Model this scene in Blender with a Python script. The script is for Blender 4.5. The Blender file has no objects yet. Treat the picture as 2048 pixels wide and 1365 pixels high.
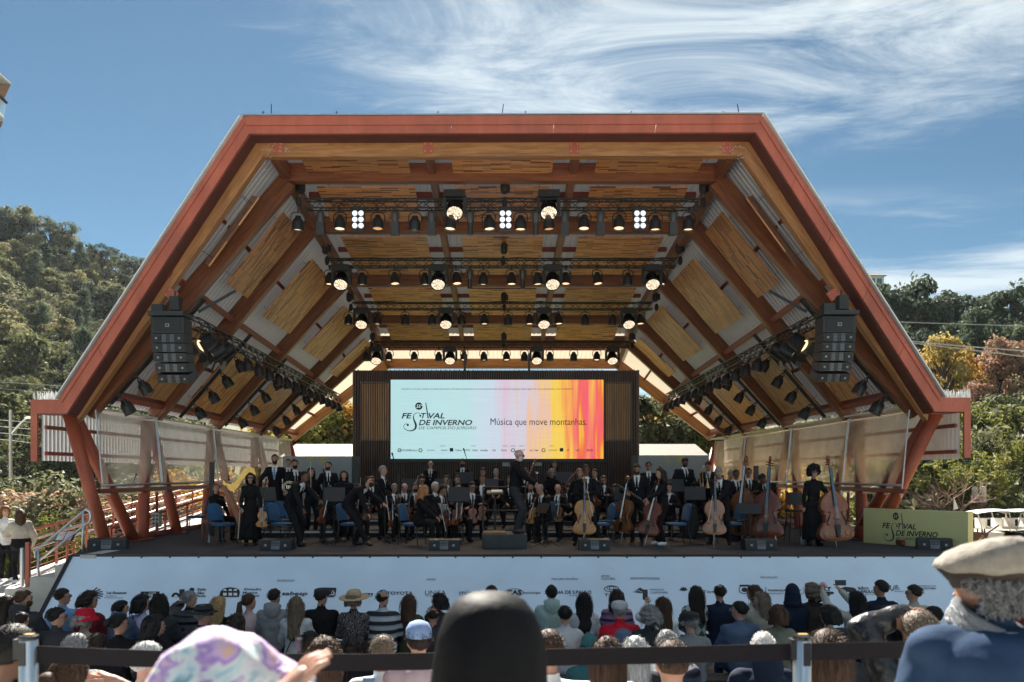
import bpy, bmesh, math, random
import numpy as np
from mathutils import Vector, Matrix, Euler, noise as mnoise
random.seed(7); np.random.seed(7)
R = math.radians; PI = math.pi
S = bpy.context.scene
COL = S.collection
# ------------------------------------------------------------------ camera
FPX = 1593.0; VPX, VPY = 1005.0, 948.0; EYE = Vector((0, 0, 3.05))
cam_d = bpy.data.cameras.new('camera'); cam = bpy.data.objects.new('camera', cam_d); COL.objects.link(cam)
cam.location = EYE; cam.rotation_euler = (R(90), 0, 0)
cam_d.lens = FPX / 2048 * 36; cam_d.sensor_width = 36
cam_d.shift_x = (1024 - VPX) / 2048; cam_d.shift_y = (VPY - 682.5) / 2048
cam_d.clip_start = 0.1; cam_d.clip_end = 3000
cam_d.dof.use_dof = True; cam_d.dof.focus_distance = 17.0; cam_d.dof.aperture_fstop = 3.2
S.camera = cam
# ------------------------------------------------------------------ sky and sun
SUN_EL, SUN_AZ = R(41), R(-13)          # azimuth measured from +Y (into the stage) towards +X
wd = bpy.data.worlds.new('World'); S.world = wd; wd.use_nodes = True
def build_world():
 nt = wd.node_tree; N = nt.nodes; L = nt.links; N.clear()
 out = N.new('ShaderNodeOutputWorld'); bg = N.new('ShaderNodeBackground'); bg.inputs['Strength'].default_value = 0.05
 sky = N.new('ShaderNodeTexSky'); sky.sky_type = 'NISHITA'; sky.sun_disc = False
 sky.sun_elevation = SUN_EL; sky.sun_rotation = SUN_AZ; sky.altitude = 1600
 sky.air_density = 0.9; sky.dust_density = 0.15; sky.ozone_density = 2.0
 tint = N.new('ShaderNodeMix'); tint.data_type = 'RGBA'; tint.blend_type = 'MULTIPLY'; tint.inputs[0].default_value = 1.0
 tint.inputs[7].default_value = (0.47, 0.60, 0.56, 1)
 L.new(sky.outputs[0], tint.inputs[6])
 tc = N.new('ShaderNodeTexCoord'); sep = N.new('ShaderNodeSeparateXYZ'); L.new(tc.outputs['Generated'], sep.inputs[0])
 def math_(op, a, b=None, c=None):
  m = N.new('ShaderNodeMath'); m.operation = op
  for i, v in enumerate((a, b, c)):
   if v is None: continue
   if isinstance(v, (int, float)): m.inputs[i].default_value = v
   else: L.new(v, m.inputs[i])
  return m.outputs[0]
 zz = math_('MAXIMUM', sep.outputs[2], 0.03)
 px = math_('DIVIDE', sep.outputs[0], zz); py = math_('DIVIDE', sep.outputs[1], zz)
 cb = N.new('ShaderNodeCombineXYZ'); L.new(px, cb.inputs[0]); L.new(py, cb.inputs[1])
 def nz(scale, detail, rough, loc, rot, scl, dist=0.0, src=None):
  mp = N.new('ShaderNodeMapping'); mp.inputs['Location'].default_value = loc; mp.inputs['Rotation'].default_value = rot; mp.inputs['Scale'].default_value = scl
  L.new(src or cb.outputs[0], mp.inputs[0])
  n = N.new('ShaderNodeTexNoise'); n.inputs['Scale'].default_value = scale; n.inputs['Detail'].default_value = detail
  n.inputs['Roughness'].default_value = rough; n.inputs['Distortion'].default_value = dist
  L.new(mp.outputs[0], n.inputs[0]); return n.outputs[0]
 def ramp(v, a, b):
  r = N.new('ShaderNodeMapRange'); r.interpolation_type = 'SMOOTHSTEP'; r.inputs[1].default_value = a; r.inputs[2].default_value = b
  L.new(v, r.inputs[0]); return r.outputs[0]
 fine = nz(1.0, 9, 0.66, (3.1, 1.7, 0), (0, 0, R(28)), (1.3, 2.3, 1), 0.9)
 wisp = nz(2.6, 8, 0.7, (7.3, 2.2, 0), (0, 0, R(-18)), (1.0, 2.6, 1), 1.1)
 big = nz(0.55, 3, 0.5, (0.37, 0.2, 0), (0, 0, 0), (1, 1, 1), 0.2)
 dx = math_('SUBTRACT', px, 0.52); dy = math_('MAXIMUM', math_('SUBTRACT', py, 1.72), 0.0)  # cloud bank runs on unseen overhead and behind the camera to fill shade
 rr = math_('SQRT', math_('ADD', math_('MULTIPLY', math_('MULTIPLY', dx, dx), 0.85), math_('MULTIPLY', math_('MULTIPLY', dy, dy), 0.95)))
 rr = math_('ADD', rr, math_('MULTIPLY', math_('SUBTRACT', wisp, 0.5), 0.75))
 patch = math_('SUBTRACT', 1.0, ramp(rr, 0.35, 1.05))
 dens = math_('MULTIPLY', ramp(fine, 0.28, 0.66), patch)
 low = math_('MULTIPLY', ramp(nz(0.42, 7, 0.62, (2.0, 5.4, 0), (0, 0, R(6)), (0.55, 1.9, 1), 0.4), 0.43, 0.60), math_('MULTIPLY', ramp(py, 2.7, 3.2), ramp(px, 0.4, 1.5)))
 thin = math_('MULTIPLY', ramp(fine, 0.40, 0.80), ramp(big, 0.50, 0.72))
 dens = math_('ADD', math_('ADD', math_('MULTIPLY', dens, 0.95), math_('MULTIPLY', low, 0.8)), math_('MULTIPLY', thin, 0.12))
 dens = math_('MULTIPLY', math_('MINIMUM', dens, 0.96), ramp(sep.outputs[2], 0.02, 0.10))
 mix = N.new('ShaderNodeMix'); mix.data_type = 'RGBA'
 L.new(dens, mix.inputs[0]); L.new(tint.outputs[2], mix.inputs[6]); mix.inputs[7].default_value = (5.5, 6.1, 6.3, 1)
 L.new(mix.outputs[2], bg.inputs[0]); L.new(bg.outputs[0], out.inputs[0])
build_world()
sun_d = bpy.data.lights.new('sun', 'SUN'); sun_d.energy = 5.0; sun_d.angle = R(0.53); sun_d.color = (1, 0.94, 0.84)
sun = bpy.data.objects.new('sun', sun_d); COL.objects.link(sun)
SUN_DIR = Vector((math.sin(SUN_AZ) * math.cos(SUN_EL), math.cos(SUN_AZ) * math.cos(SUN_EL), math.sin(SUN_EL)))
sun.rotation_euler = SUN_DIR.to_track_quat('Z', 'Y').to_euler(); sun.location = SUN_DIR * 60
S.view_settings.view_transform = 'Standard'; S.view_settings.look = 'None'
S.view_settings.exposure = 1.72; S.view_settings.gamma = 1.0; S.view_settings.use_curve_mapping = False
S.render.engine = 'CYCLES'
S.cycles.max_bounces = 8; S.cycles.diffuse_bounces = 4; S.cycles.glossy_bounces = 3; S.cycles.transmission_bounces = 6; S.cycles.transparent_max_bounces = 16
S.cycles.sample_clamp_indirect = 6.0; S.cycles.caustics_reflective = False; S.cycles.caustics_refractive = False
S.cycles.use_denoising = True
def P(u, v, d):
 """world point seen at photograph pixel (u, v) at depth d"""
 return Vector(((u - VPX) * d / FPX, d, EYE.z - (v - VPY) * d / FPX))
def XU(u, d): return (u - VPX) * d / FPX
def ZV(v, d): return EYE.z - (v - VPY) * d / FPX
# ------------------------------------------------------------------ materials
MATS = {}
def new_mat(name):
 m = bpy.data.materials.new(name); m.use_nodes = True; nt = m.node_tree
 return m, nt.nodes, nt.links, nt.nodes['Principled BSDF']
def lin(c):
 """sRGB 0-255 triple to linear"""
 return tuple(((x / 255) / 12.92 if x / 255 <= 0.04045 else ((x / 255 + 0.055) / 1.055) ** 2.4) for x in c)
def M(name, col, rough=0.6, metal=0.0, var=0.18, scale=6.0, bump=0.0, bscale=60.0, spec=0.5, rnd=0.0, stretch=(1, 1, 1), coords='Object', dirt=0.0, sheen=0.0):
 if name in MATS: return MATS[name]
 m, N, L, b = new_mat(name); MATS[name] = m
 b.inputs['Roughness'].default_value = rough; b.inputs['Metallic'].default_value = metal; b.inputs['Specular IOR Level'].default_value = spec
 if sheen: b.inputs['Sheen Weight'].default_value = sheen
 tc = N.new('ShaderNodeTexCoord'); mp = N.new('ShaderNodeMapping'); mp.inputs['Scale'].default_value = stretch; L.new(tc.outputs[coords], mp.inputs[0])
 n = N.new('ShaderNodeTexNoise'); n.inputs['Scale'].default_value = scale; n.inputs['Detail'].default_value = 5; n.inputs['Roughness'].default_value = 0.6; L.new(mp.outputs[0], n.inputs[0])
 r = N.new('ShaderNodeMapRange'); r.inputs[1].default_value = 0.3; r.inputs[2].default_value = 0.7; r.inputs[3].default_value = 1 - var; r.inputs[4].default_value = 1 + var; L.new(n.outputs[0], r.inputs[0])
 val = r.outputs[0]
 if rnd:
  oi = N.new('ShaderNodeObjectInfo'); rr = N.new('ShaderNodeMapRange'); rr.inputs[3].default_value = 1 - rnd; rr.inputs[4].default_value = 1 + rnd; L.new(oi.outputs['Random'], rr.inputs[0])
  mm = N.new('ShaderNodeMath'); mm.operation = 'MULTIPLY'; L.new(val, mm.inputs[0]); L.new(rr.outputs[0], mm.inputs[1]); val = mm.outputs[0]
 vm = N.new('ShaderNodeVectorMath'); vm.operation = 'SCALE'; vm.inputs[0].default_value = col[:3]; L.new(val, vm.inputs['Scale'])
 last = vm.outputs[0]
 if dirt:
  n3 = N.new('ShaderNodeTexNoise'); n3.inputs['Scale'].default_value = scale * 0.35; n3.inputs['Detail'].default_value = 8; n3.inputs['Roughness'].default_value = 0.7; L.new(tc.outputs[coords], n3.inputs[0])
  r3 = N.new('ShaderNodeMapRange'); r3.inputs[1].default_value = 0.52; r3.inputs[2].default_value = 0.72; r3.inputs[4].default_value = dirt; L.new(n3.outputs[0], r3.inputs[0])
  mx = N.new('ShaderNodeMix'); mx.data_type = 'RGBA'; L.new(r3.outputs[0], mx.inputs[0]); L.new(last, mx.inputs[6]); mx.inputs[7].default_value = (0.05, 0.04, 0.03, 1); last = mx.outputs[2]
 L.new(last, b.inputs['Base Color'])
 if bump:
  n2 = N.new('ShaderNodeTexNoise'); n2.inputs['Scale'].default_value = bscale; n2.inputs['Detail'].default_value = 4; L.new(mp.outputs[0], n2.inputs[0])
  bp = N.new('ShaderNodeBump'); bp.inputs['Strength'].default_value = bump; bp.inputs['Distance'].default_value = 0.02; L.new(n2.outputs[0], bp.inputs['Height']); L.new(bp.outputs[0], b.inputs['Normal'])
 return m
def EM(name, col, strength):
 if name in MATS: return MATS[name]
 m, N, L, b = new_mat(name); MATS[name] = m
 b.inputs['Base Color'].default_value = (*col, 1); b.inputs['Emission Color'].default_value = (*col, 1); b.inputs['Emission Strength'].default_value = strength
 return m
# ------------------------------------------------------------------ mesh builder
class MB:
 def __init__(s): s.v = []; s.f = []
 def add(s, vs, fs):
  o = len(s.v); s.v.extend([tuple(p) for p in vs]); s.f.extend([tuple(i + o for i in f) for f in fs]); return s
 def box(s, c, d, rot=None):
  c = Vector(c); h = Vector(d) / 2; m = rot if rot is not None else Matrix.Identity(3)
  vs = [c + m @ Vector((sx * h.x, sy * h.y, sz * h.z)) for sx in (-1, 1) for sy in (-1, 1) for sz in (-1, 1)]
  return s.add(vs, [(0, 1, 3, 2), (4, 6, 7, 5), (0, 4, 5, 1), (2, 3, 7, 6), (0, 2, 6, 4), (1, 5, 7, 3)])
 def bar(s, a, b, w, h, up=(0, 0, 1)):
  """rectangular bar from a to b: w across, h along up"""
  a = Vector(a); b = Vector(b); d = (b - a); l = d.length; d.normalize(); u = Vector(up); x = d.cross(u)
  if x.length < 1e-5: x = d.cross(Vector((1, 0, 0)))
  x.normalize(); u = x.cross(d)
  vs = [p + x * sx * w / 2 + u * sz * h / 2 for p in (a, b) for sx, sz in ((-1, -1), (1, -1), (1, 1), (-1, 1))]
  return s.add(vs, [(0, 1, 2, 3), (7, 6, 5, 4), (0, 4, 5, 1), (1, 5, 6, 2), (2, 6, 7, 3), (3, 7, 4, 0)])
 def tube(s, pts, r, n=8, cap=True):
  """tube through points; r one radius or one per point"""
  pts = [Vector(p) for p in pts]; k = len(pts); rs = r if isinstance(r, (list, tuple)) else [r] * k
  vs = []; t0 = None; x = None
  for i, p in enumerate(pts):
   t = (pts[min(i + 1, k - 1)] - pts[max(i - 1, 0)])
   if t.length < 1e-9: t = Vector((0, 0, 1))
   t.normalize()
   if x is None:
    ref = Vector((0, 0, 1)) if abs(t.z) < 0.9 else Vector((1, 0, 0)); x = t.cross(ref).normalized()
   else:
    x = (x - t * x.dot(t)); x = x.normalized() if x.length > 1e-6 else t.orthogonal().normalized()
   y = t.cross(x)
   for j in range(n):
    a = 2 * PI * j / n; vs.append(p + (x * math.cos(a) + y * math.sin(a)) * rs[i])
  fs = [(i * n + j, i * n + (j + 1) % n, (i + 1) * n + (j + 1) % n, (i + 1) * n + j) for i in range(k - 1) for j in range(n)]
  if cap: fs += [tuple(range(n - 1, -1, -1)), tuple((k - 1) * n + j for j in range(n))]
  return s.add(vs, fs)
 def lathe(s, prof, n=16, m=None):
  """profile of (r, z) about local Z, transformed by 4x4 m"""
  m = m or Matrix.Identity(4); k = len(prof)
  vs = [m @ Vector((r * math.cos(2 * PI * j / n), r * math.sin(2 * PI * j / n), z)) for r, z in prof for j in range(n)]
  fs = [(i * n + j, i * n + (j + 1) % n, (i + 1) * n + (j + 1) % n, (i + 1) * n + j) for i in range(k - 1) for j in range(n)]
  if prof[0][0] > 1e-4: fs.append(tuple(range(n - 1, -1, -1)))
  if prof[-1][0] > 1e-4: fs.append(tuple((k - 1) * n + j for j in range(n)))
  return s.add(vs, fs)
 def ell(s, c, r, n=12, k=8, rot=None):
  c = Vector(c); rot = rot if rot is not None else Matrix.Identity(3); r = r if isinstance(r, (list, tuple)) else (r, r, r)
  vs = [c + rot @ Vector((0, 0, -r[2]))]
  for i in range(1, k):
   a = PI * i / k - PI / 2
   for j in range(n):
    b = 2 * PI * j / n; vs.append(c + rot @ Vector((r[0] * math.cos(a) * math.cos(b), r[1] * math.cos(a) * math.sin(b), r[2] * math.sin(a))))
  vs.append(c + rot @ Vector((0, 0, r[2]))); e = len(vs) - 1
  fs = [(0, 1 + (j + 1) % n, 1 + j) for j in range(n)] + [(e, e - n + j, e - n + (j + 1) % n) for j in range(n)]
  fs += [(1 + i * n + j, 1 + i * n + (j + 1) % n, 1 + (i + 1) * n + (j + 1) % n, 1 + (i + 1) * n + j) for i in range(k - 2) for j in range(n)]
  return s.add(vs, fs)
 def prism(s, poly, y0, y1, m=None):
  """polygon of (x, z) extruded from y0 to y1"""
  n = len(poly); m = m or Matrix.Identity(4)
  vs = [m @ Vector((x, y, z)) for y in (y0, y1) for x, z in poly]
  return s.add(vs, [tuple(range(n)), tuple(range(2 * n - 1, n - 1, -1))] + [(j, j + n, (j + 1) % n + n, (j + 1) % n) for j in range(n)])
 def loft(s, rings, close=True, caps=True):
  n = len(rings[0]); k = len(rings); vs = [p for r in rings for p in r]; rng = n if close else n - 1
  fs = [(i * n + j, i * n + (j + 1) % n, (i + 1) * n + (j + 1) % n, (i + 1) * n + j) for i in range(k - 1) for j in range(rng)]
  if caps and close: fs += [tuple(range(n - 1, -1, -1)), tuple((k - 1) * n + j for j in range(n))]
  return s.add(vs, fs)
 def xf(s, m):
  s.v = [tuple(m @ Vector(p)) for p in s.v]; return s
 def mesh(s, name, mat, smooth=False, off=None):
  me = bpy.data.meshes.new(name)
  v = s.v if off is None else [(p[0] - off[0], p[1] - off[1], p[2] - off[2]) for p in s.v]
  me.from_pydata(v, [], s.f)
  for mm in (mat if isinstance(mat, (list, tuple)) else [mat]):
   if mm: me.materials.append(mm)
  if smooth:
   me.polygons.foreach_set('use_smooth', [True] * len(me.polygons))
   if smooth != 'all':
    try: me.set_sharp_from_angle(angle=R(40))
    except Exception: pass
  return me
 def build(s, name, mat, parent=None, smooth=False, world=True):
  off = parent['_w'] if (parent is not None and world and '_w' in parent) else None
  o = bpy.data.objects.new(name, s.mesh(name, mat, smooth, off)); COL.objects.link(o); o.parent = parent
  if parent is not None and '_w' in parent: o['_w'] = parent['_w']
  return o
def tag(o, label=None, cat=None, group=None, kind=None):
 if label: o['label'] = label
 if cat: o['category'] = cat
 if group: o['group'] = group
 if kind: o['kind'] = kind
 return o
def thing(name, label, cat, loc=(0, 0, 0), group=None, rot=None):
 o = bpy.data.objects.new(name, None); COL.objects.link(o); o.location = loc
 if rot: o.rotation_euler = rot
 o['_w'] = [float(x) for x in loc]
 return tag(o, label, cat, group)
def dup(src, loc=None, rot=None, scale=None, label=None, group=None):
 """copy a thing with its parts and sub-parts"""
 def cp(o, par):
  c = o.copy(); COL.objects.link(c); c.parent = par
  for ch in o.children: cp(ch, c)
  return c
 r = cp(src, None)
 if loc is not None: r.location = loc
 if rot is not None: r.rotation_euler = rot
 if scale is not None: r.scale = scale if hasattr(scale, '__len__') else (scale,) * 3
 if label: r['label'] = label
 if group: r['group'] = group
 return r
ORD = ['first', 'second', 'third', 'fourth', 'fifth', 'sixth', 'seventh', 'eighth', 'ninth', 'tenth', 'eleventh', 'twelfth', 'thirteenth', 'fourteenth', 'fifteenth', 'sixteenth']
def ordl(i, n):
 return 'leftmost' if i == 0 else 'rightmost' if i == n - 1 else ORD[i] + ' from the left'
def catmull(pts, n=6):
 pts = [Vector(p) for p in pts]; out = []
 for i in range(len(pts) - 1):
  p0, p1, p2, p3 = pts[max(i - 1, 0)], pts[i], pts[i + 1], pts[min(i + 2, len(pts) - 1)]
  for k in range(n):
   t = k / n; out.append(0.5 * ((2 * p1) + (p2 - p0) * t + (2 * p0 - 5 * p1 + 4 * p2 - p3) * t * t + (3 * p1 - p0 - 3 * p2 + p3) * t ** 3))
 out.append(pts[-1]); return out
# ------------------------------------------------------------------ lettering (flat print as thin meshes)
def text_shape(body, bold=0.0, shear=0.0):
 cu = bpy.data.curves.new('lettering', 'FONT'); cu.body = body; cu.size = 1; cu.offset = bold; cu.shear = shear; cu.resolution_u = 3
 ob = bpy.data.objects.new('lettering', cu); COL.objects.link(ob); bpy.context.view_layer.update()
 me = ob.evaluated_get(bpy.context.evaluated_depsgraph_get()).to_mesh()
 v = np.array([x.co[:2] for x in me.vertices]); f = [tuple(p.vertices) for p in me.polygons]
 bpy.data.objects.remove(ob); bpy.data.curves.remove(cu)
 return v, f
class Print:
 """collects flat print in (a, b) sheet coordinates (b down) and maps it onto a surface"""
 def __init__(s, mapper): s.m = mapper; s.mb = MB()
 def text(s, body, box, bold=0.0, shear=0.0):
  x0, y0, x1, y1 = box; v, f = text_shape(body, bold, shear)
  mn, mx = v.min(0), v.max(0); k = (mx - mn); k[k < 1e-6] = 1
  q = (v - mn) / k
  s.mb.add([s.m(x0 + a * (x1 - x0), y1 - b * (y1 - y0)) for a, b in q], f); return s
 def poly(s, pts):
  s.mb.add([s.m(*p) for p in pts], [tuple(range(len(pts)))]); return s
 def rect(s, x0, y0, x1, y1, k=0): return s.poly([(x0 + k, y0), (x1 + k, y0), (x1, y1), (x0, y1)])
 def disc(s, x, y, rx, ry=None, a0=0, a1=360, n=24):
  ry = ry or rx; return s.poly([(x + rx * math.cos(R(a0 + (a1 - a0) * i / n)), y + ry * math.sin(R(a0 + (a1 - a0) * i / n))) for i in range(n + (0 if a1 - a0 == 360 else 1))])
 def ring(s, x, y, rx, ry, w, n=28):
  o = [(x + rx * math.cos(2 * PI * i / n), y + ry * math.sin(2 * PI * i / n)) for i in range(n)]; k = [(x + (rx - w) * math.cos(2 * PI * i / n), y + (ry - w * .8) * math.sin(2 * PI * i / n)) for i in range(n)]
  s.mb.add([s.m(*p) for p in o + k], [(i, (i + 1) % n, n + (i + 1) % n, n + i) for i in range(n)]); return s
 def stroke(s, pts, ws):
  pts = [Vector((*p, 0)) for p in pts]; k = len(pts); ws = ws if isinstance(ws, (list, tuple)) else [ws] * k; a = []; b = []
  for i, p in enumerate(pts):
   t = (pts[min(i + 1, k - 1)] - pts[max(i - 1, 0)]).normalized(); n = Vector((-t.y, t.x, 0)); a.append(p + n * ws[i] / 2); b.append(p - n * ws[i] / 2)
  s.mb.add([s.m(p.x, p.y) for p in a + b], [(i, i + 1, k + i + 1, k + i) for i in range(k - 1)]); return s
 def build(s, name, mat, parent):
  return s.mb.build(name, mat, parent)
# ------------------------------------------------------------------ surface materials
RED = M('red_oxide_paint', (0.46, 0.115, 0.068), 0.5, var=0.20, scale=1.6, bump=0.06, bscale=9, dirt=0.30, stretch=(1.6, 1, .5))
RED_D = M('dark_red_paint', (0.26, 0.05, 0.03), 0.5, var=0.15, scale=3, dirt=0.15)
SOFF = M('shade_toned_soffit', (0.11, 0.028, 0.022), 0.55, var=0.2, scale=3, dirt=0.2)  # soffit shade put into the base colour, darker than the fascia red
COLM = M('rust_red_column', (0.34, 0.072, 0.032), 0.45, var=0.15, scale=2.5, bump=0.05, bscale=10, dirt=0.25)
STEEL = M('galvanised_steel', (0.55, 0.56, 0.58), 0.38, metal=0.85, var=0.12, scale=9)
BLACK = M('black_powder_coat', (0.018, 0.018, 0.02), 0.45, var=0.25, scale=12)
BLACK_G = M('black_gloss', (0.012, 0.012, 0.014), 0.22, var=0.2, scale=5)
RUBBER = M('dark_rubber', (0.02, 0.02, 0.022), 0.8, var=0.2)
WHITE = M('white_paint', (0.78, 0.78, 0.76), 0.55, var=0.06, scale=3, dirt=0.06)
CONC = M('pale_concrete', (0.52, 0.50, 0.46), 0.85, var=0.14, scale=2.2, bump=0.15, bscale=40, dirt=0.12)
CONC_D = M('grey_concrete', (0.22, 0.22, 0.21), 0.9, var=0.2, scale=1.7, bump=0.2, bscale=40, dirt=0.25)
PAPER = M('white_paper', (0.8, 0.8, 0.78), 0.7, var=0.03)
INK = M('black_print', (0.012, 0.016, 0.02), 0.6, var=0.05)
def wood_mat(name, c1, c2, axis_scale=(1.2, 14, 14), rough=0.42):
 m, N, L, b = new_mat(name); MATS[name] = m
 tc = N.new('ShaderNodeTexCoord'); mp = N.new('ShaderNodeMapping'); mp.inputs['Scale'].default_value = axis_scale; L.new(tc.outputs['Object'], mp.inputs[0])
 oi = N.new('ShaderNodeObjectInfo'); ad = N.new('ShaderNodeVectorMath'); ad.operation = 'ADD'; L.new(mp.outputs[0], ad.inputs[0])
 sc = N.new('ShaderNodeMath'); sc.operation = 'MULTIPLY'; sc.inputs[1].default_value = 37; L.new(oi.outputs['Random'], sc.inputs[0]); L.new(sc.outputs[0], ad.inputs[1])
 n = N.new('ShaderNodeTexNoise'); n.inputs['Scale'].default_value = 1.0; n.inputs['Detail'].default_value = 7; n.inputs['Roughness'].default_value = 0.65; n.inputs['Distortion'].default_value = 0.6; L.new(ad.outputs[0], n.inputs[0])
 r = N.new('ShaderNodeValToRGB'); r.color_ramp.elements[0].position = 0.32; r.color_ramp.elements[1].position = 0.7
 r.color_ramp.elements[0].color = (*c1, 1); r.color_ramp.elements[1].color = (*c2, 1); L.new(n.outputs[0], r.inputs[0]); L.new(r.outputs[0], b.inputs['Base Color'])
 b.inputs['Roughness'].default_value = rough
 return m
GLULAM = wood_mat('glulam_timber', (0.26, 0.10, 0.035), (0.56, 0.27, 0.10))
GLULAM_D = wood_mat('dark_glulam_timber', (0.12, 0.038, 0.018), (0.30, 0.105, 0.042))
def strip_mat(name, cols, mortar):
 """narrow glued hardwood strips, offset in rows"""
 m, N, L, b = new_mat(name); MATS[name] = m
 tc = N.new('ShaderNodeTexCoord'); oi = N.new('ShaderNodeObjectInfo'); sc = N.new('ShaderNodeMath'); sc.operation = 'MULTIPLY'; sc.inputs[1].default_value = 53; L.new(oi.outputs['Random'], sc.inputs[0])
 ad = N.new('ShaderNodeVectorMath'); ad.operation = 'ADD'; L.new(tc.outputs['Object'], ad.inputs[0]); L.new(sc.outputs[0], ad.inputs[1])
 br = N.new('ShaderNodeTexBrick'); br.offset = 0.43; br.offset_frequency = 3; br.inputs['Scale'].default_value = 1; br.inputs['Brick Width'].default_value = 0.46; br.inputs['Row Height'].default_value = 0.05
 br.inputs['Mortar Size'].default_value = 0.0025; br.inputs['Bias'].default_value = -0.1
 br.inputs['Color1'].default_value = (0, 0, 0, 1); br.inputs['Color2'].default_value = (1, 1, 1, 1); br.inputs['Mortar'].default_value = (0.5, 0.5, 0.5, 1); L.new(ad.outputs[0], br.inputs[0])
 r = N.new('ShaderNodeValToRGB'); e = r.color_ramp.elements
 e[0].position = 0.0; e[0].color = (*cols[0], 1); e[1].position = 1.0; e[1].color = (*cols[2], 1); x = e.new(0.26); x.color = (*cols[1], 1)
 L.new(br.outputs[0], r.inputs[0])
 mp = N.new('ShaderNodeMapping'); mp.inputs['Scale'].default_value = (3, 40, 3); L.new(ad.outputs[0], mp.inputs[0]); n = N.new('ShaderNodeTexNoise'); n.inputs['Detail'].default_value = 5; n.inputs['Scale'].default_value = 1; L.new(mp.outputs[0], n.inputs[0])
 mr = N.new('ShaderNodeMapRange'); mr.inputs[3].default_value = 0.66; mr.inputs[4].default_value = 1.28; L.new(n.outputs[0], mr.inputs[0]); orr = N.new('ShaderNodeMapRange'); orr.inputs[3].default_value = 0.72; orr.inputs[4].default_value = 1.12; L.new(oi.outputs['Random'], orr.inputs[0]); om = N.new('ShaderNodeMath'); om.operation = 'MULTIPLY'; L.new(mr.outputs[0], om.inputs[0]); L.new(orr.outputs[0], om.inputs[1]); mr = om
 vm = N.new('ShaderNodeVectorMath'); vm.operation = 'SCALE'; L.new(r.outputs[0], vm.inputs[0]); L.new(mr.outputs[0], vm.inputs['Scale'])
 mx = N.new('ShaderNodeMix'); mx.data_type = 'RGBA'; L.new(br.outputs['Fac'], mx.inputs[0]); L.new(vm.outputs[0], mx.inputs[6]); mx.inputs[7].default_value = (*mortar, 1); L.new(mx.outputs[2], b.inputs['Base Color'])
 b.inputs['Roughness'].default_value = 0.42
 bp = N.new('ShaderNodeBump'); bp.inputs['Strength'].default_value = 0.25; bp.inputs['Distance'].default_value = 0.004; bp.invert = True; L.new(br.outputs['Fac'], bp.inputs['Height']); L.new(bp.outputs[0], b.inputs['Normal'])
 return m
STRIP_L = strip_mat('honey_wood_strips', ((0.20, 0.065, 0.024), (0.68, 0.285, 0.10), (0.80, 0.39, 0.155)), (0.16, 0.06, 0.02))
STRIP_R = strip_mat('russet_wood_strips', ((0.14, 0.04, 0.016), (0.50, 0.18, 0.06), (0.68, 0.30, 0.10)), (0.10, 0.035, 0.015))
def sheet_mat(name, col, transl):
 m, N, L, b = new_mat(name); MATS[name] = m; b.inputs['Roughness'].default_value = 0.45
 tc = N.new('ShaderNodeTexCoord'); n = N.new('ShaderNodeTexNoise'); n.inputs['Scale'].default_value = 0.9; n.inputs['Detail'].default_value = 6; L.new(tc.outputs['Object'], n.inputs[0])
 r = N.new('ShaderNodeMapRange'); r.inputs[3].default_value = 0.8; r.inputs[4].default_value = 1.15; L.new(n.outputs[0], r.inputs[0])
 vm = N.new('ShaderNodeVectorMath'); vm.operation = 'SCALE'; vm.inputs[0].default_value = col; L.new(r.outputs[0], vm.inputs['Scale']); L.new(vm.outputs[0], b.inputs['Base Color'])
 tr = N.new('ShaderNodeBsdfTranslucent'); tr.inputs[0].default_value = (*[c * 1.05 for c in col], 1)
 mix = N.new('ShaderNodeMixShader'); mix.inputs[0].default_value = transl; out = N['Material Output']
 L.new(b.outputs[0], mix.inputs[1]); L.new(tr.outputs[0], mix.inputs[2]); L.new(mix.outputs[0], out.inputs[0]); return m
SHEET = sheet_mat('weathered_roof_sheet', (0.35, 0.35, 0.365), 0.05)
SHEET_T = sheet_mat('translucent_roof_sheet', (0.80, 0.70, 0.55), 0.26)
CLAD = sheet_mat('white_cladding_sheet', (0.70, 0.72, 0.74), 0.16)
# ------------------------------------------------------------------ ground, water, hills
def hl(x):   # height of the wooded ridge, left
 return float(np.interp(x, [-360, -200, -120, -86, -55, -15, 20], [92, 72, 57, 42, 24, 10, 6]))
def hr(x): return float(np.interp(x, [-10, 25, 45, 70, 120, 260], [4, 9, 14, 16, 18, 30]))
LAKE = (9.6, 13.0, 70.0, 41.0)
def ground_z(x, y):
 t = min(max((x + 25) / 45, 0), 1); t = t * t * (3 - 2 * t)
 zl = 0.0 if y < 56 else hl(x) * min((y - 56) / 134, 1.12) ** 1.1
 k = (y - 42)
 zr = 0.0 if k < 0 else float(np.interp(k, [0, 8, 14, 22, 70, 140], [0, 1.6, 4.6, 4.8, hr(x), hr(x) * 1.15]))
 z = zl * (1 - t) + zr * t
 if y < 20 and -40 < x < 9.4 :                                   # terraces behind the barrier rise towards the viewer
  pass
 if LAKE[0] < x < LAKE[2] and LAKE[1] < y < LAKE[3]:
  e = min(x - LAKE[0], y - LAKE[1], LAKE[3] - y, LAKE[2] - x) / 1.2; z -= 1.4 * min(max(e, 0), 1)
 if y < 9.2 and abs(x) < 40: z -= 0.02
 return z
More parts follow.
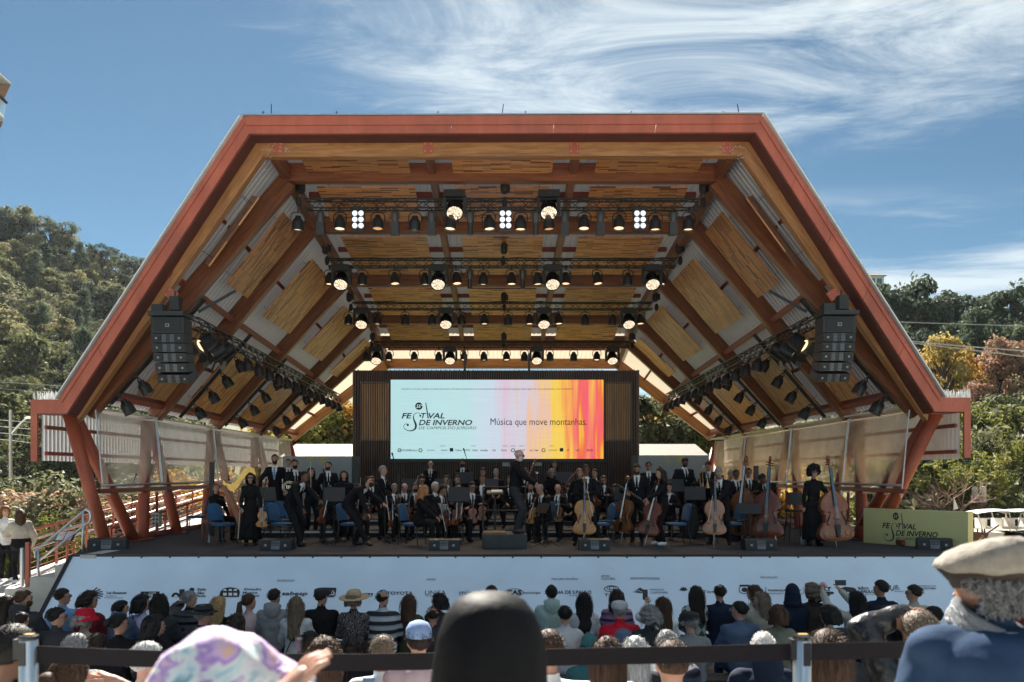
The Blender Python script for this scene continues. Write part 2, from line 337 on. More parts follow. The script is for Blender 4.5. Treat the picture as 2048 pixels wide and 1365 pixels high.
def build_ground():
 xs = sorted(set(list(np.linspace(-600, -150, 12)) + list(np.arange(-150, 150.1, 2.5)) + list(np.linspace(150, 600, 12)) + [9.6, 10.2, 10.8, 11.4]))
 ys = sorted(set(list(np.linspace(-80, -6, 6)) + list(np.arange(-6, 60, 1.5)) + list(np.arange(60, 200, 4)) + list(np.linspace(200, 1400, 14)) + [41, 40.4, 39.8, 13, 13.6, 14.2]))
 mb = MB(); nx = len(xs)
 for y in ys:
  for x in xs:
   z = ground_z(x, y)
   if y > 42: z += 0.7 * mnoise.noise(Vector((x * 0.11, y * 0.11, 0)))
   mb.v.append((x, y, z))
 mb.f = [(j * nx + i, j * nx + i + 1, (j + 1) * nx + i + 1, (j + 1) * nx + i) for j in range(len(ys) - 1) for i in range(nx - 1)]
 m, N, L, b = new_mat('ground_cover'); b.inputs['Roughness'].default_value = 0.95
 geo = N.new('ShaderNodeNewGeometry'); n = N.new('ShaderNodeTexNoise'); n.inputs['Scale'].default_value = 0.25; n.inputs['Detail'].default_value = 9; n.inputs['Roughness'].default_value = 0.7; L.new(geo.outputs['Position'], n.inputs[0])
 r = N.new('ShaderNodeValToRGB'); e = r.color_ramp.elements; e[0].position = 0.35; e[0].color = (0.035, 0.05, 0.018, 1); e[1].position = 0.68; e[1].color = (0.20, 0.17, 0.075, 1); x = e.new(0.5); x.color = (0.085, 0.10, 0.03, 1)
 L.new(n.outputs[0], r.inputs[0]); L.new(r.outputs[0], b.inputs['Base Color'])
 tag(mb.build('ground', m, smooth='all'), kind='structure')
 w = MB(); w.add([(LAKE[0] - 1, LAKE[1] - 1, -0.35), (LAKE[2] + 1, LAKE[1] - 1, -0.35), (LAKE[2] + 1, LAKE[3] + 1, -0.35), (LAKE[0] - 1, LAKE[3] + 1, -0.35)], [(0, 1, 2, 3)])
 m, N, L, b = new_mat('lake_water'); b.inputs['Base Color'].default_value = (0.46, 0.31, 0.14, 1); b.inputs['Roughness'].default_value = 0.13; b.inputs['IOR'].default_value = 1.33
 geo = N.new('ShaderNodeNewGeometry'); mp = N.new('ShaderNodeMapping'); mp.inputs['Scale'].default_value = (1.0, 2.6, 1); L.new(geo.outputs['Position'], mp.inputs[0])
 n = N.new('ShaderNodeTexNoise'); n.inputs['Scale'].default_value = 1.6; n.inputs['Detail'].default_value = 6; n.inputs['Roughness'].default_value = 0.65; L.new(mp.outputs[0], n.inputs[0])
 bp = N.new('ShaderNodeBump'); bp.inputs['Strength'].default_value = 0.55; bp.inputs['Distance'].default_value = 0.12; L.new(n.outputs[0], bp.inputs['Height']); L.new(bp.outputs[0], b.inputs['Normal'])
 tag(w.build('lake_water', m), kind='structure')
 t = MB(); t.box((0, 11.6, 0.02), (30, 5.2, 0.06)); tag(t.build('forecourt_pavement', CONC_D), kind='structure')
 steps = [(9.0, 7.9, 0.10), (7.9, 6.8, 0.24), (6.8, 5.7, 0.44), (5.7, 4.6, 0.66), (4.6, 3.5, 0.90), (3.5, -50.0, 1.27)]  # last slab: pale paving extended unseen behind the camera for bounce light
 root = bpy.data.objects.new('terrace_steps', None); COL.objects.link(root); root['_w'] = [0, 0, 0]; tag(root, kind='structure')
 for y1, y0, z in steps:
  q = MB(); q.box((1, (y0 + y1) / 2, z / 2 - 0.05), (34 if y0 > 0 else 120, y1 - y0 - 0.004, z + 0.1)); q.build('step', CONC if y0 < 4 else CONC_D, root)
build_ground()
# ------------------------------------------------------------------ left approach: landing, stairs, ramp
def build_approach():
 q = MB(); q.add([(-18, 15.2, 0.58), (-9.5, 15.2, 0.58), (-9.5, 18.6, 0.60), (-18, 18.6, 0.60), (-18, 15.2, 0), (-9.5, 15.2, 0), (-9.5, 18.6, 0), (-18, 18.6, 0)],
     [(0, 1, 2, 3), (4, 5, 1, 0), (5, 6, 2, 1), (6, 7, 3, 2), (7, 4, 0, 3)]); tag(q.build('landing_pavement', CONC), kind='structure')
 q = MB(); x0, x1 = -11.5, -9.35
 q.add([(x0, 18.62, 0.62), (x1, 18.62, 0.62), (x1, 33, 1.85), (x0, 33, 1.85), (x0, 18.62, 0), (x1, 18.62, 0), (x1, 33, 0), (x0, 33, 0)], [(0, 1, 2, 3), (4, 5, 1, 0), (5, 6, 2, 1), (6, 7, 3, 2), (7, 4, 0, 3)])
 tag(q.build('ramp_path', CONC), kind='structure')
 st = thing('concrete_stairs', 'white concrete steps climbing to the stage beside the slanted banner', 'stairs', (-9.1, 15.9, 0))
 for i in range(4):
  xx = -9.75 + i * 0.34; zt = 0.58 + 0.22 * (i + 1); b = MB(); b.box((xx + 0.6, 16.1, zt / 2), (1.2 - 0.30 * i if i < 4 else .3, 1.0 - 0.006 * i, zt)); b.build('step', CONC, st)
 rl = thing('stair_handrail', 'grey tubular double handrail on the concrete steps', 'handrail', P(77, 1180, 16.3))
 a0, a1 = P(76, 1098, 16.3), P(166, 1024, 16.3); b0, b1 = P(80, 1120, 16.3), P(168, 1052, 16.3)
 m = MB(); m.tube([P(77, 1182, 16.3), a0], 0.026, 10); m.build('post', STEEL, rl, 'all')
 m = MB(); m.tube([P(166, 1112, 16.3), a1], 0.026, 10); m.build('post', STEEL, rl, 'all')
 m = MB(); m.tube(catmull([P(71, 1116, 16.3), P(71, 1103, 16.3), a0, a1, P(172, 1020, 16.3), P(180, 1026, 16.3), P(180, 1042, 16.3), b1], 5), 0.024, 10); m.build('top_rail', STEEL, rl, 'all')
 m = MB(); m.tube([b0, b1], 0.022, 10); m.build('lower_rail', STEEL, rl, 'all')
 def railing(label, x, y0, y1, z0, z1, n):
  r = thing('ramp_railing', label, 'railing', (x, y0, z0))
  for i in range(n):
   t = i / (n - 1); y = y0 + (y1 - y0) * t; z = z0 + (z1 - z0) * t; p = MB(); p.box((x, y, z + 0.5), (0.05, 0.05, 1.0)); p.build('post', RED, r)
  for h, rad, mt, nm in ((1.02, 0.035, RED, 'top_rail'), (0.80, 0.026, STEEL, 'hand_rail'), (0.56, 0.026, STEEL, 'hand_rail')):
   p = MB(); p.tube([(x - (0.05 if mt is STEEL else 0), y0, z0 + h), (x - (0.05 if mt is STEEL else 0), y1, z1 + h)], rad, 8); p.build(nm, mt, r, 'all')
  for k in range(7):
   h = 0.12 + k * 0.13; p = MB(); p.tube([(x + 0.004, y0, z0 + h), (x + 0.004, y1, z1 + h)], 0.009, 5); p.build('bar', RED, r)
 railing('red barred railing along the outer side of the sunlit ramp', -11.3, 18.7, 32, 0.64, 1.8, 10)
 railing('red barred railing between the ramp and the slanted stage columns', -9.55, 19.4, 32, 0.7, 1.8, 9)
 railing('short red railing across the landing behind the two women', -13.6, 18.5, 18.6, 0.6, 0.6, 2)
 le = thing('information_lectern', 'black tilted reading board with colourful pages on red posts', 'lectern', P(132, 1115, 18.2))
 c = P(131, 1073, 18.2); rot = Euler((R(48), 0, R(-4))).to_matrix()
 b = MB(); b.box(c, (0.42, 0.30, 0.03), rot); b.build('board', BLACK, le)
 pm, N, L, bs = new_mat('printed_page'); tc = N.new('ShaderNodeTexCoord'); n = N.new('ShaderNodeTexNoise'); n.inputs['Scale'].default_value = 7; L.new(tc.outputs['Object'], n.inputs[0]); rp = N.new('ShaderNodeValToRGB')
 e = rp.color_ramp.elements; e[0].color = (0.75, 0.72, 0.3, 1); e[0].position = .35; e[1].color = (0.5, 0.75, 0.8, 1); e[1].position = .6; x = e.new(.48); x.color = (0.85, 0.35, 0.5, 1); L.new(n.outputs[0], rp.inputs[0]); L.new(rp.outputs[0], bs.inputs['Base Color'])
 for s in (-1, 1): b = MB(); b.box(c + rot @ Vector((s * 0.095, 0, 0.018)), (0.17, 0.25, 0.006), rot); b.build('page', pm, le)
 for u in (134, 147): b = MB(); b.tube([P(u, 1135, 18.3), P(u, 1082, 18.3)], 0.028, 8); b.build('post', RED, le)
 ps = thing('red_post', 'short red steel post at the foot of the steps', 'post', P(56, 1182, 15.9)); b = MB(); b.box((P(56, 1134, 15.9)), (0.075, 0.075, 0.98)); b.build('shaft', RED, ps); b = MB(); b.box(P(56, 1183, 15.9), (0.14, 0.14, 0.012)); b.build('base_plate', RED_D, ps)
build_approach()
# ------------------------------------------------------------------ pavilion roof
ZB = [(16.8, 10.2), (17.5, 10.18), (19.3, 10.1), (22.1, 9.72), (26.7, 9.33), (31.3, 8.93), (33.6, 8.45), (36.4, 7.86), (37, 7.74)]
def zb(y): return float(np.interp(y, [p[0] for p in ZB], [p[1] for p in ZB]))
XT, XE, ZE = 5.2, 9.42, 4.62
def slope(s, t, y, lift=0.0):
 """point on the beam-bottom plane of a slope; s side -1/1, t 0 at the top kink, 1 at the eave; lift outwards"""
 p = Vector((s * (XT + (XE - XT) * t), y, zb(y) + (ZE - zb(y)) * t)); n = Vector((s * (zb(y) - ZE), 0, XE - XT)).normalized(); return p + n * lift
pav = thing('stage_pavilion', 'large red and timber stage shell with faceted arched roof', 'pavilion', (0, 26, 0))
def beam(a, b, w, h, mat, name, up=(0, 0, 1), parent=None):
 """timber beam whose local X runs along it"""
 parent = parent or pav; a = Vector(a); b = Vector(b); d = b - a; l = d.length; d.normalize(); y = Vector(up).cross(d)
 if y.length < 1e-4: y = Vector((0, 1, 0)).cross(d)
 y.normalize(); z = d.cross(y); me = MB().box((0, 0, 0), (l, w, h)).mesh(name, mat); o = bpy.data.objects.new(name, me); COL.objects.link(o)
 m = Matrix((d, y, z)).transposed().to_4x4(); m.translation = (a + b) / 2 - Vector(parent['_w']); o.parent = parent; o.matrix_local = m
 bv = o.modifiers.new('edge', 'BEVEL'); bv.width = 0.012; bv.segments = 1
 return o
def build_roof():
 def corr(name, mat, y0, y1, fn, per=0.19, amp=0.022, ns=6):
  n = int((y1 - y0) / per * ns); mb = MB(); ys = np.linspace(y0, y1, n + 1)
  prof = [0, 0, 1, 1, 1, 0] if ns == 6 else None
  a = []; b = []
  for i, y in enumerate(ys):
   k = amp * prof[i % 6]; p, q = fn(y, k); a.append(p); b.append(q)
  mb.add(a + b, [(i, i + 1, n + 2 + i, n + 1 + i) for i in range(n)]); return mb.build(name, mat, pav)
 for s in (-1, 1):
  corr('roof_sheet', SHEET, 17.6, 33.6, lambda y, k: (slope(s, -0.05, y, 0.44 + k), slope(s, 1.02, y, 0.38 + k)))
  corr('roof_sheet', SHEET_T, 33.6, 36.6, lambda y, k: (slope(s, -0.05, y, 0.44 + k), slope(s, 1.02, y, 0.38 + k)))
 def flat(name, mat, y0, y1):
  n = int(11.0 / 0.19 * 6); xs = np.linspace(-5.5, 5.5, n + 1); prof = [0, 0, 1, 1, 1, 0]; mb = MB(); yy = [y for y in np.linspace(y0, y1, 8)]
  mb.v = [(x, y, zb(y) + 0.50 + 0.022 * prof[i % 6]) for y in yy for i, x in enumerate(xs)]
  mb.f = [(j * (n + 1) + i, j * (n + 1) + i + 1, (j + 1) * (n + 1) + i + 1, (j + 1) * (n + 1) + i) for j in range(7) for i in range(n)]
  mb.build(name, mat, pav)
 flat('roof_sheet', SHEET, 17.6, 33.6); flat('roof_sheet', SHEET_T, 33.6, 36.6)
 for k, y in enumerate((19.3, 22.1, 26.7, 31.3, 33.7, 36.4)):
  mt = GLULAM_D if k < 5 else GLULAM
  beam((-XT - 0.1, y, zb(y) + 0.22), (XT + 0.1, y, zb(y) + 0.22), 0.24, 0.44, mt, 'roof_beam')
  for s in (-1, 1):
   if k == 0: beam((s * 5.2, 19.3, 10.12), (s * 9.58, 18.30, 4.45), 0.26, 0.44, GLULAM_D, 'sloping_beam', up=(s, 0, 1))
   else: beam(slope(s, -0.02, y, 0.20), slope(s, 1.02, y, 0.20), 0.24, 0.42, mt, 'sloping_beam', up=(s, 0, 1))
 fy = [18.1, 19.3, 22.1, 26.7, 31.3, 33.7, 36.4]
 for i in range(6):
  y0, y1 = fy[i] + 0.121, fy[i + 1] - 0.121
  for s in (-1, 1):
   beam((s * 5.2, y0, zb(y0) + 0.2), (s * 5.2, y1, zb(y1) + 0.2), 0.2, 0.34, GLULAM_D, 'edge_beam')
   beam((s * 1.7, y0, zb(y0) + 0.3), (s * 1.7, y1, zb(y1) + 0.3), 0.17, 0.30, GLULAM_D, 'purlin')
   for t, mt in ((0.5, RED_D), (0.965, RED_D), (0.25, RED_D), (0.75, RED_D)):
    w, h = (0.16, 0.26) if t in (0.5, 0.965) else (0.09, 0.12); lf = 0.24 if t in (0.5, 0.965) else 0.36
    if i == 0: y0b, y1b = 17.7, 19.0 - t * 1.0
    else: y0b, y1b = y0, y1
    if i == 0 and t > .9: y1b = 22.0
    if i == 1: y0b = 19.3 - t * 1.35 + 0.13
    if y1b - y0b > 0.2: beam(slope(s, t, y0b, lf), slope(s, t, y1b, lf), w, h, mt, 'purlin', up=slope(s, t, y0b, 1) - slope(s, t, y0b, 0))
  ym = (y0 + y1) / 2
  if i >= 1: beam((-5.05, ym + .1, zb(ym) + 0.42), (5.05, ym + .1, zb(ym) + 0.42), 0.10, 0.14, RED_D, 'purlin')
 yb = 17.86
 beam((-5.42, yb, 10.30), (5.42, yb, 10.32), 0.22, 0.36, GLULAM, 'front_arch_beam')
 for s in (-1, 1): beam((s * 5.36, yb + 0.004, 10.42), (s * 9.70, yb + 0.004, 4.22), 0.216, 0.36, GLULAM, 'front_arch_beam', up=(s, 0, 1))
 for x, z in ((-5.0, 10.31), (-1.66, 10.31), (1.6, 10.31), (5.0, 10.31), (-7.38, 7.05), (7.38, 7.05)):
  tilt = 0 if abs(x) < 6 else (57.2 if x > 0 else -57.2); rot = Euler((0, R(tilt), 0)).to_matrix()
  pl = MB(); pl.box((x, 17.74, z), (0.22, 0.016, 0.27), rot); o = pl.build('connection_plate', RED, pav)
  for dx in (-0.07, 0.07):
   for dz in (-0.08, 0.08):
    c = Vector((x, 17.728, z)) + rot @ Vector((dx, 0, dz)); b = MB(); b.lathe([(0.012, 0), (0.012, 0.012), (0, 0.016)], 6, Matrix.Translation(c) @ Matrix.Rotation(R(90), 4, 'X')); b.build('bolt', STEEL, o)
 for s in (-1, 1):     # bolt clusters at the knees
  for i in range(16):
   a = random.uniform(-0.42, 0.42); b_ = random.uniform(-0.11, 0.11); c = Vector((s * (5.20 + max(0, a) * 0.45), 17.742, 10.30 - max(0, a) * 1.0)) + Vector((s * (b_ + min(a, 0) * 1), 0, b_ * 0.8))
   b = MB(); b.lathe([(0.014, 0), (0.014, 0.01), (0, 0.014)], 6, Matrix.Translation(c) @ Matrix.Rotation(R(90), 4, 'X')); b.build('bolt', STEEL, pav)
 outer = [(-10.24, 3.32), (-10.24, 4.66), (-9.63, 4.66), (-5.62, 10.80), (5.62, 10.84), (9.55, 4.70), (10.16, 4.70), (10.16, 3.40)]
 inner = [(-10.10, 3.32), (-10.10, 4.36), (-9.46, 4.36), (-5.50, 10.43), (5.50, 10.46), (9.38, 4.40), (10.02, 4.40), (10.02, 3.40)]
 names = ['fascia_post', 'fascia_ledge', 'fascia_panel', 'fascia_panel', 'fascia_panel', 'fascia_ledge', 'fascia_post']
 for i in range(7):
  mb = MB(); y0, y1 = 17.28, 17.34
  ns = 5 if i in (2, 3, 4) else 1; A0, A1, B0, B1 = [Vector((*q_, 0)) for q_ in (outer[i], outer[i + 1], inner[i], inner[i + 1])]
  for j in range(ns):
   f0, f1 = j / ns + (.0007 if j else 0), (j + 1) / ns - (.0007 if j < ns - 1 else 0); dy = random.uniform(-.004, .004) * (ns > 1); mb = MB(); pts = [A0.lerp(A1, f0), A0.lerp(A1, f1), B0.lerp(B1, f1), B0.lerp(B1, f0)]; mb.prism([(p.x, p.y) for p in pts], y0 + dy, y1); mb.build(names[i], RED, pav)
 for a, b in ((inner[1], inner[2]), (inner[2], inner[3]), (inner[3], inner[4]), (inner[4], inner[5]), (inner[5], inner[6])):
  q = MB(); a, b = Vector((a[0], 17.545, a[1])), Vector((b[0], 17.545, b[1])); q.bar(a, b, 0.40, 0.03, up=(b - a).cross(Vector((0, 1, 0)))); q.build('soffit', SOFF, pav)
 for i, (a, b) in enumerate((((-5.55, 10.70), (5.55, 10.735)), ((-5.60, 10.66), (-9.58, 4.60)), ((5.60, 10.70), (9.50, 4.64)))):
  q = MB(); q.bar((a[0], 17.265, a[1]), (b[0], 17.265, b[1]), 0.03, 0.20 if i == 0 else 0.05, up=(0, 0, 1) if i == 0 else (-1 if i == 1 else 1, 0, 0.6)); q.build('flashing', RED, pav)
 q = MB(); q.bar((-5.66, 17.30, 10.82), (5.66, 17.30, 10.86), 0.14, 0.03); q.build('roof_capping', STEEL, pav)
 for s, a, b in ((-1, (-5.68, 10.80), (-9.68, 4.68)), (1, (5.68, 10.84), (9.60, 4.72))):
  q = MB(); q.bar((a[0], 17.36, a[1]), (b[0], 17.36, b[1]), 0.3, 0.025, up=(s, 0, 0.6)); q.build('roof_capping', WHITE, pav)
 for x in (-3.6, -1.4, 0.5, 2.8, 4.8, -5.2):
  q = MB(); q.tube([(x, 17.30, 10.8), (x, 17.30, 10.92)], 0.014, 6); q.build('roof_stud', BLACK, pav)
 for x, dx in ((-5.02, 0), (-0.01, 0.03), (5.15, -0.05)):
  q = MB(); q.tube([(x, 17.3, 10.8), (x + dx, 17.3, 11.08)], 0.010, 6); q.build('lightning_rod', BLACK, pav)
 for s in (-1, 1):
  dz = 0.04 if s > 0 else 0; xo = 10.20 if s < 0 else 10.12
  q = MB(); q.box((s * (xo - 0.34), 26.9, 4.58 + dz), (0.72, 18.5, 0.05)); q.build('ledge_roof', WHITE, pav)
  n = int(18.6 / 0.16 * 6); ys = np.linspace(17.58, 36.2, n + 1); prof = [0, 0, 1, 1, 1, 0]; mb = MB()
  mb.v = [(s * (xo - 0.03 + 0.022 * prof[i % 6]), y, z) for z in (3.34 + dz, 4.54 + dz) for i, y in enumerate(ys)]; mb.f = [(i, i + 1, n + 2 + i, n + 1 + i) for i in range(n)]
  mb.build('side_cladding', CLAD, pav)
  for z in (3.5, 4.08): beam((s * (xo - 0.1), 17.6, z + dz), (s * (xo - 0.1), 36, z + dz), 0.06, 0.085, RED_D, 'side_rail')
  mb = MB()
  for i in range(46):
   x = s * (9.62 + 0.58 * (i % 23) / 22); y = 17.36 + 0.12 * (i // 23); a = random.uniform(-0.25, 0.25)
   mb.tube([(x, y, 4.60 + dz), (x + a * 0.1, y + random.uniform(-.03, .03), 4.70 + dz + random.uniform(0.10, 0.17))], [0.016, 0.006], 4)
  o = mb.build('bird_spikes', WHITE, pav); o['kind'] = 'stuff'
  cols = [(17.75, 17.5), (17.95, 18.85), (21.6, 19.3), (21.9, 21.35), (26.4, 23.4), (26.8, 26.0), (31.0, 28.0), (31.4, 30.8), (35.7, 32.9), (36.1, 35.6)]
  if s > 0: cols[0], cols[1] = (17.75, 18.7), (17.95, 19.7)
  for yt, yf in cols:
   q = MB(); q.tube([(s * 8.72, yf, 1.46), (s * 9.66, yt, 4.40)], 0.138, 18); q.build('slanted_column', COLM, pav, 'all')
   q = MB(); q.box((s * 8.72, yf, 1.475), (0.42, 0.42, 0.03)); q.build('base_plate', RED_D, pav)
  for y in (17.85, 21.75, 26.6, 31.2): q = MB(); q.box((s * 9.66, y, 4.42), (0.36, 0.5, 0.10)); q.build('column_head', RED, pav)
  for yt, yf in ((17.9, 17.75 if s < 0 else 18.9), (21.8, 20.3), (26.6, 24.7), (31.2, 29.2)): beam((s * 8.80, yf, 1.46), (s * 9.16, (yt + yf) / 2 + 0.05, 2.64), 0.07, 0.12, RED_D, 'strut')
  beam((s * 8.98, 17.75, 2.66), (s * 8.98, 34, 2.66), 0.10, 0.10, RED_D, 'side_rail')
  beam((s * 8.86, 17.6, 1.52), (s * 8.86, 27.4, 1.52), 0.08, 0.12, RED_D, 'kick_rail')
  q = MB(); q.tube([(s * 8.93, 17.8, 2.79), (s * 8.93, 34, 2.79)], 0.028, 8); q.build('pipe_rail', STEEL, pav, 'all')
 def panel(c, ax, ay, lx, ly, mat):
  ax = Vector(ax).normalized(); ay = Vector(ay); ay = (ay - ax * ay.dot(ax)).normalized(); az = ax.cross(ay)
  me = MB().box((0, 0, 0), (lx, ly, 0.035)).mesh('ceiling_panel', mat); o = bpy.data.objects.new('ceiling_panel', me); COL.objects.link(o)
  m = Matrix((ax, ay, az)).transposed().to_4x4(); m.translation = Vector(c) - Vector(pav['_w']); o.parent = pav; o.matrix_local = m
  if az.z < 0: az = -az
  for sx in (-0.4, 0.4):
   for sy in (-0.35, 0.35):
    a = Vector((sx * lx, sy * ly, 0)); b = Vector((sx * lx, sy * ly, (0.30 if (ax.cross(ay)).z > 0 else -0.30)))
    h = MB(); h.tube([a, b], 0.006, 5); h.build('hanger', BLACK, o, world=False)
 rows = [(18.24, 19.05), (19.95, 21.65), (22.95, 25.9), (27.6, 30.5), (31.8, 33.3)]
 for k, (y0, y1) in enumerate(rows):
  ym = (y0 + y1) / 2
  for x0, x1 in ((-4.65, -2.2), (-1.18, 1.18), (2.2, 4.65)):
   z0, z1 = zb(y0) + 0.22, zb(y1) + 0.14
   panel(((x0 + x1) / 2, ym, (z0 + z1) / 2), (1, 0, 0), (0, y1 - y0, z1 - z0), x1 - x0, (Vector((0, y1 - y0, z1 - z0))).length, STRIP_L)
  for s in (-1, 1):
   for j, (t0, t1) in enumerate(((0.06, 0.40), (0.60, 0.93))):
    if k == 0 and j == 1: continue
    mt = STRIP_L if s < 0 or (k + j) % 2 == 0 else STRIP_R
    if k == 0:
     a, b = slope(s, 0.12, 18.55, 0.05), slope(s, 0.40, 18.55, 0.0); wd_ = 0.70
     panel((a + b) / 2, b - a, Vector((0, 1, 0)) + Vector((s * 0.5, 0, 0.5)), (b - a).length, wd_, STRIP_L if s < 0 else STRIP_R); continue
    a, b = slope(s, t0, ym, 0.06), slope(s, t1, ym, 0.06)
    panel((a + b) / 2, b - a, (0, 1, 0), (b - a).length, (y1 - y0) * 0.98, mt)
build_roof()
# ------------------------------------------------------------------ stage
CARPET = M('stage_carpet', (0.040, 0.041, 0.048), 0.92, var=0.22, scale=3.0, bump=0.25, bscale=220, dirt=0.2)
def build_stage():
 st = thing('stage_platform', 'dark carpeted concert platform under the pavilion roof', 'stage', (0, 20, 0))
 poly = [(-8.43, 15.7), (9.4, 15.7), (10.3, 16.8), (10.3, 28.2), (-9.0, 28.2), (-9.0, 17.0)]; n = len(poly)
 q = MB(); q.add([(x, y, 1.45) for x, y in poly] + [(x, y, 1.39) for x, y in poly], [tuple(range(n))] + [(i, i + n, (i + 1) % n + n, (i + 1) % n) for i in range(n)]); q.build('deck', CARPET, st)
 q = MB(); p2 = [(x * 0.995, y + (0.04 if y < 16 else 0)) for x, y in poly]; q.add([(x, y, 1.39) for x, y in p2] + [(x, y, 0.0) for x, y in p2], [(i, i + n, (i + 1) % n + n, (i + 1) % n) for i in range(n)]); q.build('side_skirt', CONC_D, st)
 q = MB(); q.bar((-8.47, 15.68, 1.435), (9.44, 15.68, 1.435), 0.05, 0.07); q.build('edge_trim', BLACK, st)
 for i, (x0, x1, y0, y1, h) in enumerate(((-6.4, 5.6, 20.1, 21.9, 0.18), (-6.6, 6.0, 21.9, 26.1, 0.36))):
  r = thing('orchestra_riser', ['low carpeted riser step behind the string players', 'taller carpeted riser below the slatted wall'][i], 'riser', ((x0 + x1) / 2, y0, 1.45))
  q = MB(); q.box(((x0 + x1) / 2, (y0 + y1) / 2, 1.452 + h / 2), (x1 - x0, y1 - y0 - 0.01, h)); q.build('deck', CARPET, r)
  q = MB(); q.box(((x0 + x1) / 2, y0 - 0.012, 1.452 + h - 0.05), (x1 - x0, 0.02, 0.05)); q.build('metal_edge', STEEL, r)
build_stage()
SLAT = wood_mat('dark_stained_slat', (0.070, 0.036, 0.024), (0.15, 0.085, 0.062), (8, 8, 0.8), 0.5)
SLAT_B = wood_mat('brown_slat', (0.22, 0.10, 0.035), (0.46, 0.24, 0.10), (8, 8, 0.8), 0.45)
BACK = M('wall_backing', (0.012, 0.010, 0.010), 0.8, var=0.1)
YW = 26.3
def build_wall():
 w = thing('slatted_wall', 'dark vertical slat wall behind the orchestra holding the screen', 'wall', (-0.2, YW, 1.45)); w['kind'] = 'thing'
 x0, x1, zt = XU(709, YW), XU(1275, YW), ZV(741, YW)
 q = MB(); q.box(((x0 + x1) / 2, YW + 0.16, (1.45 + zt) / 2), (x1 - x0, 0.1, zt - 1.45)); q.build('backing_board', BACK, w)
 sl = MB(); sb = MB(); x = x0 + 0.04; i = 0
 bl = (XU(724, YW), XU(779, YW)); br = (XU(1210, YW), XU(1261, YW)); zb0, zb1 = ZV(881, YW), ZV(766, YW)
 while x < x1 - 0.03:
  inb = bl[0] < x < bl[1] or br[0] < x < br[1]
  if inb:
   sl.box((x, YW + 0.03, (1.45 + zb0) / 2), (0.040, 0.10, zb0 - 1.47)); sb.box((x, YW + 0.05, (zb0 + zb1) / 2), (0.052, 0.08, zb1 - zb0 - 0.04)); sl.box((x, YW + 0.03, (zb1 + zt) / 2), (0.040, 0.10, zt - zb1))
  else: sl.box((x, YW + 0.03, (1.45 + zt) / 2 + (0.02 if i % 2 else 0)), (0.040, 0.10, zt - 1.45))
  x += 0.076; i += 1
 o = sl.build('dark_slats', SLAT, w); o['kind'] = 'stuff'; o = sb.build('brown_slats', SLAT_B, w); o['kind'] = 'stuff'
 for xa, xb in (bl, br):
  q = MB()
  for zz in (zb0 - 0.01, zb1 + 0.01): q.box(((xa + xb) / 2, YW - 0.02, zz), (xb - xa + 0.08, 0.05, 0.05))
  for xx in (xa - 0.03, xb + 0.03): q.box((xx, YW - 0.022, (zb0 + zb1) / 2), (0.05, 0.05, zb1 - zb0 - 0.03))
  q.build('panel_frame', SLAT, w)
 for xx in (x0 - 0.02, x1 + 0.02): q = MB(); q.box((xx, YW + 0.06, (1.45 + zt) / 2), (0.06, 0.24, zt - 1.45)); q.build('end_post', SLAT, w)
 for u in (1086, 1292 - 100): q = MB(); q.box((XU(u if u > 1100 else 1077, YW), YW - 0.03, 2.5), (0.30, 0.02, 0.26)); q.build('notice_plate', M('grey_notice', (0.5, 0.5, 0.48), 0.6), w) if False else None
 for u, v, nm in ((1012, 927, 'notice_plate'), (1076, 926, 'notice_plate')):
  q = MB(); q.box((XU(u, YW), YW - 0.045, ZV(v, YW)), (0.24, 0.012, 0.2)); q.build(nm, M('grey_notice', (0.42, 0.42, 0.40), 0.6), w)
 for u in (930, 1058): q = MB(); q.box((XU(u, YW), YW - 0.05, ZV(735, YW)), (0.07, 0.07, 0.9)); q.build('support_post', BLACK, w)
build_wall()
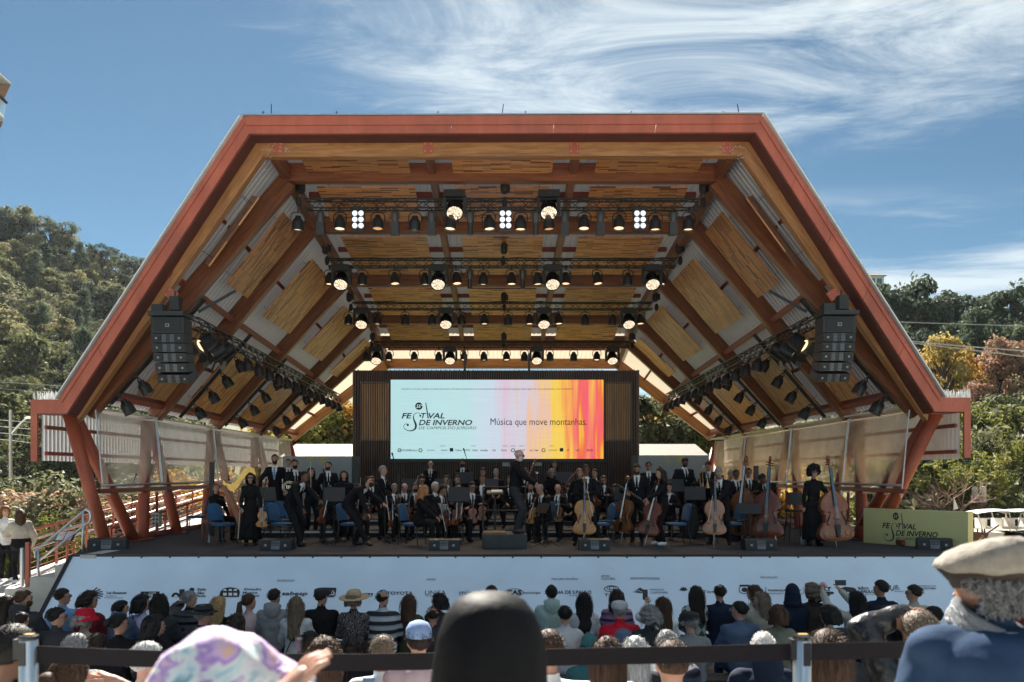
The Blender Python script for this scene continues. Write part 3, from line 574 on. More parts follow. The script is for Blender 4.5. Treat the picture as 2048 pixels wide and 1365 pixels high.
def build_flats():
 m, N, L, b = new_mat('grey_flat_print'); tc = N.new('ShaderNodeTexCoord'); mp = N.new('ShaderNodeMapping'); mp.inputs['Scale'].default_value = (14, 1, 0.25); L.new(tc.outputs['Object'], mp.inputs[0])
 n = N.new('ShaderNodeTexNoise'); n.inputs['Scale'].default_value = 1; n.inputs['Detail'].default_value = 2; L.new(mp.outputs[0], n.inputs[0])
 sx = N.new('ShaderNodeSeparateXYZ'); L.new(tc.outputs['Object'], sx.inputs[0])
 def mr(v, a, b_):
  r = N.new('ShaderNodeMapRange'); r.interpolation_type = 'SMOOTHSTEP'; r.inputs[1].default_value = a; r.inputs[2].default_value = b_; L.new(v, r.inputs[0]); return r.outputs[0]
 def mul(a, b_):
  k = N.new('ShaderNodeMath'); k.operation = 'MULTIPLY'; L.new(a, k.inputs[0]); L.new(b_, k.inputs[1]); return k.outputs[0]
 ab = N.new('ShaderNodeMath'); ab.operation = 'ABSOLUTE'; L.new(sx.outputs[0], ab.inputs[0])
 f = mul(mul(mr(n.outputs[0], 0.42, 0.62), mr(ab.outputs[0], 0.55, 0.1)), mr(sx.outputs[2], 1.4, 1.75))
 mx = N.new('ShaderNodeMix'); mx.data_type = 'RGBA'; L.new(f, mx.inputs[0]); mx.inputs[6].default_value = (0.30, 0.32, 0.34, 1); mx.inputs[7].default_value = (0.45, 0.38, 0.07, 1); L.new(mx.outputs[2], b.inputs['Base Color']); b.inputs['Roughness'].default_value = 0.5
 for s, u0, u1, v0 in ((-1, 566, 704, 913), (1, 1277, 1418, 911)):
  d = 24.6; x0, x1 = XU(u0, d), XU(u1, d); zt = ZV(v0, d)
  f = thing('stage_flat', ['grey printed stage flat with yellow drips beside the horn players', 'grey printed stage flat with yellow drips behind the trombone player'][s > 0], 'stage flat', ((x0 + x1) / 2, d, 1.82))
  q = MB(); q.box(((x0 + x1) / 2, d, (1.82 + zt) / 2), (x1 - x0, 0.05, zt - 1.82)); q.build('face', m, f)
  xe = x1 + 0.10 if s < 0 else x0 - 0.10; q = MB(); q.box((xe, d + 0.12, (1.82 + zt) / 2), (0.19, 0.28, zt - 1.82)); q.build('return', M('dark_grey_side', (0.06, 0.065, 0.06), 0.6), f)
  if s > 0:
   pr = Print(lambda a, b_: Vector((XU(a, d), d - 0.028, ZV(b_, d)))); pr.text('FESTIVAL', (1284, 962, 1352, 973), 0.02, 0.15); pr.build('lettering', INK, f)
   tf = thing('printed_board', 'pale lilac printed board low behind the music stands', 'board', (XU(1350, 23), 23, 1.82)); q = MB(); q.box((XU(1350, 23), 23, ZV(1002, 23)), (0.42, 0.03, 0.5)); q.build('face', M('lilac_board', (0.45, 0.33, 0.38), 0.6), tf)
build_flats()
# ------------------------------------------------------------------ printed and lit surfaces
def festival_logo(pr, ox, oy, kx, ky, white=None):
 """festival wordmark in its own units, x 590..1435, y 605..925"""
 X = lambda x: ox + (x - 590) * kx
 Y = lambda y: oy + (y - 605) * ky
 def T(s, x0, y0, x1, y1, b=0.022, sh=0.22): pr.text(s, (X(x0), Y(y0), X(x1), Y(y1)), b, sh)
 T('FE', 588, 720, 706, 782); T('T', 808, 720, 868, 782); T('VAL', 893, 720, 1078, 782)
 T('DE INVERNO', 783, 797, 1390, 860); T('DE CAMPOS DO JORDÃO', 783, 866, 1437, 915, 0.0)
 sp = [(802, 750), (794, 728), (770, 718), (742, 727), (724, 752), (724, 785), (738, 822), (750, 858), (744, 895), (712, 918), (668, 922), (628, 904), (612, 876), (620, 852), (642, 842), (664, 850)]
 c = catmull([(x, y, 0) for x, y in sp], 4); n = len(c)
 ws = [(5 + 17 * math.exp(-((i / n - 0.46) / 0.16) ** 2)) * kx for i in range(n)]
 pr.stroke([(X(p.x), Y(p.y)) for p in c], ws)
 pr.disc(X(800), Y(752), 11 * kx, 11 * ky); pr.disc(X(658), Y(856), 13 * kx, 13 * ky)
 pr.stroke([(X(862), Y(604)), (X(876), Y(690)), (X(890), Y(782))], [9 * kx, 12 * kx, 15 * kx])
 pr.disc(X(784), Y(642), 42 * kx, 42 * ky)
 if white is not None: white.text('55º', (X(756), Y(624), X(824), Y(662)), 0.01, 0.2)
def build_screen():
 y = YW - 0.11; x0, x1, z0, z1 = XU(781.5, y), XU(1207, y), ZV(918, y), ZV(760, y)
 s = thing('led_screen', 'bright wide led screen with festival title and rainbow streaks', 'screen', ((x0 + x1) / 2, y, z0))
 q = MB(); q.box(((x0 + x1) / 2, y + 0.05, (z0 + z1) / 2), (x1 - x0 + 0.03, 0.08, z1 - z0 + 0.03)); q.build('casing', BLACK, s)
 q = MB(); q.box(((x0 + x1) / 2, y + 0.02, z0 - 0.07), (x1 - x0 + 0.2, 0.10, 0.09)); q.build('bottom_bar', BLACK, s)
 m, N, L, b = new_mat('led_picture'); tc = N.new('ShaderNodeTexCoord'); sx = N.new('ShaderNodeSeparateXYZ'); L.new(tc.outputs['Generated'], sx.inputs[0])
 def math_(op, a, b_=None):
  k = N.new('ShaderNodeMath'); k.operation = op
  for i, v in enumerate((a, b_)):
   if v is None: continue
   if isinstance(v, (int, float)): k.inputs[i].default_value = v
   else: L.new(v, k.inputs[i])
  return k.outputs[0]
 cb = N.new('ShaderNodeCombineXYZ'); L.new(math_('MULTIPLY', sx.outputs[0], 13), cb.inputs[0]); L.new(math_('MULTIPLY', sx.outputs[2], 0.35), cb.inputs[1])
 n = N.new('ShaderNodeTexNoise'); n.inputs['Scale'].default_value = 1.6; n.inputs['Detail'].default_value = 2.5; L.new(cb.outputs[0], n.inputs[0])
 r = N.new('ShaderNodeValToRGB'); e = r.color_ramp.elements
 stops = [(0.0, (186, 226, 230)), (0.36, (192, 228, 231)), (0.46, (206, 222, 235)), (0.54, (226, 196, 214)), (0.60, (214, 212, 226)), (0.67, (240, 196, 170)), (0.74, (250, 214, 96)), (0.82, (252, 204, 80)), (0.88, (250, 150, 90)), (0.93, (250, 90, 120)), (0.97, (248, 120, 60)), (1.0, (252, 190, 70))]
 e[0].position, e[0].color = stops[0][0], (*lin(stops[0][1]), 1); e[1].position, e[1].color = 1.0, (*lin(stops[-1][1]), 1)
 for p, c in stops[1:-1]: k = e.new(p); k.color = (*lin(c), 1)
 wob = math_('MULTIPLY', math_('SUBTRACT', n.outputs[0], 0.5), 0.52); amt = N.new('ShaderNodeMapRange'); amt.inputs[1].default_value = 0.30; amt.inputs[2].default_value = 0.75; L.new(sx.outputs[0], amt.inputs[0])
 pos = math_('ADD', sx.outputs[0], math_('MULTIPLY', wob, amt.outputs[0])); L.new(pos, r.inputs[0])
 line = N.new('ShaderNodeTexNoise'); line.inputs['Scale'].default_value = 1; cb2 = N.new('ShaderNodeCombineXYZ'); L.new(math_('MULTIPLY', sx.outputs[0], 6), cb2.inputs[0]); L.new(math_('MULTIPLY', sx.outputs[2], 95), cb2.inputs[1]); L.new(cb2.outputs[0], line.inputs[0])
 mr = N.new('ShaderNodeMapRange'); mr.inputs[1].default_value = 0.3; mr.inputs[2].default_value = 0.7; mr.inputs[3].default_value = 0.95; mr.inputs[4].default_value = 1.03; L.new(line.outputs[0], mr.inputs[0])
 vm = N.new('ShaderNodeVectorMath'); vm.operation = 'SCALE'; L.new(r.outputs[0], vm.inputs[0]); L.new(mr.outputs[0], vm.inputs['Scale'])
 b.inputs['Base Color'].default_value = (0.02, 0.02, 0.02, 1); b.inputs['Roughness'].default_value = 0.5; L.new(vm.outputs[0], b.inputs['Emission Color']); b.inputs['Emission Strength'].default_value = 0.29
 q = MB(); q.box(((x0 + x1) / 2, y, (z0 + z1) / 2), (x1 - x0, 0.012, z1 - z0)); q.build('display', m, s)
 mp = lambda a, b_: Vector((XU(a, y), y - 0.009, ZV(b_, y))); pr = Print(mp); wp = Print(lambda a, b_: Vector((XU(a, y), y - 0.012, ZV(b_, y))))
 festival_logo(pr, 803.7, 806.3, 0.1758, 0.1758, wp)
 pr.text('Música que move montanhas.', (981, 837, 1174, 855), 0.0)
 pr.build('lettering', INK, s); wp.build('lettering', EM('pale_lit_print', lin((188, 226, 230)), 0.29), s)
 sm = Print(mp); sm.text('MINISTÉRIO DA CULTURA, GOVERNO DO ESTADO DE SÃO PAULO, POR MEIO DA SECRETARIA DA CULTURA, ECONOMIA E INDÚSTRIA CRIATIVAS, FUNDAÇÃO OSESP, SABESP, ITAÚ, TELLUM SEGURADORA E TOYOTA APRESENTAM', (803, 776.5, 1146, 781), 0.0, 0.1)
 logos = [(799, 'o'), (810, 'LEI ROUANET'), (827, 'cultura'), (841, 'o'), (862, 'ESTAÇÃO'), (888, 'sabesp'), (903, '#'), (917, 'Tellum'), (934, 'TOYOTA'), (950, 'UNiSA'), (968, 'minalba'), (988, 'CAS'), (1008, 'FOLHA'), (1026, 'o'), (1043, 'PARQUE'), (1068, 'SÃO TOMÉ'), (1087, 'o'), (1106, 'FUNDAÇÃO'), (1123, '#'), (1136, 'SP'), (1155, 'LEI'), (1180, 'BRASIL')]
 for u, t in logos:
  if t == 'o': sm.ring(u, 901, 4, 4, 1.6, 14)
  elif t == '#': sm.rect(u - 3.5, 896.5, u + 3.5, 903.5)
  else: sm.text(t, (u - 1.1 * len(t), 899, u + 1.1 * len(t), 903), 0.01)
 for u in (885, 947, 1010, 1026, 1043, 1103): sm.rect(u - 5, 892, u + 5, 892.8)
 sm.build('small_print', M('blue_print', (0.02, 0.05, 0.09), 0.6), s)
build_screen()
BA, BB = Vector((0, 15.64, 1.42)), Vector((0, 14.2, 0.08))        # top and bottom lines of the slanted banner
BN = Vector((0, -(BA.z - BB.z), (BA.y - BB.y))).normalized()      # its outward normal
if BN.y > 0: BN = -BN
def on_banner(u, v, lift=0.009):
 d = Vector(((u - VPX) / FPX, 1, -(v - VPY) / FPX)); t = (BA - EYE).dot(BN) / d.dot(BN); return EYE + d * t + BN * lift
def build_banner():
 b = thing('sponsor_banner', 'long slanted white sponsor banner along the stage front', 'banner', (0.4, 14.2, 0))
 BW = M('banner_vinyl', (0.70, 0.83, 0.95), 0.38, var=0.07, scale=0.9, bump=0.35, bscale=0.9)
 n = 40; q = MB()
 for z_ in range(2):
  for i in range(n + 1):
   x = -8.45 + (9.42 + 8.45) * i / n
   for t in (0, 1): p = BA.lerp(BB, t); q.v.append((x, p.y + 0.005 * math.sin(i * 2.3) * (1 - t) - (BN.y * 0.02 if z_ else 0) * 1, p.z - BN.z * 0.02 * z_))
 q.f = [(2 * i, 2 * i + 1, 2 * i + 3, 2 * i + 2) for i in range(n)]; q.build('sheet', BW, b, 'all')
 for x in (-8.47, 9.44):
  e = MB(); e.bar((x, BA.y, BA.z), (x, BB.y, BB.z), 0.07, 0.07, up=BN); e.build('edge_bar', BLACK, b)
 for i in range(32):
  x = -8.2 + i * 0.56; e = MB(); e.box((x, BA.y - 0.02, BA.z - 0.005), (0.03, 0.02, 0.035)); e.build('tie', BLACK, b)
 pr = Print(on_banner); wh = Print(lambda u, v: on_banner(u, v, 0.013))
 T = lambda s, x0, y0, x1, y1, bo=0.0, sh=0.0: pr.text(s, (x0, y0, x1, y1), bo, sh)
 for s, x0, y0, x1, y1 in (('PATROCÍNIO', 555, 1159, 589, 1164.5), ('APOIO', 853, 1158, 871, 1162), ('PARCEIRO DE MÍDIA', 1103, 1156, 1156, 1161), ('APOIO', 1202, 1151, 1219, 1155), ('CULTURAL', 1203, 1156, 1231, 1160.5), ('APOIO INSTITUCIONAL', 1260, 1155.5, 1320, 1160), ('REALIZAÇÃO', 1521, 1153, 1555, 1158.5)): T(s, x0, y0, x1, y1, 0.0, 0.12)
 for a in range(-60, 61, 20):       # sunburst
  c, s_ = math.cos(R(a)), math.sin(R(a)); pr.stroke([(182 + 8 * c, 1189 - 5 * s_), (182 + 25 * c, 1189 - 15 * s_)], 2.2)
 T('Lei Rouanet', 213, 1184, 254, 1189, 0.03, 0.3); T('Incentivo a', 212, 1191, 232, 1194, 0, .2); T('Projetos Culturais', 209, 1195, 246, 1198.5, 0, .2)
 pr.rect(278, 1184, 316, 1196, 4); wh.text('cultura', (279, 1187.5, 306, 1195.5), 0.02, 0.2); wh.text('vida', (298, 1185, 312, 1188.5), 0, .2)
 pr.disc(352, 1195, 9, 9, 180, 360, 14); wh.disc(352, 1195, 3.5, 4, 180, 360, 10); pr.rect(363, 1184, 372, 1195); pr.disc(378, 1195, 8, 8, 180, 360, 12); pr.disc(384, 1180, 5, 3.5)
 T('Sala', 394, 1177, 412, 1182, .02, .15); T('São', 394, 1184, 409, 1189.5, .02, .15); T('Paulo', 391, 1190.5, 412, 1195, .02, .15)
 pr.poly([(438, 1195), (441, 1184), (448, 1177.5), (460, 1175.5), (472, 1177), (479, 1181), (480, 1186), (478, 1195)])
 for u in (450, 461, 471): wh.disc(u, 1183, 3.6, 4, 180, 360, 10); wh.rect(u - 3.6, 1187, u + 3.6, 1192.5)
 T('Estação', 488, 1177, 523, 1182.5, .015, .2); T('Motiva', 485, 1184, 515, 1188.5, .015, .2); T('Cultural', 483, 1190, 519, 1194.5, .015, .2)
 T('sabesp', 563, 1184, 615, 1194, .02, .25)
 pr.poly([(645, 1178), (650, 1176), (672, 1176.5), (673, 1179), (671, 1192), (668, 1195), (648, 1195), (644, 1192)]); wh.text('itaú', (647, 1182, 669, 1192), 0.02)
 T('tellum', 692, 1185, 746, 1192, .03, .1); pr.rect(728, 1193.5, 745, 1194.2)
 T('TOYOTA', 773, 1184, 826, 1190.5, .02); T('UNiSA', 850, 1182, 892, 1191, .0); pr.rect(850, 1192.6, 893, 1193.3)
 T('minalba', 919, 1181, 974, 1190.5, .0); T('CAS', 1014, 1181, 1043, 1190.5, .05); pr.ring(1028, 1186, 19, 8, 1.2); T('tecnologia', 1045, 1184, 1081, 1189.5, .01)
 T('FOLHA DE S.PAULO', 1096, 1182, 1183, 1188.8, .02)
 for u in (1141, 1147, 1152): pr.disc(u, 1192, 1.4, 1.0)
 pr.ring(1223, 1178.5, 15, 6.8, 1.4); pr.ring(1223, 1176.8, 10, 3.6, 1.2); pr.ring(1223, 1178.8, 4.6, 6.2, 1.2); T('T·DF', 1209, 1188, 1234, 1193, .03)
 pr.poly([(1266, 1185), (1273, 1181), (1280, 1176), (1288, 1181), (1296, 1186), (1280, 1187)]); wh.stroke([(1268, 1184.5), (1277, 1182.5), (1284, 1185.5)], .9); T('PARQUE', 1300, 1178.5, 1328, 1182.5); T('CAPIVARI', 1301, 1184, 1335, 1188)
 for a in (20, 55, 90, 125, 160): c, s_ = math.cos(R(a)), math.sin(R(a)); pr.poly([(1367, 1183), (1367 + 6 * c - 2 * s_, 1182 - 5 * s_ - 1.5 * c), (1367 + 9 * c, 1182 - 8 * s_), (1367 + 6 * c + 2 * s_, 1182 - 5 * s_ + 1.5 * c)])
 T('São Tomé', 1385, 1181, 1435, 1187, 0, .05)
 pr.ring(1489, 1180, 12, 9, 1.6); pr.rect(1479, 1170.5, 1499, 1174); pr.disc(1489, 1180.5, 6, 4.5)
 T('FUNDAÇÃO OSESP', 1536, 1179, 1602, 1184.5, .025); T('Organização Social de Cultura', 1536, 1186, 1605, 1189.5, .005); pr.rect(1531, 1175, 1532, 1189); pr.rect(1607, 1175, 1608, 1189)
 T('CULT', 1630, 1175, 1662, 1183, .06); T('SP', 1641, 1184, 1668, 1193, .07); pr.poly([(1679, 1178), (1690, 1174.5), (1706, 1176), (1712, 1179), (1710, 1185), (1696, 1185), (1682, 1183)]); T('SÃO', 1716, 1174, 1737, 1180, .03); T('PAULO', 1722, 1181, 1749, 1187, .03); T('GOVERNO DO ESTADO', 1728, 1188.5, 1752, 1191)
 pr.stroke([(p.x, p.y) for p in catmull([(1776, 1176, 0), (1781, 1172, 0), (1780, 1178, 0), (1785, 1182, 0), (1788, 1174, 0), (1795, 1172, 0), (1790, 1177, 0), (1798, 1176, 0)], 5)], 1.4); T('PAULO', 1785, 1178, 1800, 1181); T('GUSTAVO', 1789, 1182.5, 1808, 1185)
 T('MINISTÉRIO DA', 1827, 1171, 1872, 1174.5); T('CULTURA', 1844, 1176, 1872, 1179.5, .02)
 pr.build('lettering', INK, b); wh.build('lettering', M('white_print', (0.75, 0.76, 0.78), 0.5, var=0.02), b)
build_banner()
def build_sign():
 a, c = P(1727, 1080, 18.5), P(1936, 1098, 16.6); a.z = c.z = 1.452; h = 0.80
 s = thing('yellow_sign', 'long pale yellow box sign with festival title at the stage corner', 'sign', (a + c) / 2)
 d = (c - a); L_ = d.length; d.normalize(); nrm = Vector((d.y, -d.x, 0))
 if nrm.y > 0: nrm = -nrm
 YEL = M('yellow_laminate', (0.72, 0.67, 0.31), 0.45, var=0.04, scale=2)
 q = MB(); t = 0.22; p = [a, c, c - nrm * t, a - nrm * t]; q.add([x for x in p] + [x + Vector((0, 0, h)) for x in p], [(3, 2, 1, 0), (4, 5, 6, 7), (0, 1, 5, 4), (1, 2, 6, 5), (2, 3, 7, 6), (3, 0, 4, 7)]); q.build('box', YEL, s)
 def mp(u, v, lift=0.004):
  dr = Vector(((u - VPX) / FPX, 1, -(v - VPY) / FPX)); k = (a - EYE).dot(nrm) / dr.dot(nrm); return EYE + dr * k + nrm * lift
 pr = Print(lambda u, v: mp(u, v + (u - 1765) * 0.05)); wp = Print(lambda u, v: mp(u, v + (u - 1765) * 0.05, 0.008)); festival_logo(pr, 1765, 1025, 0.1385, 0.178, wp)
 pr.build('lettering', INK, s); wp.build('lettering', YEL, s)
build_sign()
# ------------------------------------------------------------------ lighting rig
WARM = EM('warm_lamp_lens', (1.0, 0.66, 0.36), 0.55)
WARM_D = EM('dim_lamp_lens', (1.0, 0.48, 0.18), 0.2)
LENS_W = M('silver_reflector', (0.82, 0.82, 0.80), 0.12, metal=0.2, var=0.1)
TR = M('black_truss_tube', (0.014, 0.014, 0.015), 0.45, var=0.2)
def truss(label, a, b, w=0.22, name='lighting_truss'):
 t = thing(name, label, 'truss', (Vector(a) + Vector(b)) / 2); a = Vector(a); b = Vector(b); d = (b - a); l = d.length; d.normalize(); x = d.cross(Vector((0, 0, 1))).normalized(); z = x.cross(d)
 off = [(x * sx + z * sz) * w / 2 for sx, sz in ((-1, -1), (1, -1), (1, 1), (-1, 1))]
 for o in off: q = MB(); q.tube([a + o, b + o], 0.020, 6); q.build('chord', TR, t)
 q = MB(); n = max(2, int(l / 0.26))
 for k in range(4):
  o0, o1 = off[k], off[(k + 1) % 4]
  for i in range(n):
   p0, p1 = a + d * l * i / n, a + d * l * (i + 1) / n; q.tube([p0 + (o0 if i % 2 else o1), p1 + (o1 if i % 2 else o0)], 0.009, 4, False)
 o = q.build('lacing', TR, t); o['kind'] = 'stuff'
 q = MB(); q.tube([a + Vector((0, 0, w * .65))] + [a.lerp(b, i / 24) + Vector((0, random.uniform(-.04, .04), w * .62 + random.uniform(-0.05, 0.03))) for i in range(1, 24)] + [b + Vector((0, 0, w * .65))], 0.016, 5); q.build('power_cable', RUBBER, t)
 return t
def par_can(lit=True):
 """parabolic can hanging from the origin, aimed down and towards the stage (-Z, tilted by its yoke)"""
 r = thing('par_can', 'p', 'stage light'); 
 q = MB(); q.tube([(0, 0, 0), (0, 0, -0.07)], 0.016, 6); q.box((0, 0, 0.0), (0.05, 0.06, 0.06)); q.build('clamp', TR, r, world=False)
 q = MB(); q.tube(catmull([(-0.125, 0, -0.25), (-0.125, 0, -0.14), (-0.07, 0, -0.075), (0.07, 0, -0.075), (0.125, 0, -0.14), (0.125, 0, -0.25)], 3), 0.011, 5); q.build('yoke', TR, r, world=False)
 c = Matrix.Translation((0, 0, -0.26)) @ Matrix.Rotation(R(-5), 4, 'X')
 q = MB(); q.lathe([(0.03, 0.135), (0.05, 0.13), (0.062, 0.085), (0.095, 0.05), (0.108, 0.0), (0.110, -0.12), (0.118, -0.125), (0.118, -0.14), (0.10, -0.14), (0.098, -0.10), (0, -0.10)], 12, c); q.build('can', BLACK, r, True, world=False)
 q = MB(); q.lathe([(0.096, -0.104), (0, -0.094)], 12, c); q.build('lens', WARM if lit else WARM_D, r, world=False)
 return r
def moving_head():
 r = thing('moving_head_light', 'p', 'stage light')
 q = MB(); q.box((0, 0, -0.10), (0.40, 0.30, 0.13)); q.box((0, 0, -0.02), (0.30, 0.08, 0.05)); q.build('base', BLACK, r, world=False)
 for s in (-1, 1): q = MB(); q.box((s * 0.19, 0, -0.30), (0.06, 0.16, 0.32)); q.build('arm', BLACK, r, world=False)
 c = Matrix.Translation((0, 0, -0.34)) @ Matrix.Rotation(R(-38), 4, 'X')
 q = MB(); q.lathe([(0.07, 0.16), (0.12, 0.14), (0.15, 0.04), (0.155, -0.08), (0.165, -0.10), (0.165, -0.17), (0.15, -0.17), (0.148, -0.15), (0, -0.15)], 18, c); q.build('head', BLACK_G, r, True, world=False)
 q = MB(); q.lathe([(0.147, -0.154), (0, -0.160)], 18, c); q.build('lens', led_lens, r, world=False)
 return r
def make_led_lens():
 m, N, L, b = new_mat('led_cell_lens'); tc = N.new('ShaderNodeTexCoord'); v = N.new('ShaderNodeTexVoronoi'); v.inputs['Scale'].default_value = 34; L.new(tc.outputs['Object'], v.inputs[0])
 mr = N.new('ShaderNodeMapRange'); mr.inputs[1].default_value = 0.35; mr.inputs[2].default_value = 0.55; mr.inputs[3].default_value = 0.62; mr.inputs[4].default_value = 0.16; L.new(v.outputs[0], mr.inputs[0])
 b.inputs['Base Color'].default_value = (0.1, 0.1, 0.1, 1); b.inputs['Emission Color'].default_value = (1.0, 0.78, 0.55, 1); L.new(mr.outputs[0], b.inputs['Emission Strength']); return m
led_lens = make_led_lens()
def profile_spot(long=True):
 r = thing('profile_spotlight', 'p', 'stage light'); c = Matrix.Translation((0, 0, -0.20)) @ Matrix.Rotation(R(8), 4, 'X')
 q = MB(); q.tube([(0, 0, 0.02), (0, 0, -0.10)], 0.016, 6); q.tube([(-0.12, 0, -0.26), (-0.12, 0, -0.12), (0.12, 0, -0.12), (0.12, 0, -0.26)], 0.010, 5); q.build('yoke', TR, r, world=False)
 q = MB(); q.lathe([(0.04, 0.12), (0.085, 0.09), (0.10, 0.0), (0.085, -0.10), (0.08, -0.16)], 12, c); q.build('lamp_housing', M('grey_lamp_housing', (0.05, 0.05, 0.055), 0.4), r, True, world=False)
 q = MB()
 if long: q.box((0, 0.05, -0.48), (0.19, 0.19, 0.30), Euler((R(8), 0, 0)).to_matrix()); q.box((0, 0.075, -0.635), (0.22, 0.22, 0.02), Euler((R(8), 0, 0)).to_matrix())
 else: q.lathe([(0.065, -0.16), (0.062, -0.40), (0.075, -0.41), (0.075, -0.44), (0.0, -0.43)], 10, c)
 q.build('lens_tube', BLACK, r, world=False)
 return r
def blinder():
 r = thing('blinder_light', 'p', 'stage light'); q = MB(); q.box((0, 0, -0.33), (0.32, 0.12, 0.50)); q.box((0, 0.02, -0.05), (0.34, 0.16, 0.08)); q.tube([(0, 0, 0.02), (0, 0, -0.03)], 0.016, 6); q.build('housing', BLACK, r, world=False)
 for i in range(6):
  x = (-0.075, 0.075)[i % 2]; z = (-0.18, -0.33, -0.48)[i // 2]; q = MB(); q.lathe([(0.066, 0.0), (0.066, 0.012), (0.052, 0.004), (0, -0.004)], 14, Matrix.Translation((x, -0.062, z)) @ Matrix.Rotation(R(90), 4, 'X')); q.build('lamp', EM('cool_lamp', (0.92, 0.94, 1.0), 0.2), r, True, world=False)
 return r
def fresnel():
 r = thing('barn_door_spotlight', 'p', 'stage light'); c = Matrix.Translation((0, 0, -0.32)) @ Matrix.Rotation(R(-55), 4, 'X')
 q = MB(); q.tube([(0, 0, 0.02), (0, 0, -0.08)], 0.016, 6); q.tube([(-0.2, 0, -0.32), (-0.2, 0, -0.1), (0.2, 0, -0.1), (0.2, 0, -0.32)], 0.013, 5); q.build('yoke', TR, r, world=False)
 q = MB(); q.lathe([(0.10, 0.22), (0.17, 0.18), (0.185, 0.0), (0.185, -0.16), (0.17, -0.16), (0.16, -0.12), (0, -0.12)], 14, c); q.build('housing', BLACK, r, True, world=False)
 q = MB(); q.lathe([(0.158, -0.124), (0, -0.13)], 14, c); q.build('lens', WARM, r, world=False)
 for a in range(4): m = c @ Matrix.Rotation(R(90 * a), 4, 'Z') @ Matrix.Translation((0.18, 0, -0.17)) @ Matrix.Rotation(R(-35), 4, 'Y'); q = MB(); q.add([m @ Vector(p) for p in ((0, -0.14, 0), (0, 0.14, 0), (0, 0.19, -0.24), (0, -0.19, -0.24), (0.006, -0.14, 0), (0.006, 0.14, 0), (0.006, 0.19, -0.24), (0.006, -0.19, -0.24))], [(0, 1, 2, 3), (7, 6, 5, 4), (0, 4, 5, 1), (1, 5, 6, 2), (2, 6, 7, 3), (3, 7, 4, 0)]); q.build('barn_door', BLACK, r, world=False)
 return r
USED = {}
def place(proto, loc, rz, label, group, tilt=(0, 0)):
 if proto.name not in USED: USED[proto.name] = 1; o = proto
 else: o = dup(proto)
 o.location = loc; o.rotation_euler = (tilt[0], tilt[1], rz); tag(o, label, None, group); k = {'par_can': 1.32, 'moving_head_light': 1.3}.get(proto.name.split('.')[0], 1); o.scale = (k, k, k); return o
PARL = par_can(True); PARD = par_can(False); MH = moving_head(); PSL = profile_spot(True); PSS = profile_spot(False); BLI = blinder(); FRE = fresnel()
HOIST = thing('chain_hoist', 'p', 'hoist')
q = MB(); q.lathe([(0.04, 0.0), (0.09, -0.04), (0.10, -0.14), (0.09, -0.30), (0.05, -0.34)], 12); q.box((0.04, 0, -0.17), (0.22, 0.16, 0.2)); q.build('motor_body', BLACK, HOIST, True, world=False)
q = MB(); q.tube([(0, 0, 0.42), (0, 0, -0.0)], 0.010, 5); q.tube([(0.03, 0, -0.3), (0.05, 0, -0.62)], 0.008, 5); q.build('chain', STEEL, HOIST, world=False)
q = MB(); q.ell((0.06, 0.02, -0.52), (0.07, 0.07, 0.14), 10, 6); q.build('chain_bag', RUBBER, HOIST, True, world=False)
TN = ['front', 'second', 'third', 'rearmost']
TY = [19.6, 23.2, 27.6, 32.0]; TZ = [ZV(410, 19.6), ZV(527, 23.2), ZV(613, 27.6), ZV(690, 32.0)]; TX = [4.85, 5.05, 5.2, 5.1]
PARS = [[599, 681, 757, 831, 904, 976, 1041, 1094, 1167, 1237, 1309, 1377], [661, 726, 789, 849, 912, 967, 1023, 1073, 1132, 1193, 1256, 1323], [700, 757, 810, 864, 921, 968, 1016, 1059, 1116, 1169, 1226, 1278], [732, 780, 828, 878, 929, 967, 1012, 1049, 1099, 1147, 1193]]
HEADS = [[910, 1097], [686, 878, 1104, 1301], [726, 893, 1087, 1255], [755, 901, 1073, 1223]]
PROFS = [[643, 791, 864, 1129, 1200, 1345], [940, 1045], [], []]; PROFT = [[941, 1071], [], [], []]
for k in range(4):
 truss('black %s cross truss under the flat ceiling' % TN[k] if k < 3 else 'black rearmost cross truss above the slatted wall', (-TX[k], TY[k], TZ[k]), (TX[k], TY[k], TZ[k]))
 n = len(PARS[k])
 for i, u in enumerate(PARS[k]): place(PARD if k == 0 and i % 5 == 2 else PARL, (XU(u, TY[k]), TY[k] - 0.1, TZ[k] - 0.13), random.uniform(-0.5, 0.5), '%s black par can on the %s ceiling truss' % (ordl(i, n), TN[k]), 'par cans on the ceiling trusses', (R(random.uniform(-6, 10)), R(random.uniform(-5, 5))))
 n = len(HEADS[k])
 for i, u in enumerate(HEADS[k]):
  up = 0.46 if k == 0 else 0.02; lb = ('left' if i == 0 else 'right') if n == 2 else ordl(i, n)
  place(MH, (XU(u, TY[k]), TY[k] - (0.22 if k else 0.05), TZ[k] - 0.12 + up), R(180) * 0, '%s large moving head lamp on the %s ceiling truss' % (lb, TN[k]), 'moving heads on the ceiling trusses')
 for i, u in enumerate(PROFS[k]): place(PSL if k == 0 else PSS, (XU(u, TY[k]), TY[k] - 0.12, TZ[k] - 0.12), 0, '%s long grey profile spotlight with frame on the %s truss' % (ordl(i, len(PROFS[k])), TN[k]), 'profile spotlights')
 for i, u in enumerate(PROFT[k]): place(PSS, (XU(u, TY[k]), TY[k] - 0.12, TZ[k] - 0.12), 0, '%s slim profile spotlight near the middle of the front truss' % ('left' if i == 0 else 'right'), 'profile spotlights')
 for i, x in enumerate((-TX[k] - 0.12, 0.05, TX[k] + 0.1)): place(HOIST, (x, TY[k] + 0.05, TZ[k] + (0.62 if k < 2 else 0.5)), random.uniform(0, 3), 'black chain hoist at the %s of the %s truss' % (('left end', 'middle', 'right end')[i], TN[k]), 'chain hoists')
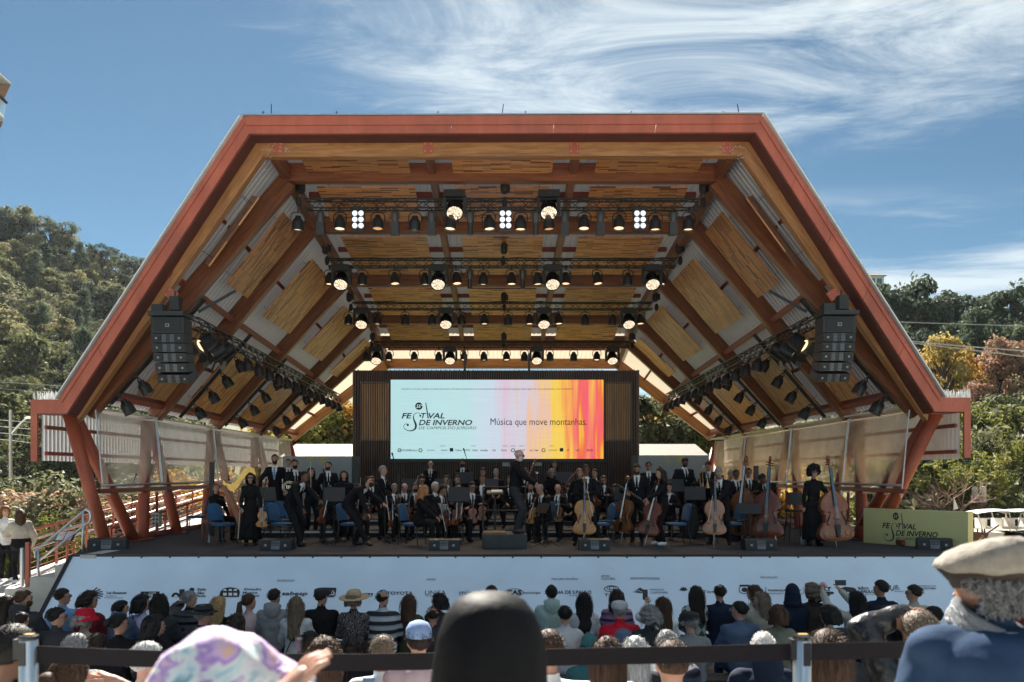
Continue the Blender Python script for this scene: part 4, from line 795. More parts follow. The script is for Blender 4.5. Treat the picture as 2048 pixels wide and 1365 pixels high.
for i, u in enumerate((719, 1011, 1277)): place(BLI, (XU(u, TY[0]), TY[0] - 0.15, TZ[0] - 0.10), 0, '%s six lamp blinder panel on the front truss' % ('left', 'middle', 'right')[i], 'six lamp blinders')
for s in (-1, 1):
 sd = 'left' if s < 0 else 'right'
 a, b = Vector((s * 7.15, 18.4, 6.55)), Vector((s * 7.0, 33.6, 6.30)); truss('long black truss under the %s roof slope' % sd, a, b)
 for i in range(13):
  t = 0.22 + 0.76 * i / 12; p = a.lerp(b, t); place(PARL if i > 8 or i % 3 == 0 else PARD, p + Vector((-s * 0.05, 0, -0.13)), R(s * 70), '%s par can from the front on the %s slope truss' % (ORD[i], sd), 'par cans on the side trusses', (R(18), 0))
 for i, (y, dz) in enumerate(((18.8, 0.0), (19.5, -0.1), (20.2, 0.02))): place(FRE, Vector((s * 7.0, y, 6.45 + dz)), R(s * (35 + 25 * i)), '%s barn door spotlight by the %s speaker stack' % (('front', 'middle', 'rear')[i], sd), 'barn door spotlights')
 for k, y in enumerate((19.0, 22.55, 26.25, 30.2)):
  p0, p1 = slope(s, 0.50, y, -0.22), slope(s, 0.97, y - (0.5 if k == 0 else 0), -0.18); bt = thing('lighting_pipe', '%s black lighting pipe along the lower %s slope' % (('front', 'second', 'third', 'rear')[k], sd), 'pipe', p0)
  q = MB(); q.tube([p0, p1], 0.028, 8); q.tube([p0 + Vector((0, 0.14, 0.0)), p1 + Vector((0, 0.14, 0.0))], 0.028, 8); q.build('tube', TR, bt)
  q = MB(); q.tube([p0.lerp(p1, j / 10) + Vector((0, 0.05 * math.sin(j * 2.1), -0.05 + 0.03 * math.cos(j * 3))) for j in range(11)], 0.014, 5); q.build('cable', RUBBER, bt)
  m = 2 if k == 0 else 4
  for i in range(m):
   t = (0.72, 0.90)[i] if m == 2 else 0.24 + 0.19 * i; p = p0.lerp(p1, t); place(PARD if (i + k) % 3 else PARL, p + Vector((0, -0.02, -0.03)), R(s * 60), '%s par can from the top on the %s lower %s pipe' % (ORD[i], ('front', 'second', 'third', 'rear')[k], sd), 'par cans on the side pipes', (R(34), R(s * 6)))
def spot(loc, aim, energy, size=R(62)):
 l = bpy.data.lights.new('stage_spot', 'SPOT'); l.energy = energy; l.spot_size = size; l.spot_blend = 0.8; l.color = (1.0, 0.72, 0.45); l.shadow_soft_size = 0.14
 o = bpy.data.objects.new('stage_spot', l); COL.objects.link(o); o.location = loc; o.rotation_euler = (Vector(aim) - Vector(loc)).to_track_quat('-Z', 'Y').to_euler()
for k in (1, 2, 3):
 for u in HEADS[k]:
  x = XU(u, TY[k]); spot((x, TY[k] - 0.42, TZ[k] - 0.70), (x * 0.8, TY[k] - 5.0, 1.5), 150)
GRILLE = M('speaker_grille', (0.014, 0.016, 0.019), 0.6, var=0.25, scale=90)
CAB = M('speaker_cabinet', (0.022, 0.025, 0.030), 0.5, var=0.15, scale=20)
def line_array(s, u, v0, label):
 d = 17.0; x = XU(u, d); top = ZV(v0, d); la = thing('line_array_speaker', label, 'speaker', (x, d, top)); yaw = R(7 * s)
 q = MB(); q.box((x, d + 0.25, top - 0.03), (0.76, 0.55, 0.09)); q.build('rigging_frame', CAB, la)
 q = MB(); q.tube([(x + 0.1, d + 0.25, top + 0.5), (x + 0.1, d + 0.25, top)], 0.018, 6); q.box((x + 0.12, d + 0.25, top + 0.22), (0.2, 0.22, 0.3)); q.box((x - 0.22, d + 0.2, top + 0.1), (0.24, 0.25, 0.16)); q.build('hoist', BLACK, la)
 z = top - 0.09; tilt = 0; yy = d
 for i in range(6):
  h = 0.36 if i == 0 else 0.195; tilt = [0, 1, 3, 6, 12, 22][i]; w = 0.70; rot = Euler((R(tilt), 0, 0)).to_matrix()
  c = Vector((x + (0.015 * i * (1 if s < 0 else -1)), yy + 0.30 + (0.02, 0.0, 0.01, 0.03, 0.07, 0.14)[i], z - h / 2))
  q = MB(); q.box(c, (w, 0.44, h - 0.014), rot); cb = q.build('cabinet', CAB, la)
  f = lambda dx, dz, sx, sz, mt, nm, dy=-0.226: MB().box(c + rot @ Vector((dx, dy, dz)), (sx, 0.014, sz), rot).build(nm, mt, cb)
  if i == 0: f(0, 0, 0.58, 0.28, GRILLE, 'grille'); f(0, 0, 0.085, 0.07, M('badge_grey', (0.3, 0.3, 0.3), 0.4), 'badge', -0.236); f(0, 0, 0.05, 0.035, BLACK, 'badge', -0.246)
  else:
   for sx in (-1, 1):
    f(sx * 0.245, 0, 0.18, 0.14, GRILLE, 'grille'); f(sx * 0.245, 0, 0.04, 0.04, M('badge_grey', (0.3, 0.3, 0.3), 0.4), 'badge', -0.236)
    f(sx * 0.085, 0, 0.08, 0.165, M('horn_grey', (0.16, 0.17, 0.19), 0.4), 'horn', -0.22)
    for j in range(5): f(sx * 0.085, -0.064 + 0.032 * j, 0.065, 0.010, BLACK, 'horn_fin', -0.232)
  z -= h * math.cos(R(tilt))
line_array(-1, 331, 624, 'tall black line array speaker hanging under the roof slope with hills behind its left')
line_array(1, 1683, 622, 'tall black line array speaker hanging beside the autumn trees')
for nm, s in (('left', -1), ('right', 1)):
 a = Vector((s * 6.95, 18.2, 6.75)); b = Vector((s * 6.2, 18.5, 7.3)); t = thing('speaker_spreader', 'thin black spreader bar above the %s line array' % nm, 'bar', a); q = MB(); q.bar(a, b, 0.06, 0.06); q.build('bar', BLACK, t)
def build_curtains():
 m, N, L, b = new_mat('clear_plastic_sheet'); out = N['Material Output']; b.inputs['Base Color'].default_value = (0.82, 0.78, 0.72, 1); b.inputs['Roughness'].default_value = 0.28
 tr = N.new('ShaderNodeBsdfTransparent'); tr.inputs[0].default_value = (0.93, 0.91, 0.88, 1); tl = N.new('ShaderNodeBsdfTranslucent'); tl.inputs[0].default_value = (0.85, 0.80, 0.72, 1)
 tc = N.new('ShaderNodeTexCoord'); n = N.new('ShaderNodeTexNoise'); n.inputs['Scale'].default_value = 1.6; n.inputs['Detail'].default_value = 4; L.new(tc.outputs['Object'], n.inputs[0])
 mr = N.new('ShaderNodeMapRange'); mr.inputs[1].default_value = 0.3; mr.inputs[2].default_value = 0.7; mr.inputs[3].default_value = 0.48; mr.inputs[4].default_value = 0.70; L.new(n.outputs[0], mr.inputs[0])
 m1 = N.new('ShaderNodeMixShader'); m1.inputs[0].default_value = 0.55; L.new(b.outputs[0], m1.inputs[1]); L.new(tl.outputs[0], m1.inputs[2])
 m2 = N.new('ShaderNodeMixShader'); L.new(mr.outputs[0], m2.inputs[0]); L.new(m1.outputs[0], m2.inputs[1]); L.new(tr.outputs[0], m2.inputs[2]); L.new(m2.outputs[0], out.inputs[0])
 ys = [18.0, 21.2, 25.4, 30.2, 34.5]
 for s in (-1, 1):
  for k in range(4):
   y0, y1 = ys[k] + 0.04, ys[k + 1] - 0.04; nm = ('front', 'second', 'third', 'rear')[k]; sd = 'left' if s < 0 else 'right'
   t = thing('plastic_curtain', '%s clear plastic curtain panel along the %s side of the stage' % (nm, sd), 'curtain', (s * 9.02, (y0 + y1) / 2, 2.58), 'plastic curtains')
   q = MB(); nx, nz = 26, 12
   for j in range(nz + 1):
    for i in range(nx + 1):
     f = i / nx; g = j / nz; e = min(f, 1 - f); x = s * (9.04 + 0.30 * (1 - g) * 0) + 0.03 * math.sin(f * 31 + k) * math.exp(-e * 9) + 0.02 * mnoise.noise(Vector((f * 5, g * 4, k + 3 * s)))
     q.v.append((x + s * 0.30 * g * 0.6, y0 + (y1 - y0) * f, 2.56 + g * (4.46 - 2.56) - 0.05 * math.sin(f * PI) * g))
   q.f = [(j * (nx + 1) + i, j * (nx + 1) + i + 1, (j + 1) * (nx + 1) + i + 1, (j + 1) * (nx + 1) + i) for j in range(nz) for i in range(nx)]; q.build('sheet', m, t, 'all')
   for yy in (y0, y1): q = MB(); q.tube([(s * 9.03, yy, 2.5), (s * 9.22, yy, 4.5)], 0.016, 6); q.build('edge_pole', STEEL, t)
build_curtains()
# ------------------------------------------------------------------ vegetation and distance
def leaf_mat(name, cols, tr=0.35, rough=0.6):
 m, N, L, b = new_mat(name); MATS[name] = m; out = N['Material Output']; b.inputs['Roughness'].default_value = rough; b.inputs['Specular IOR Level'].default_value = 0.25
 oi = N.new('ShaderNodeObjectInfo'); geo = N.new('ShaderNodeNewGeometry'); n = N.new('ShaderNodeTexNoise'); n.inputs['Scale'].default_value = 0.55; n.inputs['Detail'].default_value = 6; n.inputs['Roughness'].default_value = 0.75; L.new(geo.outputs['Position'], n.inputs[0])
 a = N.new('ShaderNodeMath'); a.operation = 'MULTIPLY_ADD'; L.new(oi.outputs['Random'], a.inputs[0]); a.inputs[1].default_value = 0.55; a.inputs[2].default_value = -0.27
 s = N.new('ShaderNodeMath'); s.operation = 'ADD'; L.new(n.outputs[0], s.inputs[0]); L.new(a.outputs[0], s.inputs[1])
 r = N.new('ShaderNodeValToRGB'); e = r.color_ramp.elements; k = len(cols)
 e[0].position = 0.22; e[0].color = (*cols[0], 1); e[1].position = 0.80; e[1].color = (*cols[-1], 1)
 for i in range(1, k - 1): x = e.new(0.22 + 0.58 * i / (k - 1)); x.color = (*cols[i], 1)
 L.new(s.outputs[0], r.inputs[0]); L.new(r.outputs[0], b.inputs['Base Color'])
 t = N.new('ShaderNodeBsdfTranslucent'); L.new(r.outputs[0], t.inputs[0]); mx = N.new('ShaderNodeMixShader'); mx.inputs[0].default_value = tr; L.new(b.outputs[0], mx.inputs[1]); L.new(t.outputs[0], mx.inputs[2]); L.new(mx.outputs[0], out.inputs[0]); return m
OLIVE = leaf_mat('olive_foliage', ((0.040, 0.058, 0.022), (0.095, 0.11, 0.045), (0.16, 0.16, 0.07), (0.24, 0.21, 0.10)), 0.55)
PINE = leaf_mat('pine_foliage', ((0.050, 0.072, 0.045), (0.085, 0.112, 0.065), (0.13, 0.155, 0.085)), 0.5)
GOLD = leaf_mat('golden_foliage', ((0.30, 0.16, 0.03), (0.50, 0.28, 0.05), (0.42, 0.33, 0.10)), 0.45)
PINK = leaf_mat('faded_pink_foliage', ((0.28, 0.15, 0.09), (0.42, 0.24, 0.16), (0.36, 0.28, 0.16)), 0.4)
SAGE = leaf_mat('grey_green_foliage', ((0.06, 0.07, 0.035), (0.13, 0.14, 0.07), (0.26, 0.25, 0.15)), 0.5)
LIME = leaf_mat('bright_shrub_foliage', ((0.06, 0.08, 0.02), (0.14, 0.16, 0.035), (0.28, 0.27, 0.07)), 0.45)
BARK = M('bark', (0.10, 0.07, 0.05), 0.9, var=0.3, scale=3, bump=0.4, bscale=20)
TWIG = M('dry_twig', (0.30, 0.20, 0.16), 0.9, var=0.3, scale=5)
def leaves(mb, c, r, n, size, rng, flat=0.55, droop=0.0):
 """n small leaf-spray faces through the outer shell of a clump"""
 for _ in range(n):
  d = Vector((rng.gauss(0, 1), rng.gauss(0, 1), rng.gauss(0, 1))).normalized(); k = (0.45 + 0.6 * rng.random() ** 0.6)
  p = Vector(c) + Vector((d.x * r[0], d.y * r[1], d.z * r[2])) * k; up = (d * 0.8 + Vector((rng.uniform(-1, 1), rng.uniform(-1, 1), 0.6 * rng.random() + 0.1 - droop))).normalized()
  x = up.orthogonal().normalized(); x = Matrix.Rotation(rng.uniform(0, 6.28), 3, up) @ x; y = up.cross(x); s = size * rng.uniform(0.6, 1.35); w = s * flat
  b = len(mb.v); mb.v += [tuple(p - x * s * 0.5), tuple(p + y * w * 0.5 + up * s * 0.08), tuple(p + x * s * 0.6), tuple(p - y * w * 0.5 + up * s * 0.08)]; mb.f.append((b, b + 1, b + 2, b + 3))
def crown(kind, seed):
 rng = random.Random(seed); lf = MB(); tk = MB()
 if kind == 'broad':
  h = 1.0; tk.tube([(0, 0, -0.05), (0.02, 0, 0.25), (-0.01, 0.02, 0.55), (0, 0, 0.8)], [0.045, 0.032, 0.022, 0.008], 7)
  for i in range(38):
   a = rng.uniform(0, 6.28); z = rng.uniform(0.22, 0.92); rad = 0.40 * math.sin(min(1, (1.06 - z) / 0.62) * PI / 2) * math.sqrt(rng.random()); c = Vector((rad * math.cos(a), rad * math.sin(a), z)); k = rng.uniform(0.07, 0.15)
   tk.tube([(0, 0, max(0.15, z - 0.25)), c * 0.6 + Vector((0, 0, z * 0.4 - 0.05)), c], [0.014, 0.009, 0.003], 4, False); leaves(lf, c, (k, k, k * 0.72), 70, 0.050, rng)
 elif kind == 'pine':
  tk.tube([(0, 0, -0.05), (0.01, 0, 0.5), (0, 0, 0.97)], [0.028, 0.020, 0.004], 7)
  for i in range(44):
   z = 0.16 + 0.80 * (i / 44) + rng.uniform(-0.02, 0.02); a = i * 2.4 + rng.uniform(-.4, .4); ln = (0.27 * (1 - z) ** 0.75 + 0.035) * rng.uniform(0.7, 1.25); e = Vector((ln * math.cos(a), ln * math.sin(a), z + rng.uniform(-0.01, 0.05)))
   tk.tube([(0, 0, z), e], [0.007, 0.002], 4, False)
   for f in (0.5, 0.95): leaves(lf, Vector((0, 0, z)).lerp(e, f), (0.065, 0.065, 0.035), 26, 0.050, rng, 0.4)
 elif kind == 'umbrella':       # araucaria: bare trunk with a flat crown
  tk.tube([(0, 0, -0.05), (0.01, 0, 0.5), (0, 0, 0.93)], [0.022, 0.018, 0.010], 7)
  for i in range(22):
   a = i * 2.4; ln = rng.uniform(0.12, 0.30); z = 0.80 + rng.uniform(0, 0.14); e = Vector((ln * math.cos(a), ln * math.sin(a), z + ln * 0.25)); tk.tube([(0, 0, z - 0.03), (e.x * .6, e.y * .6, z), e], [0.008, 0.006, 0.003], 4, False); leaves(lf, e, (0.07, 0.07, 0.04), 40, 0.05, rng, 0.4)
 elif kind == 'shrub':
  for i in range(20):
   a = rng.uniform(0, 6.28); rad = 0.42 * math.sqrt(rng.random()); z = rng.uniform(0.15, 0.85) * (1 - 0.6 * (rad / 0.45) ** 2); c = Vector((rad * math.cos(a), rad * math.sin(a), z)); tk.tube([(c.x * 0.2, c.y * 0.2, -0.05), c * 0.7, c], [0.012, 0.008, 0.003], 4, False); leaves(lf, c, (0.14, 0.14, 0.12), 60, 0.07, rng)
 elif kind == 'upright':
  for i in range(26):
   a = rng.uniform(0, 6.28); rad = 0.36 * math.sqrt(rng.random()); top = Vector((rad * 1.3 * math.cos(a), rad * 1.3 * math.sin(a), rng.uniform(0.5, 1.0))); b0 = Vector((rad * 0.5 * math.cos(a), rad * .5 * math.sin(a), -0.05)); tk.tube([b0, top], [0.010, 0.003], 4, False)
   for f in (0.45, 0.6, 0.75, 0.9, 1.0): leaves(lf, b0.lerp(top, f), (0.055, 0.055, 0.08), 12, 0.075, rng, 0.35)
 else:                          # bare twigs
  def grow(p, d, ln, r, lv):
   e = p + d * ln; tk.tube([p, p.lerp(e, 0.5) + Vector((rng.uniform(-1, 1), rng.uniform(-1, 1), 0)) * ln * 0.06, e], [r, r * 0.8, r * 0.55], 4, False)
   if lv == 0: return
   for _ in range(3 if lv > 1 else 4): grow(p.lerp(e, rng.uniform(0.45, 1)), (d + Vector((rng.gauss(0, .5), rng.gauss(0, .5), rng.gauss(0.12, .3)))).normalized(), ln * rng.uniform(0.55, 0.85), r * 0.6, lv - 1)
  for i in range(6): a = i * 1.05 + rng.uniform(-.3, .3); grow(Vector((0, 0, 0)), Vector((0.6 * math.cos(a), 0.6 * math.sin(a), 0.8)).normalized(), 0.34, 0.014, 3)
 return lf, tk
PROTO = {}
def plant(name, kind, variant, mat, loc, h, w=None, label=None, cat='tree', group=None, crown_name='crown', tw=None):
 key = (kind, variant, mat.name)
 if key not in PROTO:
  lf, tk = crown(kind, hash((kind == 'broad', variant, kind[0])) % 999 if False else sum(map(ord, kind)) * 10 + variant); PROTO[key] = (lf.mesh('crown', mat) if lf.f else None, tk.mesh('trunk', tw or BARK))
 me, tk = PROTO[key]; t = thing(name, label, cat, loc, group); w = w or h
 t.scale = (w, w, h); t.rotation_euler = (0, 0, random.uniform(0, 6.28))
 for nm, d in ((crown_name, me), ('trunk' if kind in ('broad', 'pine', 'umbrella') else 'stems', tk)):
  if d is None: continue
  o = bpy.data.objects.new(nm, d); COL.objects.link(o); o.parent = t
 return t
def build_nature():
 rng = random.Random(11)
 n = 0; LB = {'broad': 'leafy olive green tree on the wooded hillside left of the stage', 'pine': 'dark narrow conifer on the wooded hillside left of the stage', 'pale': 'pale grey green tree on the wooded hillside left of the stage', 'umbrella': 'flat topped tree on the ridge of the wooded hillside'}
 pts = []
 for row in range(21):
  d = 66 + row * 6.4 + rng.uniform(-1, 1); step = 60 - row * 1.0
  for u in range(-60, 400, int(step)):
   uu = u + rng.uniform(-16, 16) + (row % 2) * step / 2; x = XU(uu, d); y = d + rng.uniform(-2.5, 2.5)
   if uu > 320 and row < 13: continue
   pts.append((x, y, row))
 for x, y, row in pts:
  k = rng.random(); h = rng.uniform(5.0, 7.5) + row * .18 + (4 if rng.random() < .12 else 0); z = ground_z(x, y) - h * .12
  if k < 0.15 and row > 3: plant('conifer_tree', 'pine', rng.randrange(2), PINE, (x, y, z), h * 1.3, h * 1.0, LB['pine'], group='hillside trees')
  elif k < 0.45: plant('hillside_tree', 'broad', rng.randrange(3), SAGE, (x, y, z), h * 0.9, h * 1.0, LB['pale'], group='hillside trees')
  else: plant('hillside_tree', 'broad', rng.randrange(4), OLIVE, (x, y, z), h, h * rng.uniform(0.95, 1.25), LB['broad'], group='hillside trees')
 for u, d in ((258, 191), (276, 193), (205, 192), (75, 193), (125, 192)): x = XU(u, d); plant('ridge_tree', 'umbrella', 0, PINE, (x, d, ground_z(x, d) - 0.3), rng.uniform(10, 12), 12, LB['umbrella'], group='ridge trees')
 for i in range(20):
  d = rng.uniform(46, 58); u = (560 + i * 17) if i < 10 else (1275 + (i - 10) * 26); x = XU(u, d); h = rng.uniform(5.5, 9.0); plant('rear_tree', 'broad', i % 4, (GOLD, OLIVE, LIME, SAGE)[i % 4], (x, d, 0), h, h, ('golden', 'olive', 'bright green', 'grey green')[i % 4] + ' tree glimpsed behind the %s side of the stage' % ('left' if i < 10 else 'right'), group='trees behind the stage')
 uw = MB()
 for _ in range(1500):
  d = rng.uniform(58, 192); u = rng.uniform(-80, 420); x = XU(u, d); leaves(uw, (x, d, ground_z(x, d) + 0.9), (2.0, 2.0, 1.4), 22, 0.75, rng)
 tag(uw.build('undergrowth', SAGE), 'dense scrub between the trees on the left hillside', 'undergrowth', kind='stuff')
 uw = MB()
 for _ in range(900):
  d = rng.uniform(43, 112); u = rng.uniform(1560, 2120); x = XU(u, d); leaves(uw, (x, d, ground_z(x, d) + 0.7), (1.6, 1.6, 1.2), 20, 0.6, rng)
 tag(uw.build('undergrowth', SAGE), 'dense scrub on the bank right of the stage', 'undergrowth', kind='stuff')
 crest = [(1755, 560), (1790, 575), (1822, 553), (1850, 590), (1880, 585), (1915, 572), (1950, 610), (1985, 575), (2020, 568), (2060, 600), (1770, 640), (1840, 650), (1905, 640), (1965, 650), (2030, 640), (2075, 640), (1800, 690), (1870, 700), (1940, 690), (2000, 690), (1700, 690)]
 for i, (u, v) in enumerate(crest):
  d = 104 - (12 if v > 605 else 0) - (10 if v > 660 else 0) + rng.uniform(-3, 3); x = XU(u, d); z = ground_z(x, d) - 0.5; h = ZV(v, d) - z
  plant('crest_tree', 'broad' if i % 3 else 'pine', i % 3 if i % 3 == 0 else i % 4, PINE, (x, d, z), h, min(h * 0.8, 13) if i % 3 else h * 0.9, '%s of the dark green trees on the right crest%s' % (ordl(*((i, 10) if i < 10 else (i - 10, 6) if i < 16 else ((1, 2, 3, 4, 0)[i - 16], 5))), ' skyline' if i < 10 else ', second tier' if i < 16 else ', lowest tier'), group='crest trees')
 for i, (u, v, d, mt, nm, lb, hh) in enumerate(((1890, 665, 74, GOLD, 'golden_tree', 'golden yellow autumn tree on the bank right of the roof', 8.4), (1925, 690, 76, GOLD, 'golden_tree', 'smaller golden autumn tree beside the brightest yellow one', 7.0), (2000, 672, 78, PINK, 'faded_tree', 'pink leaved tree near the power cables on the right bank', 8.4), (2052, 668, 76, PINK, 'faded_tree', 'pink leaved tree at the edge of the picture on the right bank', 8.4), (1960, 760, 68, PINK, 'faded_tree', 'rust coloured sparse tree below the golden tree', 5.6))):
  x = XU(u, d); zt = ZV(v, d); plant(nm, 'broad', i % 4, mt, (x, d, zt - hh), hh, hh * 0.82, lb)
 for i in range(34):
  d = rng.uniform(58, 72); u = rng.uniform(1770, 2090); x = XU(u, d); h = rng.uniform(3, 5.2); plant('bank_shrub', 'shrub', i % 3, (SAGE, OLIVE, LIME)[i % 3], (x, d, ground_z(x, d) - 0.2), h, h * 1.3, 'grey green shrub on the bank above the road' if i % 3 == 0 else 'olive shrub on the bank above the road' if i % 3 == 1 else 'yellow green shrub on the bank above the road', 'shrub', 'shrubs above the road', 'foliage')
 for i in range(30):
  d = rng.uniform(44.5, 53); u = rng.uniform(1700, 2090); x = XU(u, d); h = rng.uniform(1.9, 4.0); plant('lakeside_shrub', 'upright' if i % 2 else 'shrub', i % 3, LIME if i % 3 else OLIVE, (x, d, ground_z(x, d) - 0.1), h, h * 1.15, 'tall sunlit shrub behind the lake' if i % 3 else 'dark rounded shrub behind the lake', 'shrub', 'shrubs behind the lake', 'foliage')
 for u, v, d, h in ((1895, 1015, 43.2, 4.3), (1935, 1005, 43.5, 2.6)): x = XU(u, d); plant('bare_tree', 'bare', int(h), TWIG, (x, d, ground_z(x, d)), h, h * 1.1, 'bare twiggy tree leaning over the lake shore behind the yellow sign' if h > 4 else 'small bare tree by the two pale posts', tw=TWIG)
 for i in range(26):
  d = rng.uniform(27, 34); u = -60 + i * 20 + rng.uniform(-12, 12)
  if u > 330: break
  x = XU(u, d); h = rng.uniform(2.4, 3.5); plant('dry_hedge_bush', 'bare' if i % 3 == 0 else 'shrub', i % 3, (PINK if i % 3 == 1 else SAGE), (x, d, 0.1), h, h * 1.25, 'bare twiggy bush in the dry hedge behind the ramp' if i % 3 == 0 else 'faded brown bush in the dry hedge behind the ramp' if i % 3 == 1 else 'grey green bush in the dry hedge behind the ramp', 'bush', 'dry hedge behind the ramp', 'foliage', tw=TWIG)
 for i in range(26):
  d = rng.uniform(22.0, 25.5); u = -50 + i * 16 + rng.uniform(-8, 8); x = XU(u, d)
  if x > -12.0: continue
  h = rng.uniform(1.0, 2.0); plant('ramp_plant', 'upright', i % 3, LIME, (x, d, 0.0), h, h * 1.1, 'bright leafy plant growing behind the red ramp railing', 'plant', 'plants behind the ramp railing', 'foliage')
 for i in range(22):
  d = rng.uniform(36, 48); u = rng.choice((rng.uniform(330, 720), rng.uniform(1270, 1760))); x = XU(u, d); h = rng.uniform(2.5, 4.6); plant('back_shrub', 'shrub', i % 3, LIME if i % 2 else GOLD, (x, d, 0.0), h, h * 1.2, 'sunlit shrub behind the back of the pavilion' if i % 2 else 'golden shrub behind the back of the pavilion', 'shrub', 'shrubs behind the pavilion', 'foliage')
build_nature()
# ------------------------------------------------------------------ distant buildings, boats, wires
def build_far():
 GL = M('window_glass', (0.10, 0.16, 0.20), 0.08, var=0.2, spec=0.8); TILE = M('roof_tile', (0.20, 0.12, 0.09), 0.8, var=0.2)
 d = 126; x0, x1 = XU(1722, d), XU(1768, d); zt = ZV(552, d); cx = (x0 + x1) / 2; w = x1 - x0
 t = thing('apartment_tower', 'white apartment tower with brown hipped roof above the trees', 'building', (cx, d, 8)); q = MB(); q.box((cx, d + 3, (8 + zt) / 2), (w, 6, zt - 8)); q.build('wall', WHITE, t)
 q = MB(); z2 = ZV(538, d); q.add([(x0 - .4, d - .4, zt), (x1 + .4, d - .4, zt), (x1 + .4, d + 6.4, zt), (x0 - .4, d + 6.4, zt), (cx - .8, d + 3, z2), (cx + .8, d + 3, z2)], [(0, 1, 5, 4), (1, 2, 5), (2, 3, 4, 5), (3, 0, 4), (3, 2, 1, 0)]); q.build('roof', TILE, t)
 for f in range(7):
  z = zt - 0.9 - f * 1.75
  for i in range(3): xx = x0 + w * (0.2 + 0.3 * i); q = MB(); q.box((xx, d - 0.02, z), (w * 0.2, 0.08, 0.95)); q.build('window', GL, t)
  q = MB(); q.box((cx, d - 0.08, z - 0.75), (w + 0.1, 0.2, 0.14)); q.build('floor_band', TILE, t)
 d = 30; t = thing('corner_building', 'building corner with balconies and roof overhang cut off by the left edge', 'building', (XU(-300, d), d, 0)); q = MB(); q.box((XU(-190, d) - 3, d + 2.5, 8.4), (6, 5, 16.8)); q.build('wall', WHITE, t)
 def slab(nm, tip_u, tip_v, v_in, th, mt):
  tip = P(tip_u, tip_v, d); a = P(-230, v_in, d - 1.5); q = MB(); up = Vector((0, 0, th)); bk = Vector((-1.2, 5, 0)); q.add([tip, a, a + bk, tip + Vector((-4.2, 5, 0)), tip + up, a + up, a + bk + up, tip + Vector((-4.2, 5, 0)) + up], [(0, 1, 2, 3), (7, 6, 5, 4), (0, 4, 5, 1), (1, 5, 6, 2), (2, 6, 7, 3), (3, 7, 4, 0)]); return q.build(nm, mt, t)
 slab('roof', 21, 171, 160, .05, TILE); slab('roof_edge', 22, 169, -60, .06, WHITE); slab('balcony', 8, 238, 30, .12, WHITE); slab('balcony_slab', 5, 248, 235, .08, TILE)
 gm, N, L, b = new_mat('balcony_glass'); b.inputs['Base Color'].default_value = (0.6, 0.8, 0.85, 1); b.inputs['Alpha'].default_value = 0.45; b.inputs['Roughness'].default_value = 0.05
 q = MB(); q.add([P(13, 208, d), P(9, 232, d), P(-230, 110, d - 1), P(-230, -20, d - 1)], [(0, 1, 2, 3)]); q.build('balcony_glass', gm, t); q = MB(); q.bar(P(14, 207, d), P(-230, -30, d - 1), 0.08, 0.1); q.build('balcony_rail', BLACK, t)
 for u0, u1, lb in ((560, 712, 'white canopy glimpsed behind the stage beside the horn players'), (1268, 1420, 'white canopy glimpsed behind the stage above the trombone player')):
  d = 39; t = thing('white_canopy', lb, 'canopy', (XU((u0 + u1) / 2, d), d, 0)); xa, xb = XU(u0, d), XU(u1, d); q = MB(); z0, z1 = ZV(914, d), ZV(884, d)
  q.add([(xa, d, z0), (xb, d, z0), (xb, d + 3, z1), (xa, d + 3, z1), (xa, d, z0 - .08), (xb, d, z0 - .08), (xb, d + 3, z1 - .08), (xa, d + 3, z1 - .08)], [(0, 1, 2, 3), (7, 6, 5, 4), (0, 4, 5, 1), (1, 5, 6, 2), (2, 6, 7, 3), (3, 7, 4, 0)]); q.build('roof', M('canopy_cloth', (0.20, 0.185, 0.15), .8), t)
  for x in (xa + .1, xb - .1): q = MB(); q.box((x, d + 0.1, z0 / 2), (0.1, 0.1, z0 - 0.1)); q.build('post', STEEL, t)
  q = MB(); q.box(((xa + xb) / 2, d + 3.2, z1 / 2), (xb - xa, 0.1, z1)); q.build('wall', M('cream_wall', (0.66, 0.60, 0.50), 0.8), t)
 t = thing('retaining_wall', 'low dark retaining wall beside the road on the right bank', 'wall', (30, 56, 4)); q = MB(); q.box((34, 56, 4.9), (46, 0.4, 1.1)); q.build('face', CONC_D, t); t['kind'] = 'thing'
 for i in range(12): q = MB(); q.box((13 + i * 3.6, 55.7, 5.6), (0.16, 0.16, 1.5)); q.build('post', CONC_D, t)
 t = thing('floating_dock', 'long white floating dock across the lake', 'dock', (27, 40.2, -0.3)); q = MB(); q.box((27, 40.2, -0.02), (18, 1.8, 0.55)); q.build('deck', M('dock_white', (0.72, 0.68, 0.58), 0.6, var=.12), t); q = MB(); q.box((27, 39.28, -0.25), (18, 0.04, 0.18)); q.build('fender', RUBBER, t)
 q = MB(); q.tube([(18, 40.9, 0.75), (36, 40.9, 0.75)], 0.04, 6); q.build('rail', STEEL, t)
 for i, u in enumerate((1985, 2040, 2075)):
  d = 39.0; x = XU(u, d); b = thing('pedal_boat', ('pedal boat with white canopy nearest the yellow sign', 'pedal boat with white canopy second from the yellow sign', 'pedal boat with white canopy at the picture edge')[i], 'boat', (x, d, -0.35))
  prof = [(-1.15, 0.0), (-1.25, 0.35), (-1.1, 0.6), (1.0, 0.6), (1.25, 0.45), (1.05, 0.0)]; q = MB(); q.prism([(x + a, -0.38 + z) for a, z in prof], d - 0.6, d + 0.6); q.build('hull', WHITE, b)
  q = MB(); q.loft([[(x - 1.2 + 2.4 * k / 8, d - 0.7 + 1.4 * j / 4, 1.12 + 0.14 * math.sin(PI * k / 8) + 0.08 * math.sin(PI * j / 4)) for j in range(5)] for k in range(9)], False, False); q.build('canopy', WHITE, b)
